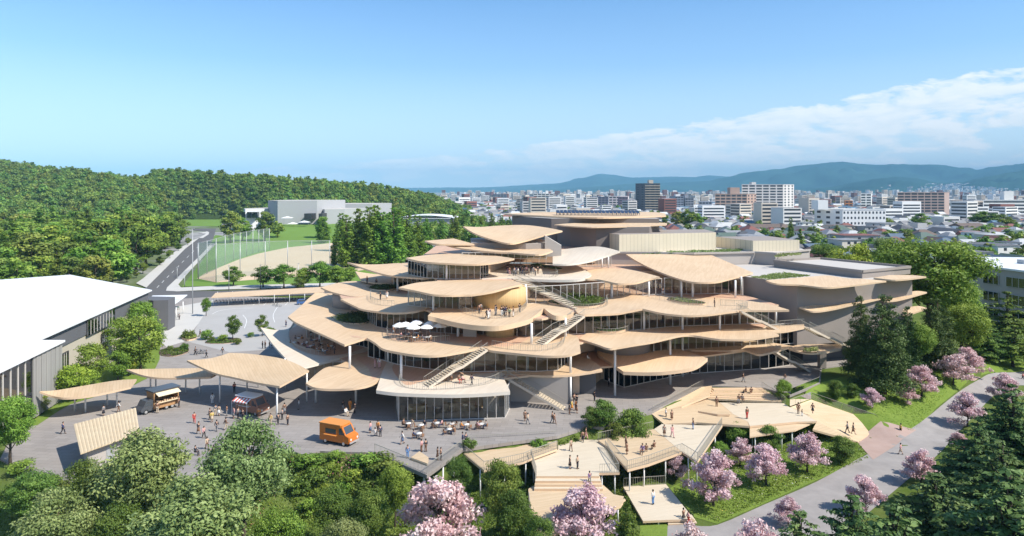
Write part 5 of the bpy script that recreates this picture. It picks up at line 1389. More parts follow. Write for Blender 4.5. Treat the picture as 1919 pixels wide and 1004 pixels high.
PROTO = {}
PROTO['broad'] = [broad_proto(12, 4.3, 46, 430, .27, G['fresh'], seed=s) for s in (1, 2)]
PROTO['soft'] = [broad_proto(12, 4.3, 48, 430, .27, G['soft'], seed=s, cl=.33) for s in (3, 4)]
PROTO['mid'] = [broad_proto(12, 4.2, 46, 400, .27, G['mid'], seed=s) for s in (5, 6)]
PROTO['lime'] = [broad_proto(9, 3.6, 36, 260, .31, G['lime'], seed=7, base=.15), broad_proto(9, 3.6, 36, 260, .31, G['fresh'], seed=8, base=.15)]
PROTO['round'] = [broad_proto(7, 2.7, 28, 170, .31, G['mid'], seed=9, base=.2), broad_proto(7, 2.7, 28, 170, .31, G['fresh'], seed=10, base=.2)]
PROTO['wood'] = [broad_proto(16, 5.4, 30, 95, .85, G['forest'], seed=s, base=.12, cl=.33, jit=.5) for s in (11, 12, 13)] + [broad_proto(16, 5.0, 28, 95, .85, G['olive'], seed=15, base=.12, cl=.33, jit=.5), conifer_proto(18, 4.6, 11, 40, .95, G['forest'], 'barkdark', .08, 14, .2, .5, .8)]
PROTO['poplar'] = [conifer_proto(25, 3.5, 17, 42, .75, G['poplar'], 'bark', .05, s, -.5, 1.3, .30, 5, .95, .6) for s in (21, 22)]
PROTO['tall'] = [conifer_proto(18, 4.6, 13, 200, .34, G['deep'], 'barkred', .16, s, .10, .75, .42, 7, shag=.8) for s in (23, 24)]
PROTO['bush'] = [broad_proto(2.4, 1.5, 18, 60, .28, G['mid'], seed=25, base=0.0, cl=.42), broad_proto(2.4, 1.6, 18, 60, .28, G['fresh'], seed=26, base=0.0, cl=.42)]
PROTO['bushy'] = [broad_proto(6, 3.0, 36, 260, .25, G['mid'], seed=61, base=.02, cl=.34), broad_proto(6, 3.0, 36, 260, .25, G['fresh'], seed=62, base=.02, cl=.34)]
PROTO['cone'] = [conifer_proto(7, 2.1, 11, 75, .30, G['mid'], 'bark', .06, 27, .1, .7, .7, 6)]
PROTO['cherry'] = [spread_proto(5.5, 3.0, 22, 95, .25, G['pink'], 'barkdark', s, .08, .72, .7, .32) for s in (31, 32, 33)]
PROTO['cedar'] = [cedar_proto(13, 6.0, 17, 85, .36, G['cedar'], s) for s in (41, 42)]
PROTO['pine'] = [cedar_proto(9, 4.6, 8, 50, .38, G['mid'], 43, .25)]
used_proto = set()
def tree(kind, p, h, label, name=None, group=None, var=None, wide=1.0, cat='tree', rot=None):
    v = PROTO[kind]; i = rng.randrange(len(v)) if var is None else var % len(v)
    tm, cmh = v[i]
    h0 = {'broad':12,'soft':12,'mid':12,'lime':9,'round':7,'bushy':6,'wood':16,'poplar':25,'tall':18,'bush':2.4,'cone':7,'cherry':5.5,'cedar':13,'pine':9}[kind]
    e = empty(name or {'cherry':'cherry_tree','cedar':'cedar_tree','tall':'conifer_tree','poplar':'poplar_tree','bush':'shrub','cone':'conifer_tree','pine':'pine_tree'}.get(kind, 'broadleaf_tree'),
              p, rng.uniform(0, 6.28) if rot is None else rot, label, cat, group)
    s = h / h0; e.scale = (s * wide, s * wide, s)
    link('trunk' if kind != 'bush' else 'stem', tm, e); link('crown' if kind != 'bush' else 'foliage', cmh, e)
    return e
def treepx(kind, px, py, ytop, label, z=0, ground=False, **k):
    """the foot seen at (px, py), the top at row ytop"""
    p = PG(px, py) if ground else P(px, py, z)
    return tree(kind, p, (py - ytop) * p.y / FPX, label, **k)
# trees of the gym's planting strip
for q in (('lime',262,640,563,'broad bright green tree nearest the gym canopy',1),('lime',190,672,640,'dark green tree beside the gym below its long window',1),('lime',228,672,594,'bushy green tree right in front of the gym door',1),
          ('lime',262,700,590,'largest fresh green tree of the gym planting, above the slim canopy',1),('lime',285,655,600,'fresh green tree at the end of the gym wall',1),('lime',168,722,642,'leafy tree in front of the low gym windows',1),
          ('lime',140,752,676,'yellow green tree by the ribbed wall of the gym',0),('lime',222,712,655,'small green tree above the leftmost canopy',1),('lime',240,705,660,'yellow green shrub-like tree above the slim canopy',0),('lime',20,800,742,'yellow green tree at the left edge below the gym windows',0),
          ('lime',78,775,738,'small green tree right of the gym corner glass',1)):
    treepx(q[0], q[1], q[2], q[3], q[4], var=q[5], wide=1.12)
for q in ((437,536,498,'small round tree on the grass, leftmost of the row before the sand field',0),(494,538,498,'small round tree next to the dark thin pole',0),(531,540,495,'small round tree in the middle of the row before the sand field',1),(569,540,502,'low round tree right of the middle of the field row',1),
          (600,540,490,'wide green tree near the poplars above the bicycle shelter',1),(632,541,498,'green tree at the right end of the field row',1),(655,535,500,'green tree partly hidden by the upper left roof plate',1),(560,545,520,'low bushy tree behind the bicycle shelter',0)):
    treepx('round', q[0], q[1], q[2], q[3], var=q[4], wide=1.45)
for q in ((437,636,590,'young tree on the planted island of the car park, left one',0),(491,630,589,'young tree on the car park near the wavy roof corner',0),(386,592,558,'slender tree on the verge beside the bicycle shelter',1)): treepx('round', q[0], q[1], q[2], q[3], var=q[4], wide=.8)
for q in ((352,634,615,'small round bush near the pale stone planter'),(395,640,628,'low bush at the left tip of the car park island'),(418,640,626,'low bush in the middle of the car park island'),(445,645,632,'low bush at the right tip of the car park island'),(318,656,646,'low bush in the bed beside the gym trees'),
          (345,655,641,'rounded bush at the right end of the bed beside the gym trees'),(332,658,650,'lowest bush in the bed beside the gym trees'),(388,636,617,'little bush behind the car park island'),(470,632,622,'low bush under the right car park tree'),(505,628,612,'low bush by the roof corner at the car park')):
    treepx('bush', q[0], q[1], q[2], q[3], cat='shrub')
# poplars behind the culture centre
pop = [(626,497,445,.8),(650,500,405,1.1),(672,498,392,1.2),(694,500,388,1.2),(716,500,398,1.2),(738,499,392,1.2),(762,490,398,1.1),(782,485,404,1.1),(800,478,410,1),(826,472,412,1),(852,462,398,1),(640,470,400,1.2),(704,470,385,1.3),(748,470,392,1.2),(606,455,408,1.5)]
pd = ['slim poplar standing apart at the left of the poplar group','left front poplar of the tall group behind the wavy roofs','second front poplar of the tall group','broad front poplar under the low hall','front poplar right of the broadest one','front poplar above the upper left roof plate','poplar just right of the dense group','poplar at the right end of the dense group','poplar above the thin high roof plate','shorter poplar left of the swooping roof','pointed poplar beside the swooping roof','back poplar at the left of the dense group','tallest back poplar of the dense group','back poplar at the right of the dense group','round dark tree between the grass bank and the poplars']
for (a, b, c, w), l in zip(pop, pd): treepx('poplar', a, b, c, l, wide=w*1.4, group='poplars behind the culture centre')
for i, a in enumerate((868, 885, 902, 922, 940, 955)): treepx('poplar', a, 440, 400 + (i % 3)*3, ('small poplar first right of the swooping roof tip','small poplar second along the row left of the stage tower','small poplar in the middle of the row left of the stage tower','small poplar fourth along the row left of the stage tower','small poplar next but one to the stage tower','small poplar touching the stage tower')[i], wide=1.5, group='poplars behind the culture centre')
# trees round the school and the road bend
for q in (('wood',432,455,392,'big olive green tree left of the school entrance',3),('wood',497,452,393,'wide tree in front of the school entrance wing',3),('wood',455,452,405,'green tree between the two wide school trees',0),('wood',606,448,404,'rounded tree at the right end of the grass bank',1),('wood',520,448,412,'dark tree at the left end of the grass bank',2)):
    treepx(q[0], q[1], q[2], q[3], q[4], var=q[5], wide=1.15)
# tall conifers, cherries and shrubs beside the grey hall
for q in (('tall',1612,712,556,'tall dark conifer nearest the grey hall, left one of the pair',0,.78),('tall',1657,738,556,'tall dark conifer with a visible trunk, right one of the pair',1,1.12),('tall',1700,700,575,'dark conifer behind the right one of the pair',0,.8),('tall',1755,694,562,'broad dark conifer at the edge of the lawn',1,1.2),('tall',1690,690,620,'smaller conifer between the pair and the lawn edge',1,.9)):
    treepx(q[0], q[1], q[2], q[3], q[4], ground=True, var=q[5], wide=q[6])
for q in (('broad',1745,640,434,'largest bright green tree, right behind the grey hall',0,1.25),('broad',1680,600,443,'bright green tree just behind the roof of the grey hall',1,.9),('lime',1600,560,446,'yellow green tree above the grey hall roof',0,1.0),('soft',1655,560,442,'olive tree between two bright ones above the grey hall roof',1,.7),('broad',1800,650,520,'fresh green tree beside the pale office building',1,1.0),
          ('broad',1718,700,600,'green tree between the conifers and the big bright tree',1,.9),('mid',1545,520,452,'soft dark tree far behind the grey hall roof',0,1.2),('pine',1886,660,548,'layered pine in front of the pale office building',0,1.1),('pine',1900,688,610,'low layered pine at the right edge above the lawn',0,1.3),('broad',1815,690,560,'round green tree behind the topmost cherry trees',0,.9),('pine',1850,676,600,'layered pine left of the low one at the right edge',0,1.0)):
    treepx(q[0], q[1], q[2], q[3], q[4], ground=True, var=q[5], wide=q[6])
ch = [(1634,764,726,'small cherry tree in pink bloom nearest the glazed boardwalk railing'),(1700,757,720,'small cherry tree in bloom between two wider ones on the lawn'),(1726,742,684,'wide cherry tree in bloom beneath the tall conifer trunk'),(1788,722,662,'wide cherry tree in bloom at the lawn edge by the path'),(1812,704,648,'cherry tree in bloom behind the wide one at the lawn edge'),
      (1338,948,846,'large cherry tree right of the boardwalk corner, above the meadow'),(1436,910,832,'cherry tree in the middle of the meadow row'),(1512,884,808,'cherry tree in bloom next to the small round green tree'),(1388,874,822,'smaller cherry tree half hidden behind the meadow row'),(1268,900,852,'small cherry bush under the boardwalk edge'),
      (1812,800,734,'cherry tree overhanging the path beside the dark cedar'),(1725,908,842,'cherry tree across the path from the brick apron'),(1622,962,890,'cherry tree in bloom at the near side of the path'),(1476,985,930,'cherry tree at the near edge where the path leaves the picture'),(1884,756,700,'cherry tree at the far right beside the path'),(1796,846,808,'low cherry tree between two dark cedars')]
for i, (a, b, c, l) in enumerate(ch): treepx('cherry', a, b, c, l, ground=True, var=i, wide=1.05 if i < 5 else .92, group='cherry trees in bloom')
def at(kind, x, y, h, label, **k): return tree(kind, Vector((x, y, gz(x, y))), h, label, **k)
def toppx(kind, px, ytop, d, label, **k):
    """a tree at distance d whose top shows at (px, ytop) and whose foot is below the frame"""
    x = qx(px, d); g = gz(x, d); zt = CAMZ - (ytop - HY) * d / FPX
    return tree(kind, Vector((x, d, g)), zt - g, label, **k)
toppx('cherry', 822, 890, 71, 'big cherry tree in full bloom at the bottom left of the boardwalk', var=0, wide=.98, group='cherry trees in bloom')
toppx('cherry', 1092, 904, 73.5, 'big cherry tree in full bloom in front of the lowest deck', var=1, wide=.98, group='cherry trees in bloom')
toppx('cherry', 1300, 985, 66, 'cherry crown just entering the bottom edge by the small deck', var=2, wide=.8, group='cherry trees in bloom')
toppx('cherry', 1415, 975, 62, 'cherry crown at the bottom edge left of the cedars', var=0, wide=.7, group='cherry trees in bloom')
# planting in front of the plaza
for q in (('soft',272,790,72,'large soft green tree hiding the ribbed shed',0,1.02),('soft',462,782,72,'large soft green tree left of the orange van',1,.92),('soft',372,880,62,'pale bluish green tree at the bottom edge, in front of two larger ones',0,1.2),('mid',940,852,73,'dark green tree in front of the left boardwalk deck',0,.62),
          ('mid',960,912,70,'second dark green tree below the left boardwalk deck',1,.7),('broad',22,738,84,'green tree at the left edge below the gym',1,.95),('mid',60,880,74,'dark bushy tree at the bottom left corner',0,1.1),('soft',105,915,66,'soft green tree at the bottom edge, far left',1,1.1),('mid',152,856,73,'small dark tree beside the shed wall',1,.7),
          ('mid',700,915,72,'dark green tree low in the planting under the plaza corner',1,.85),('mid',625,905,73,'dark tree in the middle of the planting below the van',0,.9),('soft',640,965,64,'soft green tree at the bottom edge below the van',1,.9),('mid',860,850,82,'dark green tree under the jutting plaza corner',0,.7),('broad',740,870,78,'bushy green tree against the plaza railing',1,.75),
          ('mid',1010,960,68,'dark tree crown at the bottom edge left of the lowest deck',0,.7),('broad',520,945,66,'fresh green tree at the bottom edge under the large soft one',0,.8),('soft',330,945,62,'pale tree crown at the bottom edge under the shed tree',1,.9),('mid',220,940,66,'dark tree crown at the bottom edge left of the pale one',0,.9)):
    toppx(q[0], q[1], q[2], q[3], q[4], var=q[5], wide=q[6])
toppx('cone', 1175, 932, 72, 'small dark conifer in front of the small lower deck', var=0, wide=.95)
toppx('cone', 965, 880, 74, 'dark conical tree between the cherries by the boardwalk', var=0, wide=1.2)
for q in ((1184,806,736,'large round green tree at the boardwalk back railing',.95),(1130,812,765,'round green tree left of the large one at the back railing',1.1),(1155,812,770,'lower green tree between two at the back railing',1.0),(1108,808,772,'small green tree beside the grey steps',1.0)): treepx('bushy', q[0], q[1]+6, q[2], q[3], ground=True, wide=q[4], var=0)
for q in ((1382,838,790,'round green shrub-tree in front of the boardwalk edge, left one'),(1442,848,796,'round green shrub-tree under the pale deck edge'),(1506,822,780,'green shrub-tree where the long ramp begins'),(1578,868,816,'flat topped small green tree beside the meadow end'),(1568,748,712,'round shrub on the lawn below the grey hall'),(1468,752,716,'green shrub beside the broad timber steps'),(1598,745,718,'dark shrub next to the round one on the lawn'),
          (1350,860,826,'dark green shrub right of the deck corner'),(1238,890,862,'green shrub under the deck beside the cherry bush'),(1290,880,860,'low green shrub behind the meadow cherry')):
    treepx('bushy', q[0], q[1], q[2], q[3], ground=True, wide=1.0)
# foreground cedars at the right
for q in (('cedar',1836,785,80,'dark cedar at the path edge between two cherry trees',1,1.1),('cedar',1895,722,88,'dark cedar at the right edge beyond the path',0,1.15),('cedar',1872,826,72,'large layered cedar right of the low cherry tree',1,1.25),('cedar',1752,890,62,'broad layered cedar at the bottom right, nearest the path',0,1.35),('cedar',1890,880,56,'huge cedar crown in the bottom right corner',1,1.3),('cedar',1598,930,60,'cedar crown at the bottom edge below the near cherry',1,1.25),
          ('cedar',1500,962,56,'lowest cedar crown at the bottom edge',0,1.15),('cedar',1680,950,52,'cedar crown at the bottom edge in front of the broad layered one',1,1.25)):
    toppx(q[0], q[1], q[2], q[3], q[4], var=q[5], wide=q[6])
# the wood on the left, tree by tree
wr = random.Random(3)
spots = []
for d in np.arange(176, 470, 12.2):
    u = -0.86
    while True:
        edge_u = np.interp(d, [176, 205, 239, 300, 380, 489], [-.65, -.605, -.580, -.537, -.502, -.482])
        if u > edge_u: break
        if not (d < 197 and u > -.70) : spots.append((u*d + wr.uniform(-2.6,2.6), d + wr.uniform(-2.6,2.6)))
        u += 12.6 / d
def wzone(x, y, h):
    px = x / y * FPX + CX; ed = np.interp(y, [176, 205, 239, 300, 380, 489], [-.625, -.58, -.560, -.522, -.490, -.472])
    a = 'of the wood'
    if ed - x / y < .045: a = 'lining the road'
    elif px < 90: a = 'at the left edge of the wood'
    d = 'behind the gym roof' if y < 225 else 'nearer part' if y < 300 else 'farther part' if y < 390 else 'below the hill'
    return ('%s, %s' % (a, d)) + (', tall' if h > 20 else ', low' if h < 15 else '')
spots = [q for q in spots if not inside_poly(np.array([q]), [(-60, 60), (-76, 172), (-126, 203), (-195, 140), (-170, 60)])[0]]
for i, (x, y) in enumerate(spots):
    k = wr.choices(range(5), [4, 4, 3, 3, 3])[0]
    h = wr.uniform(13.5, 22) * (1.0 if y > 230 else .8)
    tree('wood', Vector((x, y, -.2)), h, ('rounded dark green tree', 'billowing green tree', 'full mid green tree', 'olive green tree', 'pointed dark conifer')[k] + ' ' + wzone(x, y, h), 'broadleaf_tree' if k < 4 else 'conifer_tree', 'trees of the wood left of the road', k, wr.uniform(1.15, 1.45))
for i, (a, b, c) in enumerate(((238,528,508),(268,512,492),(300,497,480),(318,484,468),(334,470,455),(352,459,445),(255,520,505))):
    treepx('round', a, b, c, ('low bright tree beside the gym roof at the road','yellowish roadside shrub above the gym roof','roadside shrub halfway up the road','roadside shrub where the pavement narrows','roadside shrub near the bend','roadside shrub at the road bend','low roadside shrub next to the gym roof')[i], wide=1.3, var=i)
# city greenery
for i, (a, b, c, w) in enumerate(((1728,430,398,1.7),(1775,430,403,1.4),(1845,428,394,2.4),(1880,432,400,2.0),(1270,432,394,1.3),(1290,434,390,1.2),(1306,434,398,1.1),(1248,436,402,1.0),(1482,470,408,.9),(1455,474,430,1.3),(1500,476,434,1.2),(1410,412,398,1.4),(1440,413,400,1.3),(1850,500,462,1.6),(1640,436,418,1.3),(1530,412,392,1.5))):
    treepx('wood' if i not in (8,) else 'poplar', a, b, c, ('broad tree in front of the brown grid slab','low tree right of the brown grid slab','wide tree clump below the long banded building','second tree below the long banded building','left tree of the group beside the stage tower roof','tallest tree of the group beside the stage tower roof','right tree of the group beside the stage tower roof','small tree touching the stage tower roof','tall dark pointed tree among the houses','tree among the houses left of the pointed one','tree among the houses right of the pointed one','green tree at the foot of the brown slab','green tree at the foot of the tall pale slab','tree above the white roof at the right','small tree in front of the white office block','tree between the tall pale slab and the white office')[i], wide=w)

# ---------------------------------------------------------------- woods on the hills and far tree belts: too many to count
def scatter(name, pts, rots, scs, protos, m):
    """points that carry tree crowns through geometry nodes"""
    me = bpy.data.meshes.new(name); n = len(pts)
    me.vertices.add(n); me.vertices.foreach_set('co', np.asarray(pts, float).ravel())
    for nm, v in (('turn', rots), ('size', scs)):
        a = me.attributes.new(nm, 'FLOAT', 'POINT'); a.data.foreach_set('value', np.asarray(v, np.float32))
    o = link(name, me); o['kind'] = 'stuff'
    c = bpy.data.collections.new(name + '_kinds')
    for i, pm in enumerate(protos):
        q = bpy.data.objects.new('%s_kind' % name, pm); c.objects.link(q)
    g = bpy.data.node_groups.new(name, 'GeometryNodeTree')
    g.interface.new_socket('Geometry', in_out='INPUT', socket_type='NodeSocketGeometry'); g.interface.new_socket('Geometry', in_out='OUTPUT', socket_type='NodeSocketGeometry')
    N = NT(g)
    gi = N.n('NodeGroupInput'); go = N.n('NodeGroupOutput')
    ci = N.n('GeometryNodeCollectionInfo'); ci.inputs['Collection'].default_value = c; ci.inputs['Separate Children'].default_value = True; ci.inputs['Reset Children'].default_value = True
    at_ = N.n('GeometryNodeInputNamedAttribute', {'Name': 'turn'}, data_type='FLOAT'); as_ = N.n('GeometryNodeInputNamedAttribute', {'Name': 'size'}, data_type='FLOAT')
    rot = N.n('ShaderNodeCombineXYZ', {2: at_.outputs[0]})
    m2p = N.n('GeometryNodeMeshToPoints', {'Mesh': gi.outputs[0]})
    ip = N.n('GeometryNodeInstanceOnPoints', {'Points': m2p.outputs[0], 'Instance': ci.outputs[0], 'Pick Instance': True, 'Rotation': rot.outputs[0], 'Scale': as_.outputs[0]})
    g.links.new(ip.outputs[0], go.inputs[0])
    md = o.modifiers.new('scatter', 'NODES'); md.node_group = g
    return o
G['hill'] = leafmat('hillside_leaves', [(0.088,0.162,0.034), (0.155,0.259,0.047), (0.263,0.368,0.073)], .25, var=.6)
FARP = [broad_proto(11.5, 4.9, 15, 40, 1.5, G['hill'], seed=s, base=0.0, cl=.44, jit=.4)[1] for s in (51, 52, 53, 56)] + [broad_proto(11.5, 4.6, 15, 40, 1.5, G['olive'], seed=54, base=0.0, cl=.44, jit=.4)[1]]
pts = []
d = 432.0
while d < 1150:
    st = 9.2 * (1 + (d - 432) / 1800)
    x = -0.92 * d
    while x < 0.0 * d:
        xx, yy = x + wr.uniform(-2.5, 2.5), d + wr.uniform(-2.5, 2.5)
        px = xx / yy * FPX + CX
        z = float(hill_z(np.array([xx]), np.array([yy]))[0])
        ok = True
        if 325 < px < 700 and yy < 800 and z < 14: ok = yy > 690 and px < 330 or (z > 5 and yy > 680)
        if px < 372 and yy < 480: ok = yy > 430 and px < 330
        if px >= 372 and px < 420 and yy < 820 and z < 10: ok = False
        if px > 700 and yy < 640: ok = yy > 560 and px > 760
        if px > 905: ok = False
        if z < 1.5 and px > 880 and yy > 700: ok = False
        if ok: pts.append((xx, yy, z - .3))
        x += st
    d += st * .95
scatter('hillside_wood', pts, [wr.uniform(0, 6.28) for _ in pts], [wr.choice((.7, .85, 1.0, 1.2)) * wr.uniform(.85, 1.15) for _ in pts], FARP, None)
pts = []
for i in range(260):
    px = wr.uniform(-60, 420) if i < 150 else wr.uniform(330, 900); dd = wr.uniform(820, 900) if px < 420 else wr.uniform(690, 760)
    pts.append((qx(px, dd), dd, -.2))
for i in range(170):
    dd = wr.uniform(420, 600); px = wr.uniform(800, 960); pts.append((qx(px, dd), dd, -.2))
for i in range(900):
    dd = 300 + 2700 * wr.random()**1.6; px = wr.uniform(900 if dd > 420 else 1500, 1950); pts.append((qx(px, dd), dd, -.2))
scatter('distant_trees', pts, [wr.uniform(0, 6.28) for _ in pts], [wr.uniform(.5, 1.0) for _ in pts], FARP, None)

# ---------------------------------------------------------------- undergrowth, meadow, roof planting
def tufts(name, poly, n, size, m, per=6, h=.5, zf=None, tint=None, jit=1.1, region=None):
    L = np.array([tuple(p[:2]) for p in poly]); lo, hi = L.min(0), L.max(0)
    pts = np.zeros((0, 2))
    for _ in range(60):
        q = nr.uniform(lo, hi, (n * 2, 2)); q = q[inside_poly(q, poly)]
        if zf is None: q = q[ground_z(q) < -.55]
        pts = np.concatenate([pts, q])
        if len(pts) >= n: break
    pts = pts[:n]; n = len(pts); z = ground_z(pts) if zf is None else zf(pts)
    k = np.repeat(np.arange(n), per)
    nzv = np.sin(pts[:,0]*.5+2)*np.sin(pts[:,1]*.43)+np.sin(pts[:,0]*.19)*np.sin(pts[:,1]*.23+1)
    hh = h * (.6 + .35*np.clip(nzv, -1, 1.6))
    C = np.column_stack([pts[k] + nr.normal(0, h*.45, (n*per, 2)), z[k] + nr.uniform(.05, 1, n*per)*hh[k]])
    T = (.45 + .28*nzv)[k] + nr.normal(0, .14, n*per)
    o = leaf_object(name, C, unit(n*per)*.6, size, T if tint is None else tint, m, None, .5, .5, jit)
    o['kind'] = 'stuff'; return o
slope = [P(*q) for q in ((20,905),(90,906),(180,908),(385,896),(440,882),(500,846),(523,840),(568,857),(600,850),(700,852),(866,844),(940,836))] + [P(1000,900,-4.5), P(995,1030,-4.5), P(-60,1060,-4.5), P(-40,930,-2)]
tufts('undergrowth', slope, 8000, .28, G['herbs'], 6, .42)
us_ = random.Random(21); n_us = 0
shade = ['low dark','bright green','sprawling','rounded','small','spreading','dense','loose','tall','squat']
where_ = ['below the orange van','left of the plaza railing','under the large soft tree','at the bottom edge','beside the big cherry','on the slope under the plaza edge','between the foreground trees']
for i, (a, b, h) in enumerate(((548,868,1.6),(575,880,2.0),(600,868,1.2),(630,866,1.5),(668,868,1.3),(690,880,2.1),(720,885,2.6),(745,900,2.2),(590,905,2.2),(622,890,1.6),(560,925,2.3),(660,905,1.8),(700,930,2.4),(520,900,1.7),(540,895,1.1),(610,940,2.0),(680,960,2.2),(580,965,2.0),(720,960,2.0),(640,925,1.5),
        (90,915,1.6),(40,890,1.8),(130,925,1.9),(200,915,1.6),(245,925,1.5),(410,900,1.7),(430,925,1.9),(900,905,1.8),(880,880,1.5),(930,950,1.7),(20,930,1.7),(1010,870,1.3),(985,880,1.4))):
    p = PG(a, b); w_ = where_[0] if 530 < a < 640 and b < 910 else where_[1] if 640 <= a < 760 and b < 910 else where_[3] if b > 940 else where_[4] if a > 860 else where_[6] if a < 300 else where_[2] if a < 500 else where_[5]
    tree('bush', p, h, '%s shrub %s, %s' % (shade[i % 10], w_, ('with a neighbour close on its left','standing apart','near the paving','half hidden behind a taller one','in front of the others')[(i // 7) % 5]), var=i, wide=us_.uniform(1.0, 1.6), cat='shrub', group='shrubs planted below the plaza')
tufts('undergrowth', [P(-80,870,0), P(40,855,0), P(85,880,0), P(90,903,0), P(-20,910,0)], 500, .4, G['herbs'], 6, .8)
und = [P(*q, -4.5) for q in ((1000,840),(1240,845),(1300,880),(1250,905),(1165,905),(1200,975),(1195,1030),(1000,1030))]
tufts('undergrowth', und, 2600, .32, G['herbs'], 6, .5)
mead = [P(*q, -4.5) for q in ((1262,918),(1330,870),(1420,832),(1500,808),(1606,828),(1628,858),(1530,896),(1432,940),(1344,978),(1304,966))]
G['meadow'] = leafmat('meadow_grass', [(0.163,0.252,0.036), (0.250,0.352,0.054), (0.348,0.424,0.091)], .2)
tufts('meadow_grass', mead, 6500, .22, G['meadow'], 4, .28)
G['flower'] = leafmat('small_flowers', [(0.75,0.62,0.12), (0.80,0.78,0.70), (0.82,0.80,0.76)], .2, var=.1)
fl = tufts('meadow_flowers', mead, 420, .13, G['flower'], 3, .42, jit=.5)
G['redflower'] = leafmat('red_shrub_flowers', [(0.42,0.10,0.13), (0.50,0.16,0.20), (0.58,0.26,0.30)], .2, var=.1)
for i, (a, b, r) in enumerate(((562,862,1.0),(655,862,.9),(680,867,.9),(648,895,1.5),(508,925,1.3),(470,968,1.5),(548,872,.7))):
    p = PG(a, b); c = [(p.x + r*math.cos(t), p.y + r*math.sin(t)) for t in np.linspace(0, 6.28, 10)[:-1]]
    tufts('shrub_flowers', c, 16, .18, G['redflower'], 5, 1.3)
lawn2 = [P(*q, -3.5) for q in ((1530,740),(1600,715),(1690,690),(1790,690),(1815,705),(1750,764),(1710,802),(1660,792))]
tufts('lawn_grass', lawn2, 5000, .16, G['meadow'], 3, .16)
def roofplants(name, px, z, n, size=.35, h=.5, m=None):
    pts = [P(a, b, z) for a, b in px]
    tufts(name, pts, n, size, m or G['soft'], 6, h, lambda q: np.full(len(q), z + .02))
roofplants('roof_planting', [(1190,478),(1341,468.5),(1392,467.5),(1385,472.5),(1300,475.5),(1240,476)], 18.92, 420)
roofplants('roof_planting', [(1408,520),(1470,512),(1522,516.5),(1500,518.5),(1440,524)], 16.22, 420)
roofplants('roof_planting', [(1452,482),(1500,478),(1500,474),(1460,476)], 18.92, 80)
def planter(px, z, label, n=220, h=.6, m=None, kerb=.5):
    pts = smooth_loop([P(a, b, z) for a, b in px], 4)
    c = sum(pts, Vector()) / len(pts)
    e = empty('planter', c, 0, label, 'planter')
    mb = MB(); mb.prism([tuple(p[:2]) for p in pts], z, z + kerb, 0, 1); part(mb, 'kerb', [M['edge'], M['soil']], e)
    inn = [c.lerp(p, .9) for p in pts]
    o = tufts('foliage', inn, n, .34, m or G['mid'], 7, h, lambda q: np.full(len(q), z + kerb - .1))
    del o['kind']; o.parent = e; o.matrix_parent_inverse = Matrix.Translation(-c)
    return e
planter([(632,601),(642,606),(660,608.5),(680,608),(688,604),(686,592),(660,590),(640,594)], 9.06, 'clipped dark hedge in a curved planter on the left roof terrace', 420, 1.5, G['deep'], .3)
planter([(692,541),(705,545),(728,545.5),(738,542),(735,535),(712,534)], 12.75, 'small dark hedge planter below the upper left roof plate', 200, 1.0, G['deep'], .3)
planter([(1026,568),(1055,574),(1082,577),(1110,577),(1133,571),(1128,560),(1090,556),(1060,558)], 12.76, 'broad garden bed at the foot of the upper outdoor stair', 420, 1.0, G['mid'], .35)
planter([(1112,620),(1130,625),(1158,624.5),(1174,619),(1165,610),(1130,610)], 9.06, 'round planter with a small tree on the third level deck', 200, .6, G['mid'], .4)
planter([(1252,563),(1280,569),(1318,572),(1318,568),(1290,563),(1260,559)], 12.76, 'long narrow green bed on the fourth level deck', 150, .4, G['soft'], .3)
planter([(994,497.5),(1020,502),(1041,506.5),(1054,504),(1030,499),(1006,495.5)], 16.9, 'small green bed among the visitors on the upper terrace', 150, .35, G['soft'], .2)
planter([(1505,658),(1520,660),(1535,658),(1525,655)], 4.75, 'tiny planter on the lowest canopy of the grey hall', 50, .5, G['soft'], .2)
for q in ((1118,617,9.2,3.0,'small dark tree in the round planter on the third level deck'),(966,628,9.05,3.2,'dark tree under the rounded terrace beside the ochre drum')):
    tree('round', P(q[0], q[1], q[2]), q[3], q[4], wide=.9, var=0)
for q in ((776,688,'dark indoor-looking tree behind the glass under the broad plate, left one'),(800,690,'dark tree behind the glass under the broad plate, right one')):
    tree('round', P(q[0], q[1] - 6, 4.6), 3.7, q[2], wide=1.2, var=0)
# ---------------------------------------------------------------- vehicles, stalls, furniture
M['orange'] = mat('orange_paint', (0.56, 0.165, 0.022), 0.42, 0.4, nscale=1.2, namt=0.10)
M['orangeroof'] = mat('orange_roof_paint', (0.66, 0.26, 0.06), 0.5, 0.35, nscale=1.2, namt=0.08)
M['woodclad'] = timber('trailer_cladding', (0.40, 0.22, 0.10), (0.48, 0.28, 0.14), 0, .16, .4)
M['redbrown'] = mat('red_brown_paint', (0.34, 0.17, 0.115), 0.5, 0.4, nscale=1, namt=.15)
M['greypaint'] = mat('dark_grey_paint', (0.07, 0.075, 0.085), 0.35, 0.5)
M['canvas'] = mat('cream_canvas', (0.70, 0.60, 0.42), 0.85)
M['red'] = mat('red_canvas', (0.62, 0.10, 0.07), 0.8)
M['bluepaint'] = mat('blue_paint', (0.05, 0.12, 0.30), 0.35, 0.5)
M['goods'] = mat('stall_goods', (0.62, 0.52, 0.36), 0.8, nscale=9, col2=(0.35, 0.16, 0.09))
M['chrome'] = mat('pale_metal', (0.6, 0.6, 0.6), 0.3, 0.5, .6)
M['lamp'] = mat('headlamp_glass', (0.75, 0.75, 0.70), 0.15, 0.6)
WINF = mat('vehicle_glass', (0.06, 0.07, 0.08), 0.12, 0.6)
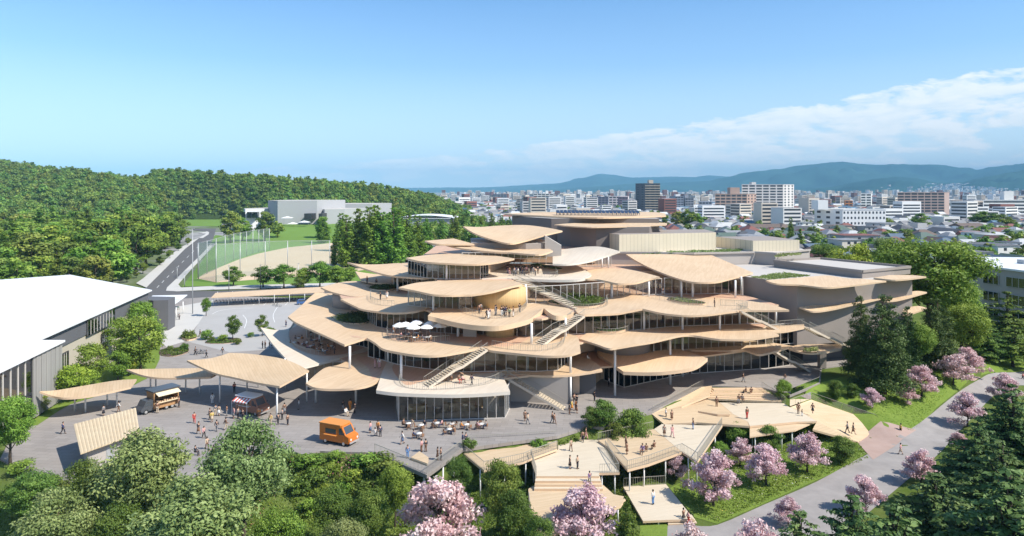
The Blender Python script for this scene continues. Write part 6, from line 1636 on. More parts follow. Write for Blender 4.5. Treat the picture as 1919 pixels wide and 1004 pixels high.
def sidepoly(mb, prof, y0, y1, mi=0):
    n = len(prof)
    mb.add([(x, y0, z) for x, z in prof] + [(x, y1, z) for x, z in prof],
           [tuple(range(n)), tuple(range(n, 2*n))[::-1]] + [(i, n+i, n+(i+1) % n, (i+1) % n) for i in range(n)], mi)
    return mb
def sub(mb, name, m, par, **k):
    o = mb.build(name, m, par, **k); return o
def wheel(par, x, y, r=.36, w=.22):
    mb = MB(); mb.tube([(x, y - w/2, r), (x, y + w/2, r)], r, 18)
    t = sub(mb, 'wheel', M['rubber'], par)
    s = 1 if y > 0 else -1
    mb = MB(); mb.tube([(x, y + s*(w/2), r), (x, y + s*(w/2 + .02), r)], r*.58, 12); sub(mb, 'rim', M['chrome'], t)
def bev(mb, w=.05):
    return mb
def step_van(name, loc, rz, label, body, roof, side=-1, L=3.5, W=2.1, H=2.75, hatch=True, awning=None, goods=False):
    e = empty(name, loc, rz, label, 'food truck')
    mb = MB(); k = .09
    for y0, y1, d in ((-W/2 + k, W/2 - k, 0), (-W/2, W/2, k)):
        sidepoly(mb, [(-2.5 + d*0, .42), (2.28 - d, .42), (2.42 - d, .75), (2.38 - d, 1.25), (1.75, 1.48), (1.18, H - .22 - d), (.9, H - .12 - d), (-2.5, H - .12 - d)], y0, y1)
    sub(mb, 'body', body, e)
    mb = MB(); mb.prism([(-2.58, -W/2 - .05), (.95, -W/2 - .05), (1.15, -W/2 + .25), (1.15, W/2 - .25), (.95, W/2 + .05), (-2.58, W/2 + .05)], H - .14, H); sub(mb, 'roof', roof, e)
    # windscreen, side windows
    mb = MB(); a = [(1.70, -W/2 + .22, 1.52), (1.70, W/2 - .22, 1.52), (1.24, W/2 - .28, H - .34), (1.24, -W/2 + .28, H - .34)]
    nrm = Vector((.9, 0, .42)).normalized() * .03
    mb.add([Vector(q) + nrm for q in a] + [Vector(q) - nrm for q in a], [(0,1,2,3), (7,6,5,4), (0,4,5,1), (1,5,6,2), (2,6,7,3), (3,7,4,0)]); sub(mb, 'windscreen', WINF, e)
    for s in (-1, 1):
        y = s * (W/2 + .012); mb = MB()
        mb.add([(.72, y, 1.5), (1.5, y, 1.5), (1.12, y, H - .45), (.72, y, H - .45), (.72, y - s*.03, 1.5), (1.5, y - s*.03, 1.5), (1.12, y - s*.03, H - .45), (.72, y - s*.03, H - .45)], [(0,1,2,3), (7,6,5,4), (0,4,5,1), (1,5,6,2), (2,6,7,3), (3,7,4,0)])
        dr = MB(); dr.box(.62, min(y, y - s*.02), .55, .66, max(y, y - s*.02), H - .4); dr.box(1.5, min(y, y - s*.02), .55, 1.53, max(y, y - s*.02), 1.45)
        o = sub(MB().box(.68, y - .012, .6, 1.5, y + .012, 1.44), 'door', body, e); sub(mb, 'window', WINF, o)
        sub(MB().box(1.36, y - .02 , 1.2, 1.46, y + .02, 1.24), 'handle', M['dark'], o)
        sub(MB().box(1.62, y - .06 + s*.12, 1.5, 1.70, y + .06 + s*.12, 1.85), 'mirror', M['dark'], e)
        wheel(e, 1.45, s*(W/2 - .12)); wheel(e, -1.55, s*(W/2 - .12))
        mb = MB(); mb.tube([(2.40, s*.68, .92), (2.45, s*.68, .92)], .14, 12); sub(mb, 'headlight', M['lamp'], e)
    sub(MB().box(2.36, -W/2 + .1, .42, 2.52, W/2 - .1, .60), 'bumper', M['chrome'], e)
    y = side * (W/2 + .015)
    if hatch:
        sub(MB().box(-1.55, y - .03, 1.38, .35, y + .03, 2.2), 'hatch_frame', body, e)
        sub(MB().box(-1.47, y + side*.035 - .012, 1.46, .27, y + side*.035 + .012, 2.12), 'hatch_window', WINF, e)
        sub(MB().box(-1.6, y + side*.16 - .17, 1.30, .4, y + side*.16 + .17, 1.36), 'counter', roof, e)
        sub(MB().box(-2.4, y - .015, 1.30, 2.0 - 1.4, y + .015, 1.34), 'trim', roof, e)
    if awning:
        n = 10; u = 3.0 / n
        fr = MB(); fr.beam((-2.3, side*(W/2 + .9), 2.12), (.7, side*(W/2 + .9), 2.12), .04); aw = sub(fr, 'awning', M['white'], e)
        for i in range(n):
            x0 = -2.3 + i*u; m = MB()
            m.add([(x0, side*W/2, 2.5), (x0 + u, side*W/2, 2.5), (x0 + u, side*(W/2 + .9), 2.12), (x0, side*(W/2 + .9), 2.12), (x0, side*(W/2 + .9), 1.95), (x0 + u, side*(W/2 + .9), 1.95)], [(0,1,2,3), (3,2,5,4)])
            sub(m, 'stripe', M['red'] if i % 2 == 0 else M['white'], aw)
        for x in (-2.3, .7): m = MB(); m.beam((x, side*(W/2 + .9), 0), (x, side*(W/2 + .9), 2.12), .05); sub(m, 'pole', M['white'], e)
    if goods:
        for i in range(6): sub(MB().box(-1.5 + i*.32, y + side*.05 - .1, 1.36, -1.26 + i*.32, y + side*.05 + .1, 1.36 + .12 + .08*(i % 3)), 'food_box', M['goods'], e)
    return e
step_van('food_van', Vector((-23.3, 92.2, 0)), R(-24), 'orange food van with a side hatch standing alone on the plaza', M['orange'], M['orangeroof'])
step_van('food_truck', Vector((-39.6, 104.4, 0)), R(-24), 'red brown food truck with a white roof and red striped awning', M['redbrown'], M['white'], awning=True, goods=True)
# wood clad food trailer truck under the slim canopy
bt = empty('food_truck', Vector((-55.7, 105.1, 0)), R(234.4), 'brown wood clad food truck with a raised cream flap, left of the crowd', 'food truck')
mb = MB(); W = 2.2
mb.box(-3.9, -1.1, .5, 0, -.95, 3.1); mb.box(-3.9, -.95, .5, -3.75, 1.1, 3.1); mb.box(-.15, -.95, .5, 0, 1.1, 3.1); mb.box(-3.75, -.95, .5, -.15, 1.1, 1.35); mb.box(-3.75, .95, 2.75, -.15, 1.1, 3.1)
sub(mb, 'body', M['woodclad'], bt)
sub(MB().prism([(-4.1, -1.3), (.25, -1.3), (.25, 1.3), (-4.1, 1.3)], 3.1, 3.28), 'roof', M['greypaint'], bt)
mb = MB(); q = [(-3.7, 1.12, 3.0), (-.2, 1.12, 3.0), (-.2, 2.15, 2.62), (-3.7, 2.15, 2.62)]
mb.add(q + [(x, y, z - .06) for x, y, z in q], [(0,1,2,3), (7,6,5,4), (0,4,5,1), (1,5,6,2), (2,6,7,3), (3,7,4,0)]); sub(mb, 'flap', M['canvas'], bt)
sub(MB().box(-3.75, .95, 1.36, -.15, 1.55, 1.44), 'counter', M['canvas'], bt)
for i in range(9): sub(MB().box(-3.6 + i*.38, 1.12, 1.44, -3.34 + i*.38, 1.4, 1.58 + .1*(i % 3)), 'food_box', M['goods'], bt)
sub(MB().box(-3.6, -.9, 2.0, -.3, -.6, 2.5), 'shelf', M['goods'], bt)
mb = MB(); sidepoly(mb, [(.05, .4), (1.75, .4), (1.85, .8), (1.5, 1.15), (1.05, 1.95), (.05, 2.0)], -.95, .95); sub(mb, 'cab', M['greypaint'], bt)
mb = MB(); mb.add([(1.46, -.8, 1.2), (1.46, .8, 1.2), (1.1, .72, 1.86), (1.1, -.72, 1.86)], [(0,1,2,3)]); sub(mb, 'windscreen', WINF, bt)
for s in (-1, 1):
    mb = MB(); mb.add([(.2, s*.965, 1.2), (1.35, s*.965, 1.2), (1.0, s*.965, 1.82), (.2, s*.965, 1.85)], [(0,1,2,3)]); sub(mb, 'window', WINF, bt)
    wheel(bt, 1.1, s*.85); wheel(bt, -2.9, s*.95); wheel(bt, -2.0, s*.95)
# bicycles
def bike_meshes():
    out = []
    mb = MB()
    for a, b in (((-.52,0,.34),(-.12,0,.32)), ((-.12,0,.32),(-.28,0,.9)), ((-.28,0,.82),(.38,0,.84)), ((-.12,0,.32),(.38,0,.8)), ((-.52,0,.34),(-.28,0,.84)), ((.52,0,.34),(.36,0,1.0))): mb.beam(a, b, .04)
    mb.beam((.34,-.28,1.02),(.34,.28,1.02),.035); mb.beam((-.4,0,.94),(-.16,0,.94),.13,.06); mb.beam((.4,0,.72),(.7,0,.72),.3,.2)
    out.append(('frame', mb.mesh('bike_frame')))
    for x in (-.52, .52):
        m = MB(); n = 14
        for k in range(n):
            a, b = 2*PI*k/n, 2*PI*(k+1)/n; m.beam((x + .31*math.cos(a), 0, .33 + .31*math.sin(a)), (x + .31*math.cos(b), 0, .33 + .31*math.sin(b)), .05, .05, up=(0,1,0))
        for k in range(4): a = PI*k/4; m.beam((x + .3*math.cos(a), 0, .33 + .3*math.sin(a)), (x - .3*math.cos(a), 0, .33 - .3*math.sin(a)), .012, .012, up=(0,1,0))
        out.append(('wheel', m.mesh('bike_wheel')))
    return out
BK = bike_meshes()
M['bikepaint'] = mat('bicycle_paint', (0.1,0.1,0.1), .4, .5, objcol=True)
for n_, me in BK: me.materials.append(M['bikepaint'] if n_ == 'frame' else M['rubber'])
def bicycle(p, rz, label, group=None, col=(.1,.1,.11)):
    e = empty('bicycle', p, rz, label, 'bicycle', group)
    for n_, me in BK:
        o = link(n_, me, e); o.color = (*col, 1)
BC = [(.08,.08,.09), (.3,.3,.31), (.25,.06,.05), (.06,.1,.22), (.5,.5,.5), (.12,.2,.12)]
BN = ['black', 'grey', 'red', 'blue', 'silver', 'green']
for i in range(34):
    t = i / 33; p = P(404 + 196*t, 567.5 - 5.5*t, 0)
    bicycle(p, R(80) + rng.uniform(-.15, .15), 'parked %s bicycle beneath the %s of the long timber shelter' % (BN[i % 6], 'left end' if i < 11 else 'middle' if i < 23 else 'right end'), 'bicycles under the long shelter', BC[i % 6])
for i in range(14):
    p = P(298 + (i % 7)*5.5, 604 - (i//7)*14 - (i % 7)*1.6, 0); bicycle(p, R(20) + rng.uniform(-.2,.2), 'parked %s bicycle in the %s row beneath the white canopy beside the gym' % (BN[(i*5) % 6], 'front' if i < 7 else 'back'), 'bicycles under the white canopy', BC[(i*5) % 6])
for a, b, l, c in ((516,573,'dark scooter-like bicycle standing on the car park, nearest the shelter',(.1,.1,.1)), (522,575,'pale bicycle beside the dark one on the car park',(.5,.5,.5)), (372,663,'bicycle ridden past the car park bed, left one',(.1,.1,.12)), (379,663,'bicycle ridden past the car park bed, right one',(.2,.2,.22))): bicycle(P(a, b), R(10), l, None, c)
def car(p, rz, m, label):
    e = empty('parked_car', p, rz, label, 'car'); mb = MB()
    sidepoly(mb, [(-1.65,.3),(1.65,.3),(1.68,.75),(1.05,.92),(.55,1.5),(-1.3,1.5),(-1.66,.95)], -.72, .72); sub(mb, 'body', m, e)
    mb = MB(); mb.add([(1.04,-.6,.96),(1.04,.6,.96),(.60,.56,1.44),(.60,-.56,1.44)], [(0,1,2,3)]); sub(mb, 'windscreen', WINF, e)
    for s in (-1, 1):
        mb = MB(); mb.add([(-1.35,s*.73,.98),(.85,s*.73,.98),(.5,s*.73,1.42),(-1.2,s*.73,1.42)], [(0,1,2,3)]); sub(mb, 'window', WINF, e)
        wheel(e, 1.05, s*.66, .28, .18); wheel(e, -1.05, s*.66, .28, .18)
    return e
car(P(567, 570), R(25), M['bluepaint'], 'small blue car parked near the wavy roof corner')
# parasols, tables, chairs
PM = []
mb = MB(); n = 8
prof = [(0.03, .55), (.6, .38), (1.25, 0.0), (1.22, -.1)]
mb.lathe((0,0,2.15), prof, n, 0, False); PM.append(('canopy', mb.mesh('parasol_canopy')))
mb = MB(); mb.tube([(0,0,0),(0,0,2.7)], .03, 6); PM.append(('pole', mb.mesh('parasol_pole')))
mb = MB(); mb.lathe((0,0,0), [(.01,.08),(.28,.08),(.3,0)], 10); PM.append(('base', mb.mesh('parasol_base')))
M['parasol'] = mat('white_parasol_canvas', (0.84,0.83,0.81), .8)
for (n_, me), m in zip(PM, (M['parasol'], M['steel'], M['concrete'])): me.materials.append(m)
PS = [(781,628.5),(807,630.5),(800,637),(760,632.5),(775,638),(826,634),(835,632),(749,634)]
PL = ['white parasol at the back of the roof terrace, left','white parasol at the back of the roof terrace, right','white parasol nearest the terrace edge, right of centre','white parasol left of the middle of the terrace','white parasol nearest the terrace edge, in the centre','half shaded parasol left of the last one','last white parasol at the right end of the roof terrace','leftmost white parasol by the curved railing']
TB = []
mb = MB(); mb.lathe((0,0,0), [(.01,.74),(.42,.74),(.42,.70),(.01,.70)], 14); TB.append(('table_top', mb.mesh('table_top')))
mb = MB(); mb.tube([(0,0,.02),(0,0,.7)], .035, 6); mb.lathe((0,0,0), [(.01,.03),(.24,.03),(.25,0)], 10); TB.append(('stand', mb.mesh('table_stand')))
CHM = []
mb = MB(); mb.box(-.21,-.21,.43,.21,.21,.47); CHM.append(('seat', mb.mesh('chair_seat')))
mb = MB(); mb.box(-.21,.19,.55,.21,.22,.86); CHM.append(('backrest', mb.mesh('chair_back')))
for sx in (-.19, .19):
    for sy in (-.19, .19):
        mb = MB(); mb.beam((sx, sy, 0), (sx, sy, .44 if sy < 0 else .8), .03); CHM.append(('leg', mb.mesh('chair_leg')))
M['tablewhite'] = mat('white_table_top', (0.78,0.77,0.74), .5); M['chairwood'] = mat('brown_chair', (0.26,0.14,0.08), .6)
TBW = TB
for n_, me in TB: me.materials.append(M['tablewhite'] if n_ == 'table_top' else M['dark'])
for n_, me in CHM: me.materials.append(M['chairwood'])
def kit(ms, name, p, rz, label, cat, group=None):
    e = empty(name, p, rz, label, cat, group)
    for n_, me in ms: link(n_, me, e)
    return e
for q, l in zip(PS, PL): kit(PM, 'parasol', P(*q, 9.0), rng.uniform(0, 1), l, 'parasol', 'white parasols on the roof terrace')
ORD = {'outside the glass pavilion': ['leftmost','second from left','fourth along','middle','nearest','sixth along','rightmost','lone front'], 'on the left dining terrace': ['far left','second','upper middle','corner','lower middle','lower right','back','rightmost','right inner'], 'beneath the white parasols': ['back','right','left','front']}
def seats(p, k, where, i, r=.72, table=True):
    od = ORD[where][i]
    if table: kit(TB, 'cafe_table', p, 0, od + ' small round white table ' + where, 'table', 'tables ' + where)
    a0 = rng.uniform(0, 6.28); out = []
    for i in range(k):
        a = a0 + i*6.283/k; c = p + Vector((r*math.cos(a), r*math.sin(a), 0))
        kit(CHM, 'cafe_chair', c, a - PI/2, 'brown chair at the ' + od + ' table ' + where, 'chair', 'chairs ' + where); out.append((c, a + PI))
    return out
SEATS = []
for i, q in enumerate(((765,802),(789,805),(819,801),(846,803),(842,813),(874,804),(902,803),(785,821))): SEATS.append([('front', i), seats(P(*q), 3, 'outside the glass pavilion', i)])
for i, q in enumerate(((552,648),(569,651),(583,655),(560,640),(597,660),(612,664),(590,643),(622,655),(602,650))): SEATS.append([('left', i), seats(P(*q, 4.66), 3, 'on the left dining terrace', i)])
for i, q in enumerate(((781,631),(800,639),(760,635),(775,640))): SEATS.append([('roof', i), seats(P(*q, 9.02), 3, 'beneath the white parasols', i, .75)])
wedge = empty('bench_platform', P(787, 864, 0), 0, 'pale timber wedge to sit on at the tip of the plaza corner', 'bench')
mb = MB(); mb.prism([tuple(P(*q)[:2]) for q in ((770,862),(786,854),(803,864),(801,873))], 0.01, [.35,.6,.5,.3]); part(mb, 'seat', M['deck'], wedge)
planter([(339,632),(350,639),(366,636),(368,630),(352,626)], 0.03, 'pale stone ring with dry ornamental grass near the gym canopy', 90, .7, G['olive'], .35)
planter([(385,643),(420,644),(450,640),(448,634),(420,634),(395,637)], 0.02, 'planted island in the middle of the car park', 160, .4, G['mid'], .08)
planter([(300,665),(325,668),(352,660),(350,650),(325,652),(302,655)], 0.05, 'planted bed beside the gym trees', 200, .4, G['mid'], .08)

# ---------------------------------------------------------------- people
def skin_mesh(name, verts, edges, rad, m, sub=1, root=0, extra=None):
    me = bpy.data.meshes.new(name); me.from_pydata(verts, edges, [])
    o = bpy.data.objects.new(name, me); COL.objects.link(o)
    sk = o.modifiers.new('skin', 'SKIN'); sk.use_smooth_shade = True
    for i, v in enumerate(me.skin_vertices[0].data):
        r = rad[i]; v.radius = (r, r) if isinstance(r, (int, float)) else r; v.use_root = (i == root)
    if sub: sd_ = o.modifiers.new('sub', 'SUBSURF'); sd_.levels = sub; sd_.render_levels = sub
    dg = bpy.context.evaluated_depsgraph_get()
    out = bpy.data.meshes.new_from_object(o.evaluated_get(dg)); out.name = name
    bpy.data.objects.remove(o); bpy.data.meshes.remove(me)
    out.materials.clear(); out.materials.append(m)
    return out
def merge(me, mb):
    """add small extra pieces (fingers, nose, ears) to a skinned mesh"""
    bm = bmesh.new(); bm.from_mesh(me); t = mb.mesh('extra'); bm.from_mesh(t); bm.to_mesh(me); bm.free(); bpy.data.meshes.remove(t); return me
M['skin'] = mat('skin', (0.50,0.30,0.21), .6)
M['cloth'] = mat('clothing', (.3,.3,.3), .85, objcol=True); M['hair'] = mat('hair', (0.025,0.018,0.014), .6); M['shoe'] = mat('shoe', (0.05,0.045,0.04), .6)
def figure(pose):
    """joints of a figure 1.68 m tall facing +x; returns meshes"""
    sit = pose == 'sit'
    hz_ = .52 if sit else .90
    Lh, Rh = Vector((0, .09, hz_ - .02)), Vector((0, -.09, hz_ - .02))
    lf = {'stand': (0, 0), 'walk': (.24, -.22), 'stride': (-.20, .26), 'talk': (.04, -.03), 'sit': (0, 0)}[pose]
    def leg(h, dx, s):
        if sit: return [h, h + Vector((.42, s*.04, .02)), h + Vector((.44, s*.04, -.42)), h + Vector((.58, s*.05, -.46))]
        k = Vector((dx*.5 + .04, h.y, hz_*.53)); a = Vector((dx - (.05 if dx < 0 else 0), h.y, .09 + (.06 if dx < -.1 else 0)))
        return [h, k, a, a + Vector((.15, s*.02, -.05))]
    LL, RL = leg(Lh, lf[0], 1), leg(Rh, lf[1], -1)
    ch = Vector((.0 if not sit else -.02, 0, hz_ + .40)); nk = ch + Vector((.01, 0, .13)); hd = nk + Vector((.025, 0, .13))
    Ls, Rs = ch + Vector((0, .185, .05)), ch + Vector((0, -.185, .05))
    am = {'stand': ((0, .02), (0, .02)), 'walk': ((-.16, .04), (.16, .08)), 'stride': ((.18, .08), (-.15, .03)), 'talk': ((.06, .26), (.0, .03)), 'sit': ((.16, .2), (.18, .2))}[pose]
    def arm(s, a, sg):
        e = s + Vector((a[0]*.5 - .02, sg*.06, -.27)); w = e + Vector((a[0] + a[1]*.7, -sg*.02, -.24 + a[1]*.75)); h = w + (w - e).normalized()*.08
        return [s, e, w, h]
    LA, RA = arm(Ls, am[0], 1), arm(Rs, am[1], -1)
    pel = Vector((0, 0, hz_))
    V = [pel, pel + Vector((0,0,.2)), ch, nk, hd + Vector((0,0,.0)), hd + Vector((0,0,.09))] + LL + RL + LA + RA
    E = [(0,1),(1,2),(2,3),(3,4),(4,5),(0,6),(6,7),(7,8),(8,9),(0,10),(10,11),(11,12),(12,13),(2,14),(14,15),(15,16),(16,17),(2,18),(18,19),(19,20),(20,21)]
    Rr = [(.13,.10),(.115,.09),(.14,.095),.05,(.085,.095),(.06,.07)] + [.085,.058,.04,.03]*2 + [.055,.042,.03,.028]*2
    body = skin_mesh('body', V, E, Rr, M['skin'], 1)
    ex = MB()
    for A in (LA, RA):
        d = (A[3] - A[2]).normalized(); sd_ = d.cross(Vector((1, 0, 0))); sd_ = sd_.normalized() if sd_.length > .1 else Vector((0, 1, 0)); fw = sd_.cross(d)
        for j, ln in enumerate((.068, .078, .074, .058)):
            b = A[3] + fw*(.026 - .017*j); ex.tube([b - d*.02, b + d*ln*.5, b + d*ln*.9 + sd_*.012], [.009,.008,.006], 4)
        b = A[2] + d*.03 + fw*.025; ex.tube([b, b + fw*.03 + d*.03, b + fw*.034 + d*.058], [.011,.009,.007], 4)
    ex.tube([hd + Vector((.08,0,.03)), hd + Vector((.112,0,.0)), hd + Vector((.09,0,-.012))], [.008,.016,.012], 5)
    for s in (-1, 1): ex.tube([hd + Vector((0, s*.078, .025)), hd + Vector((-.005, s*.092, -.02))], [.02,.014], 5)
    merge(body, ex)
    top = skin_mesh('top', [pel + Vector((0,0,-.02)), V[1], ch, ch + Vector((0,0,.09))] + LA[:3] + RA[:3], [(0,1),(1,2),(2,3),(2,4),(4,5),(5,6),(2,7),(7,8),(8,9)],
                    [(.15,.12),(.135,.11),(.16,.115),.075,.075,.058,.045,.075,.058,.045], M['cloth'], 1)
    tr = skin_mesh('trousers', [pel + Vector((0,0,.03))] + LL[:3] + RL[:3], [(0,1),(1,2),(2,3),(0,4),(4,5),(5,6)], [(.14,.115),.10,.075,.062,.10,.075,.062], M['cloth'], 1)
    mb = MB(); k = hd + Vector((-.012, 0, .045))
    mb.lathe(k, [(.085,-.10),(.105,-.02),(.10,.05),(.066,.10),(.01,.122)], 12)
    for i, v in enumerate(mb.v):   # open at the face
        if v[0] - k.x > .055 and v[2] - k.z < .035: mb.v[i] = (k.x + .05, v[1], v[2])
    hair = mb.mesh('hair'); hair.materials.append(M['hair'])
    sk = None
    if not sit:
        mb = MB(); w0 = pel.z + .06
        mb.lathe((0,0,0), [(.135,w0),(.19,w0-.25),(.25,w0-.52),(.24,w0-.52),(.12,w0-.1)], 14)
        mb.v = [(x*.85 + (lf[0]+lf[1])*.2*(w0-z), y, z) for x, y, z in mb.v]; sk = mb.mesh('skirt'); sk.materials.append(M['cloth'])
    shoes = []
    for Lg in (LL, RL):
        mb = MB(); a = Lg[2]; f = Lg[3] - a; f.z = 0; f.normalize(); g = Vector((-f.y, f.x, 0)); z0 = a.z - .09
        q = []
        for u, wd, h in ((-.07,.035,.11),(.06,.045,.09),(.19,.035,.05)):
            for s in (-1, 1): q.append(Vector((a.x, a.y, z0)) + f*u + g*(s*wd))
            for s in (1, -1): q.append(Vector((a.x, a.y, z0 + h)) + f*u + g*(s*wd*.8))
        mb.add(q, [(3,2,1,0),(8,9,10,11)] + [(b+i, b+(i+1)%4, b+4+(i+1)%4, b+4+i) for b in (0,4) for i in range(4)])
        m = mb.mesh('shoe'); m.materials.append(M['shoe']); shoes.append(m)
    return dict(body=body, top=top, trousers=tr, hair=hair, skirt=sk, shoes=shoes)
FIG = {k: figure(k) for k in ('stand', 'walk', 'stride', 'talk', 'sit')}
CLO = {'dark': (.03,.03,.04), 'navy': (.03,.045,.12), 'white': (.75,.74,.72), 'grey': (.22,.22,.23), 'beige': (.52,.42,.31), 'brown': (.20,.11,.07), 'red': (.50,.06,.05), 'orange': (.70,.27,.05), 'yellow': (.65,.48,.14), 'blue': (.12,.26,.52), 'pink': (.66,.36,.36), 'green': (.16,.22,.11), 'black': (.015,.015,.018), 'denim': (.10,.15,.26), 'purple': (.24,.16,.30)}
PLAB = {}
def person(p, pose, top, low, where, rz=None, skirt=False, sc=None, label=None):
    f = FIG[pose]; e = empty('person', p, rng.uniform(0, 6.28) if rz is None else rz)
    act = {'stand': 'standing', 'walk': 'walking', 'stride': 'striding', 'talk': 'standing with one hand raised', 'sit': 'sitting'}[pose]
    e['label'] = label or 'person in %s top and %s %s, %s' % (top, low, 'skirt' if skirt and pose != 'sit' else 'trousers', where)
    if len(e['label'].replace('-', ' ').split()) > 14 and not label: e['label'] = 'person in %s top, %s' % (top, where)
    e['category'] = 'person'
    s = sc or rng.uniform(.95, 1.06); e.scale = (s, s, s)
    link('body', f['body'], e); link('hair', f['hair'], e)
    o = link('top', f['top'], e); o.color = (*CLO[top], 1)
    if skirt and f['skirt']: o = link('skirt', f['skirt'], e)
    else: o = link('trousers', f['trousers'], e)
    o.color = (*CLO[low], 1)
    for m in f['shoes']: link('shoe', m, e)
    PLAB.setdefault(e['label'], []).append(e)
    return e
def crowd(lst, z, where):
    for i, q in enumerate(lst):
        a, b, top, low = q[:4]; pose = q[4] if len(q) > 4 else 'stand'
        person(P(a, b, z) if not callable(z) else z(a, b), pose, top, low, q[5] if len(q) > 5 else where, skirt=(i % 4 == 1))
crowd([(118,813,'navy','dark','walk','alone at the left of the plaza'),(194,779,'grey','dark','stand','below the leftmost canopy'),(222,772,'white','brown','walk','between the leftmost canopy and the brown truck'),
       (295,774,'brown','beige','stand','at the cab of the brown food truck'),(335,763,'brown','dark','stand','at the rear of the brown food truck')], 0, '')
crowd([(364,793,'red','red','walk','left of the crowd before the awning truck'),(372,813,'dark','brown','walk','behind the person in the pink top'),(382,821,'pink','black','walk','in the middle of the crowd near the large tree'),(388,842,'beige','brown','walk','nearest the large soft tree'),
       (393,786,'dark','dark','talk','facing the yellow clothed one'),(397,791,'yellow','beige','stand','at the centre of the crowd'),(406,808,'dark','grey','walk','right of the pink clothed one'),(423,805,'brown','beige','walk','below the red awning'),(404,779,'grey','beige','stand','at the canopy column by the crowd'),
       (410,779,'beige','white','talk','next to the canopy column by the crowd'),(425,779,'brown','grey','stand','left of the red awning truck'),(398,757,'white','white','stand','behind the crowd in the canopy shade'),(439,735,'red','dark','stand','deep in the shade under the largest canopy'),(438,784,'pink','grey','stand','first in the queue at the red awning'),
       (446,784,'grey','dark','stand','second in the queue at the red awning'),(455,786,'dark','dark','stand','third in the queue at the red awning'),(507,796,'yellow','beige','stand','under the right canopy column'),(485,784,'orange','brown','stand','by the cab of the red awning truck'),(521,795,'dark','dark','walk','left one of two right of the awning truck'),
       (539,796,'brown','dark','stand','right one of two right of the awning truck'),(529,786,'grey','dark','talk','behind the two right of the awning truck'),(533,776,'brown','grey','stand','farthest in the group right of the awning truck'),(366,853,'dark','dark','sit','at the plaza edge behind the shed tree'),(400,852,'brown','dark','sit','at the plaza edge by the large tree')], 0, '')
crowd([(560,767,'white','grey','stand','alone at the tip of the canopy shadow'),(643,770,'dark','grey','stand','left in the group behind the orange van'),(656,769,'orange','orange','stand','in the middle of the group behind the orange van'),(665,774,'dark','black','stand','by the column behind the orange van'),(648,779,'white','beige','sit','in front of the group behind the orange van'),
       (694,811,'pink','denim','stand','left in the trio right of the orange van'),(708,809,'orange','brown','stand','middle in the trio right of the orange van'),(713,818,'navy','dark','talk','right in the trio right of the orange van'),(703,818,'white','grey','sit','low in front of the trio right of the orange van'),(754,832,'white','denim','walk','between the van and the plaza corner'),
       (764,858,'blue','blue','stand','near the railing of the plaza corner'),(790,847,'pink','brown','stand','left in the pair at the middle of the plaza corner'),(798,846,'dark','brown','talk','right in the pair at the middle of the plaza corner'),(820,862,'brown','brown','stand','leaning at the plaza corner railing, left'),(826,862,'brown','dark','stand','leaning at the plaza corner railing, right'),
       (867,833,'navy','navy','stand','at the right end of the plaza railing, left'),(873,833,'navy','grey','stand','at the right end of the plaza railing, right'),(984,789,'brown','brown','stand','upper in the pair before the grey wall'),(989.5,795,'beige','grey','walk','lower in the pair before the grey wall'),(1035,793,'brown','grey','walk','left in the pair above the grey steps'),(1039,794,'brown','brown','walk','right in the pair above the grey steps')], 0, '')
crowd([(1067,776,'dark','brown','stand','lowest in the group at the stair foot'),(1072,769,'yellow','orange','walk','in yellow in the group at the stair foot'),(1079,768,'orange','brown','stand','second in the group at the stair foot'),(1081,759,'black','dark','stand','behind the group at the stair foot'),(1076,757,'brown','black','walk','at the back of the group at the stair foot'),(1081,774,'dark','brown','stand','at the right of the group at the stair foot'),
       (1114,751,'dark','dark','stand','at the end of the dark ground floor wall'),(1141,724,'white','black','stand','in the shade by the glass corner'),(1393,716,'brown','grey','walk','on the plaza below the slim columns'),(1471,713,'brown','grey','sit','on the plaza edge near the grey hall'),
       (375,631,'dark','brown','walk','by the stone planter at the car park'),(366,665,'dark','dark','stride','beside the riders at the car park bed'),(417,666,'dark','grey','walk','behind the largest canopy'),(536,612,'navy','navy','stand','on the car park beneath the wavy roof tip'),(492,653,'dark','dark','stand','first of four in the shade by the left terrace'),(497,653,'brown','dark','stand','second of four in the shade by the left terrace'),
       (505,652,'dark','grey','stand','third of four in the shade by the left terrace'),(510,652,'red','dark','stand','last of four in the shade by the left terrace'),(336,599,'grey','dark','stand','under the white canopy at the gym'),(387,670,'grey','dark','walk','between the slim and the largest canopy')], 0, '')
crowd([(1070,845,'beige','brown','walk','on the upper pale deck'),(1068,878,'black','black','stand','left in the pair in the middle of the pale deck'),(1082,878,'beige','dark','stand','right in the pair in the middle of the pale deck'),(1092,828,'brown','dark','walk','lower of two at the top of the pale deck'),(1098,823,'brown','pink','walk','upper of two at the top of the pale deck')], Z2, '')
crowd([(1105,907,'purple','grey','walk','on the steps of the pale deck')], -1.9, '')
crowd([(1173,838,'brown','brown','stand','farther of two on the tan deck'),(1175,851,'brown','brown','stand','nearer of two on the tan deck'),(1204,850,'purple','brown','sit','left of three seated on the tan deck'),(1211,848,'brown','brown','sit','middle of three seated on the tan deck'),(1226,843,'brown','brown','sit','right of three seated on the tan deck'),
       (1245,817,'grey','brown','stand','left of two at the pale end of the deck'),(1260,819,'pink','pink','walk','right of two at the pale end of the deck'),(1299,804,'brown','blue','stand','alone near the pale deck corner')], Z4, '')
crowd([(1248,784,'white','dark','stand','left of two on the upper left deck'),(1259,788,'brown','brown','stand','right of two on the upper left deck'),(1343,763,'brown','brown','stand','before the broad timber steps'),(1400,784,'brown','red','stand','alone in the middle of the upper pale deck')], -.8, '')
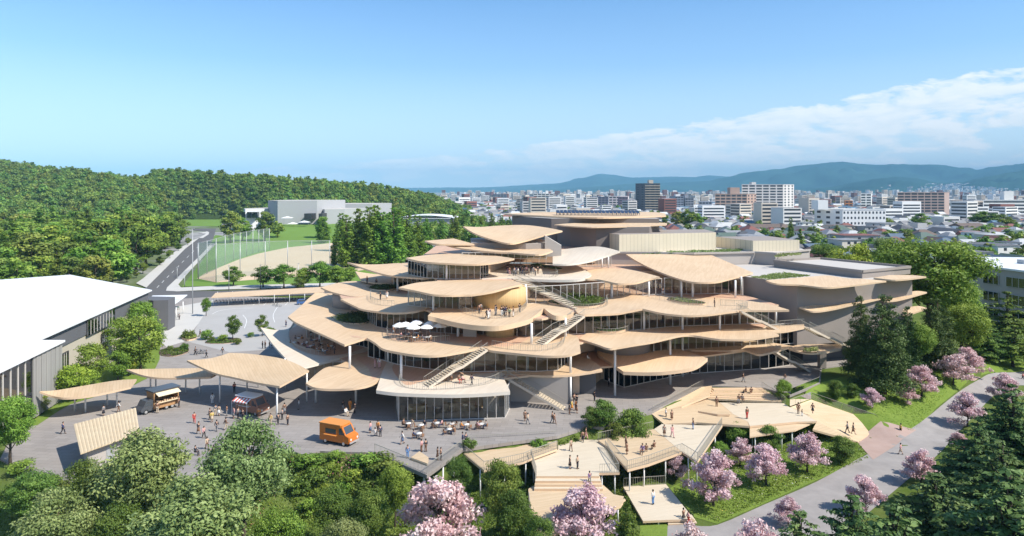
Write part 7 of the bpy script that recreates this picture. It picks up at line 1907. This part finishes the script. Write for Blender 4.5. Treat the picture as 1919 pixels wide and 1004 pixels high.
crowd([(1398,738,'brown','dark','sit','left on the top timber steps'),(1408,739,'brown','brown','sit','right on the top timber steps'),(1385,754,'brown','grey','sit','left on the lower timber steps'),(1391,753,'grey','brown','sit','right on the lower timber steps')], -.45, '')
crowd([(1496,775,'brown','brown','stand','left in the family at the top of the long ramp'),(1523,774,'brown','dark','walk','carrying something at the top of the long ramp')], -1.0, '')
person(P(1503,779,-1.0), 'stand', 'beige', 'white', '', sc=.62, label='child in beige standing in the family at the top of the long ramp')
crowd([(1588,811,'grey','dark','walk','left of two walking down the long ramp'),(1599,813,'dark','brown','walk','right of two walking down the long ramp')], -3.45, '')
low_ = lambda a, b: P(a, b, -4.45)
crowd([(1688,814,'yellow','black','stand','on the pink paving beyond the ramp'),(1688,851,'pink','beige','walk','on the path beside the cherry tree'),(1864,713,'orange','dark','walk','first of two on the far path'),(1887,717,'white','red','walk','second of two on the far path'),(1917,713,'red','dark','walk','at the right edge of the far path'),(1281,978,'brown','dark','walk','left of two at the foot of the lowest deck'),(1290,983,'pink','red','walk','right of two at the foot of the lowest deck')], low_, '')
crowd([(1224,945,'white','blue','stand','in the middle of the small lowest deck')], Z6, '')
terr = ['dark','brown','grey','purple','white','navy','brown','dark','pink','beige','dark','grey','brown','black']
wl = ['standing at the left end','beside the left end','third from the left end','near the left end at the front','left of the middle','just left of the middle','in the middle at the back','in the middle at the front','just right of the middle','right of the middle','fourth from the right end','near the right end','beside the right end','at the right end']
for i, a in enumerate((951,955,964,967,971,975,979,983,987,991,996,1000,1003,1008)):
    c = ('%s-clothed person in the crowd on the upper terrace, %s' % (terr[i], wl[i])).replace('standing ', '')
    person(P(a, 512.5 + (i*7 % 5), 16.64), ('stand','talk','walk')[i % 3], terr[i], terr[(i*5+3) % 14], '', label=c)
rd = [(898,588,'brown'),(901,586,'grey'),(912,596,'dark'),(915,597.5,'white'),(917,595,'navy'),(928,591,'grey'),(930,589,'dark'),(940,592,'black'),(943,590,'dark'),(946,592,'navy'),(949,591,'black'),(954.5,594,'green'),(962,593,'brown'),(974,586,'dark')]
wl = ['leftmost of the group','second from the left by the drum','third from the left','nearest the railing at the left','fourth along the railing','left of the dark cluster, front','left of the dark cluster, back','first in the dark cluster','second in the dark cluster','third in the dark cluster','last in the dark cluster','tall one right of the dark cluster','next to the last one on the right','rightmost of the group']
for (a, b, c), w in zip(rd, wl): person(P(a, b, 12.73), rng.choice(('stand','talk','walk')), c, rng.choice(('dark','grey','brown','white')), '', label='%s-clothed person on the ochre drum terrace, %s' % (c, w))
crowd([(713,563,'dark','dark','stand','left of two on the upper left terrace'),(725,561,'white','white','stand','right of two on the upper left terrace')], 12.76, '')
crowd([(688,531,'brown','dark','stand','by the upper left hedge')], 13.7, ''); crowd([(705,536,'dark','dark','stand','behind the upper left hedge')], 12.8, '')
crowd([(741,625,'white','brown','stand','at the curved railing of the parasol terrace'),(737,628,'brown','grey','stand','leftmost on the parasol terrace'),(757,637,'dark','brown','stand','at the front railing of the parasol terrace'),(1215,606,'white','white','stand','by the column on the third level deck')], 9.04, '')
crowd([(627,664,'dark','dark','stand','at the right of the left dining terrace'),(583,633,'dark','white','stand','at the back of the left dining terrace'),(703,689,'pink','pink','stand','left in the shade beside the fin wall'),(711,689,'white','pink','stand','right in the shade beside the fin wall'),(836,714,'beige','brown','stand','under the stair on the white terrace'),(846,715,'white','brown','stand','next to the stair on the white terrace'),
       (860,717,'brown','red','sit','left of two seated on the white terrace'),(866,717,'pink','brown','sit','right of two seated on the white terrace'),(884,721,'navy','dark','walk','crossing the white terrace'),(1101,677,'white','beige','sit','at the end of the second level plate')], 4.64, '')
crowd([(1339,575,'dark','dark','stand','alone on the fourth level deck'),(1242,554,'dark','grey','stand','under the large sweeping roof')], 12.76, '')
person(P(872,675,6.9), 'walk', 'beige', 'brown', 'climbing the central outdoor stair')
# guests on the cafe chairs
i = 0
for (wh, k), lst in SEATS:
    for j, (c, a) in enumerate(lst):
        if (k*3 + j) % (2 if wh == 'front' else 3) == 1: continue
        t = ('brown','orange','grey','white','beige','dark','pink','navy')[(k*3 + j*2) % 8]; l = ('dark','brown','denim','grey')[(k + j) % 4]
        wn2 = {'front': 'outside the glass pavilion', 'left': 'on the left dining terrace', 'roof': 'beneath the white parasols'}[wh]
        gl = 'guest in %s top and %s trousers at the %s table %s' % (t, l, ORD[wn2][k], wn2)
        if len(gl.split()) > 16: gl = gl.replace(' and %s trousers' % l, '')
        e = person(c + Vector((0, 0, .0)), 'sit', t, l, '', a, label=gl); e['group'] = 'guests ' + wn2
# pram on the far path
pm = empty('pram', P(1875, 713, -4.45), R(10), 'dark pram pushed along the far path', 'pram')
mb = MB(); sidepoly(mb, [(-.4,.5),(.3,.5),(.4,.85),(.1,1.0),(-.1,.75),(-.4,.75)], -.22, .22); sub(mb, 'seat', M['dark'], pm)
mb = MB(); mb.beam((-.3,-.2,.5),(-.75,-.2,1.05),.03); mb.beam((-.3,.2,.5),(-.75,.2,1.05),.03); mb.beam((-.75,-.2,1.05),(-.75,.2,1.05),.03); sub(mb, 'handle', M['steel'], pm)
for x in (-.35, .35):
    for y in (-.24, .24): wheel(pm, x, y, .14, .05)
# labels: make every remaining repeat a shared group or tell them apart
dupe = [v for v in PLAB.values() if len(v) > 1 and not v[0].get('group')]
assert not dupe, [v[0]['label'] for v in dupe]
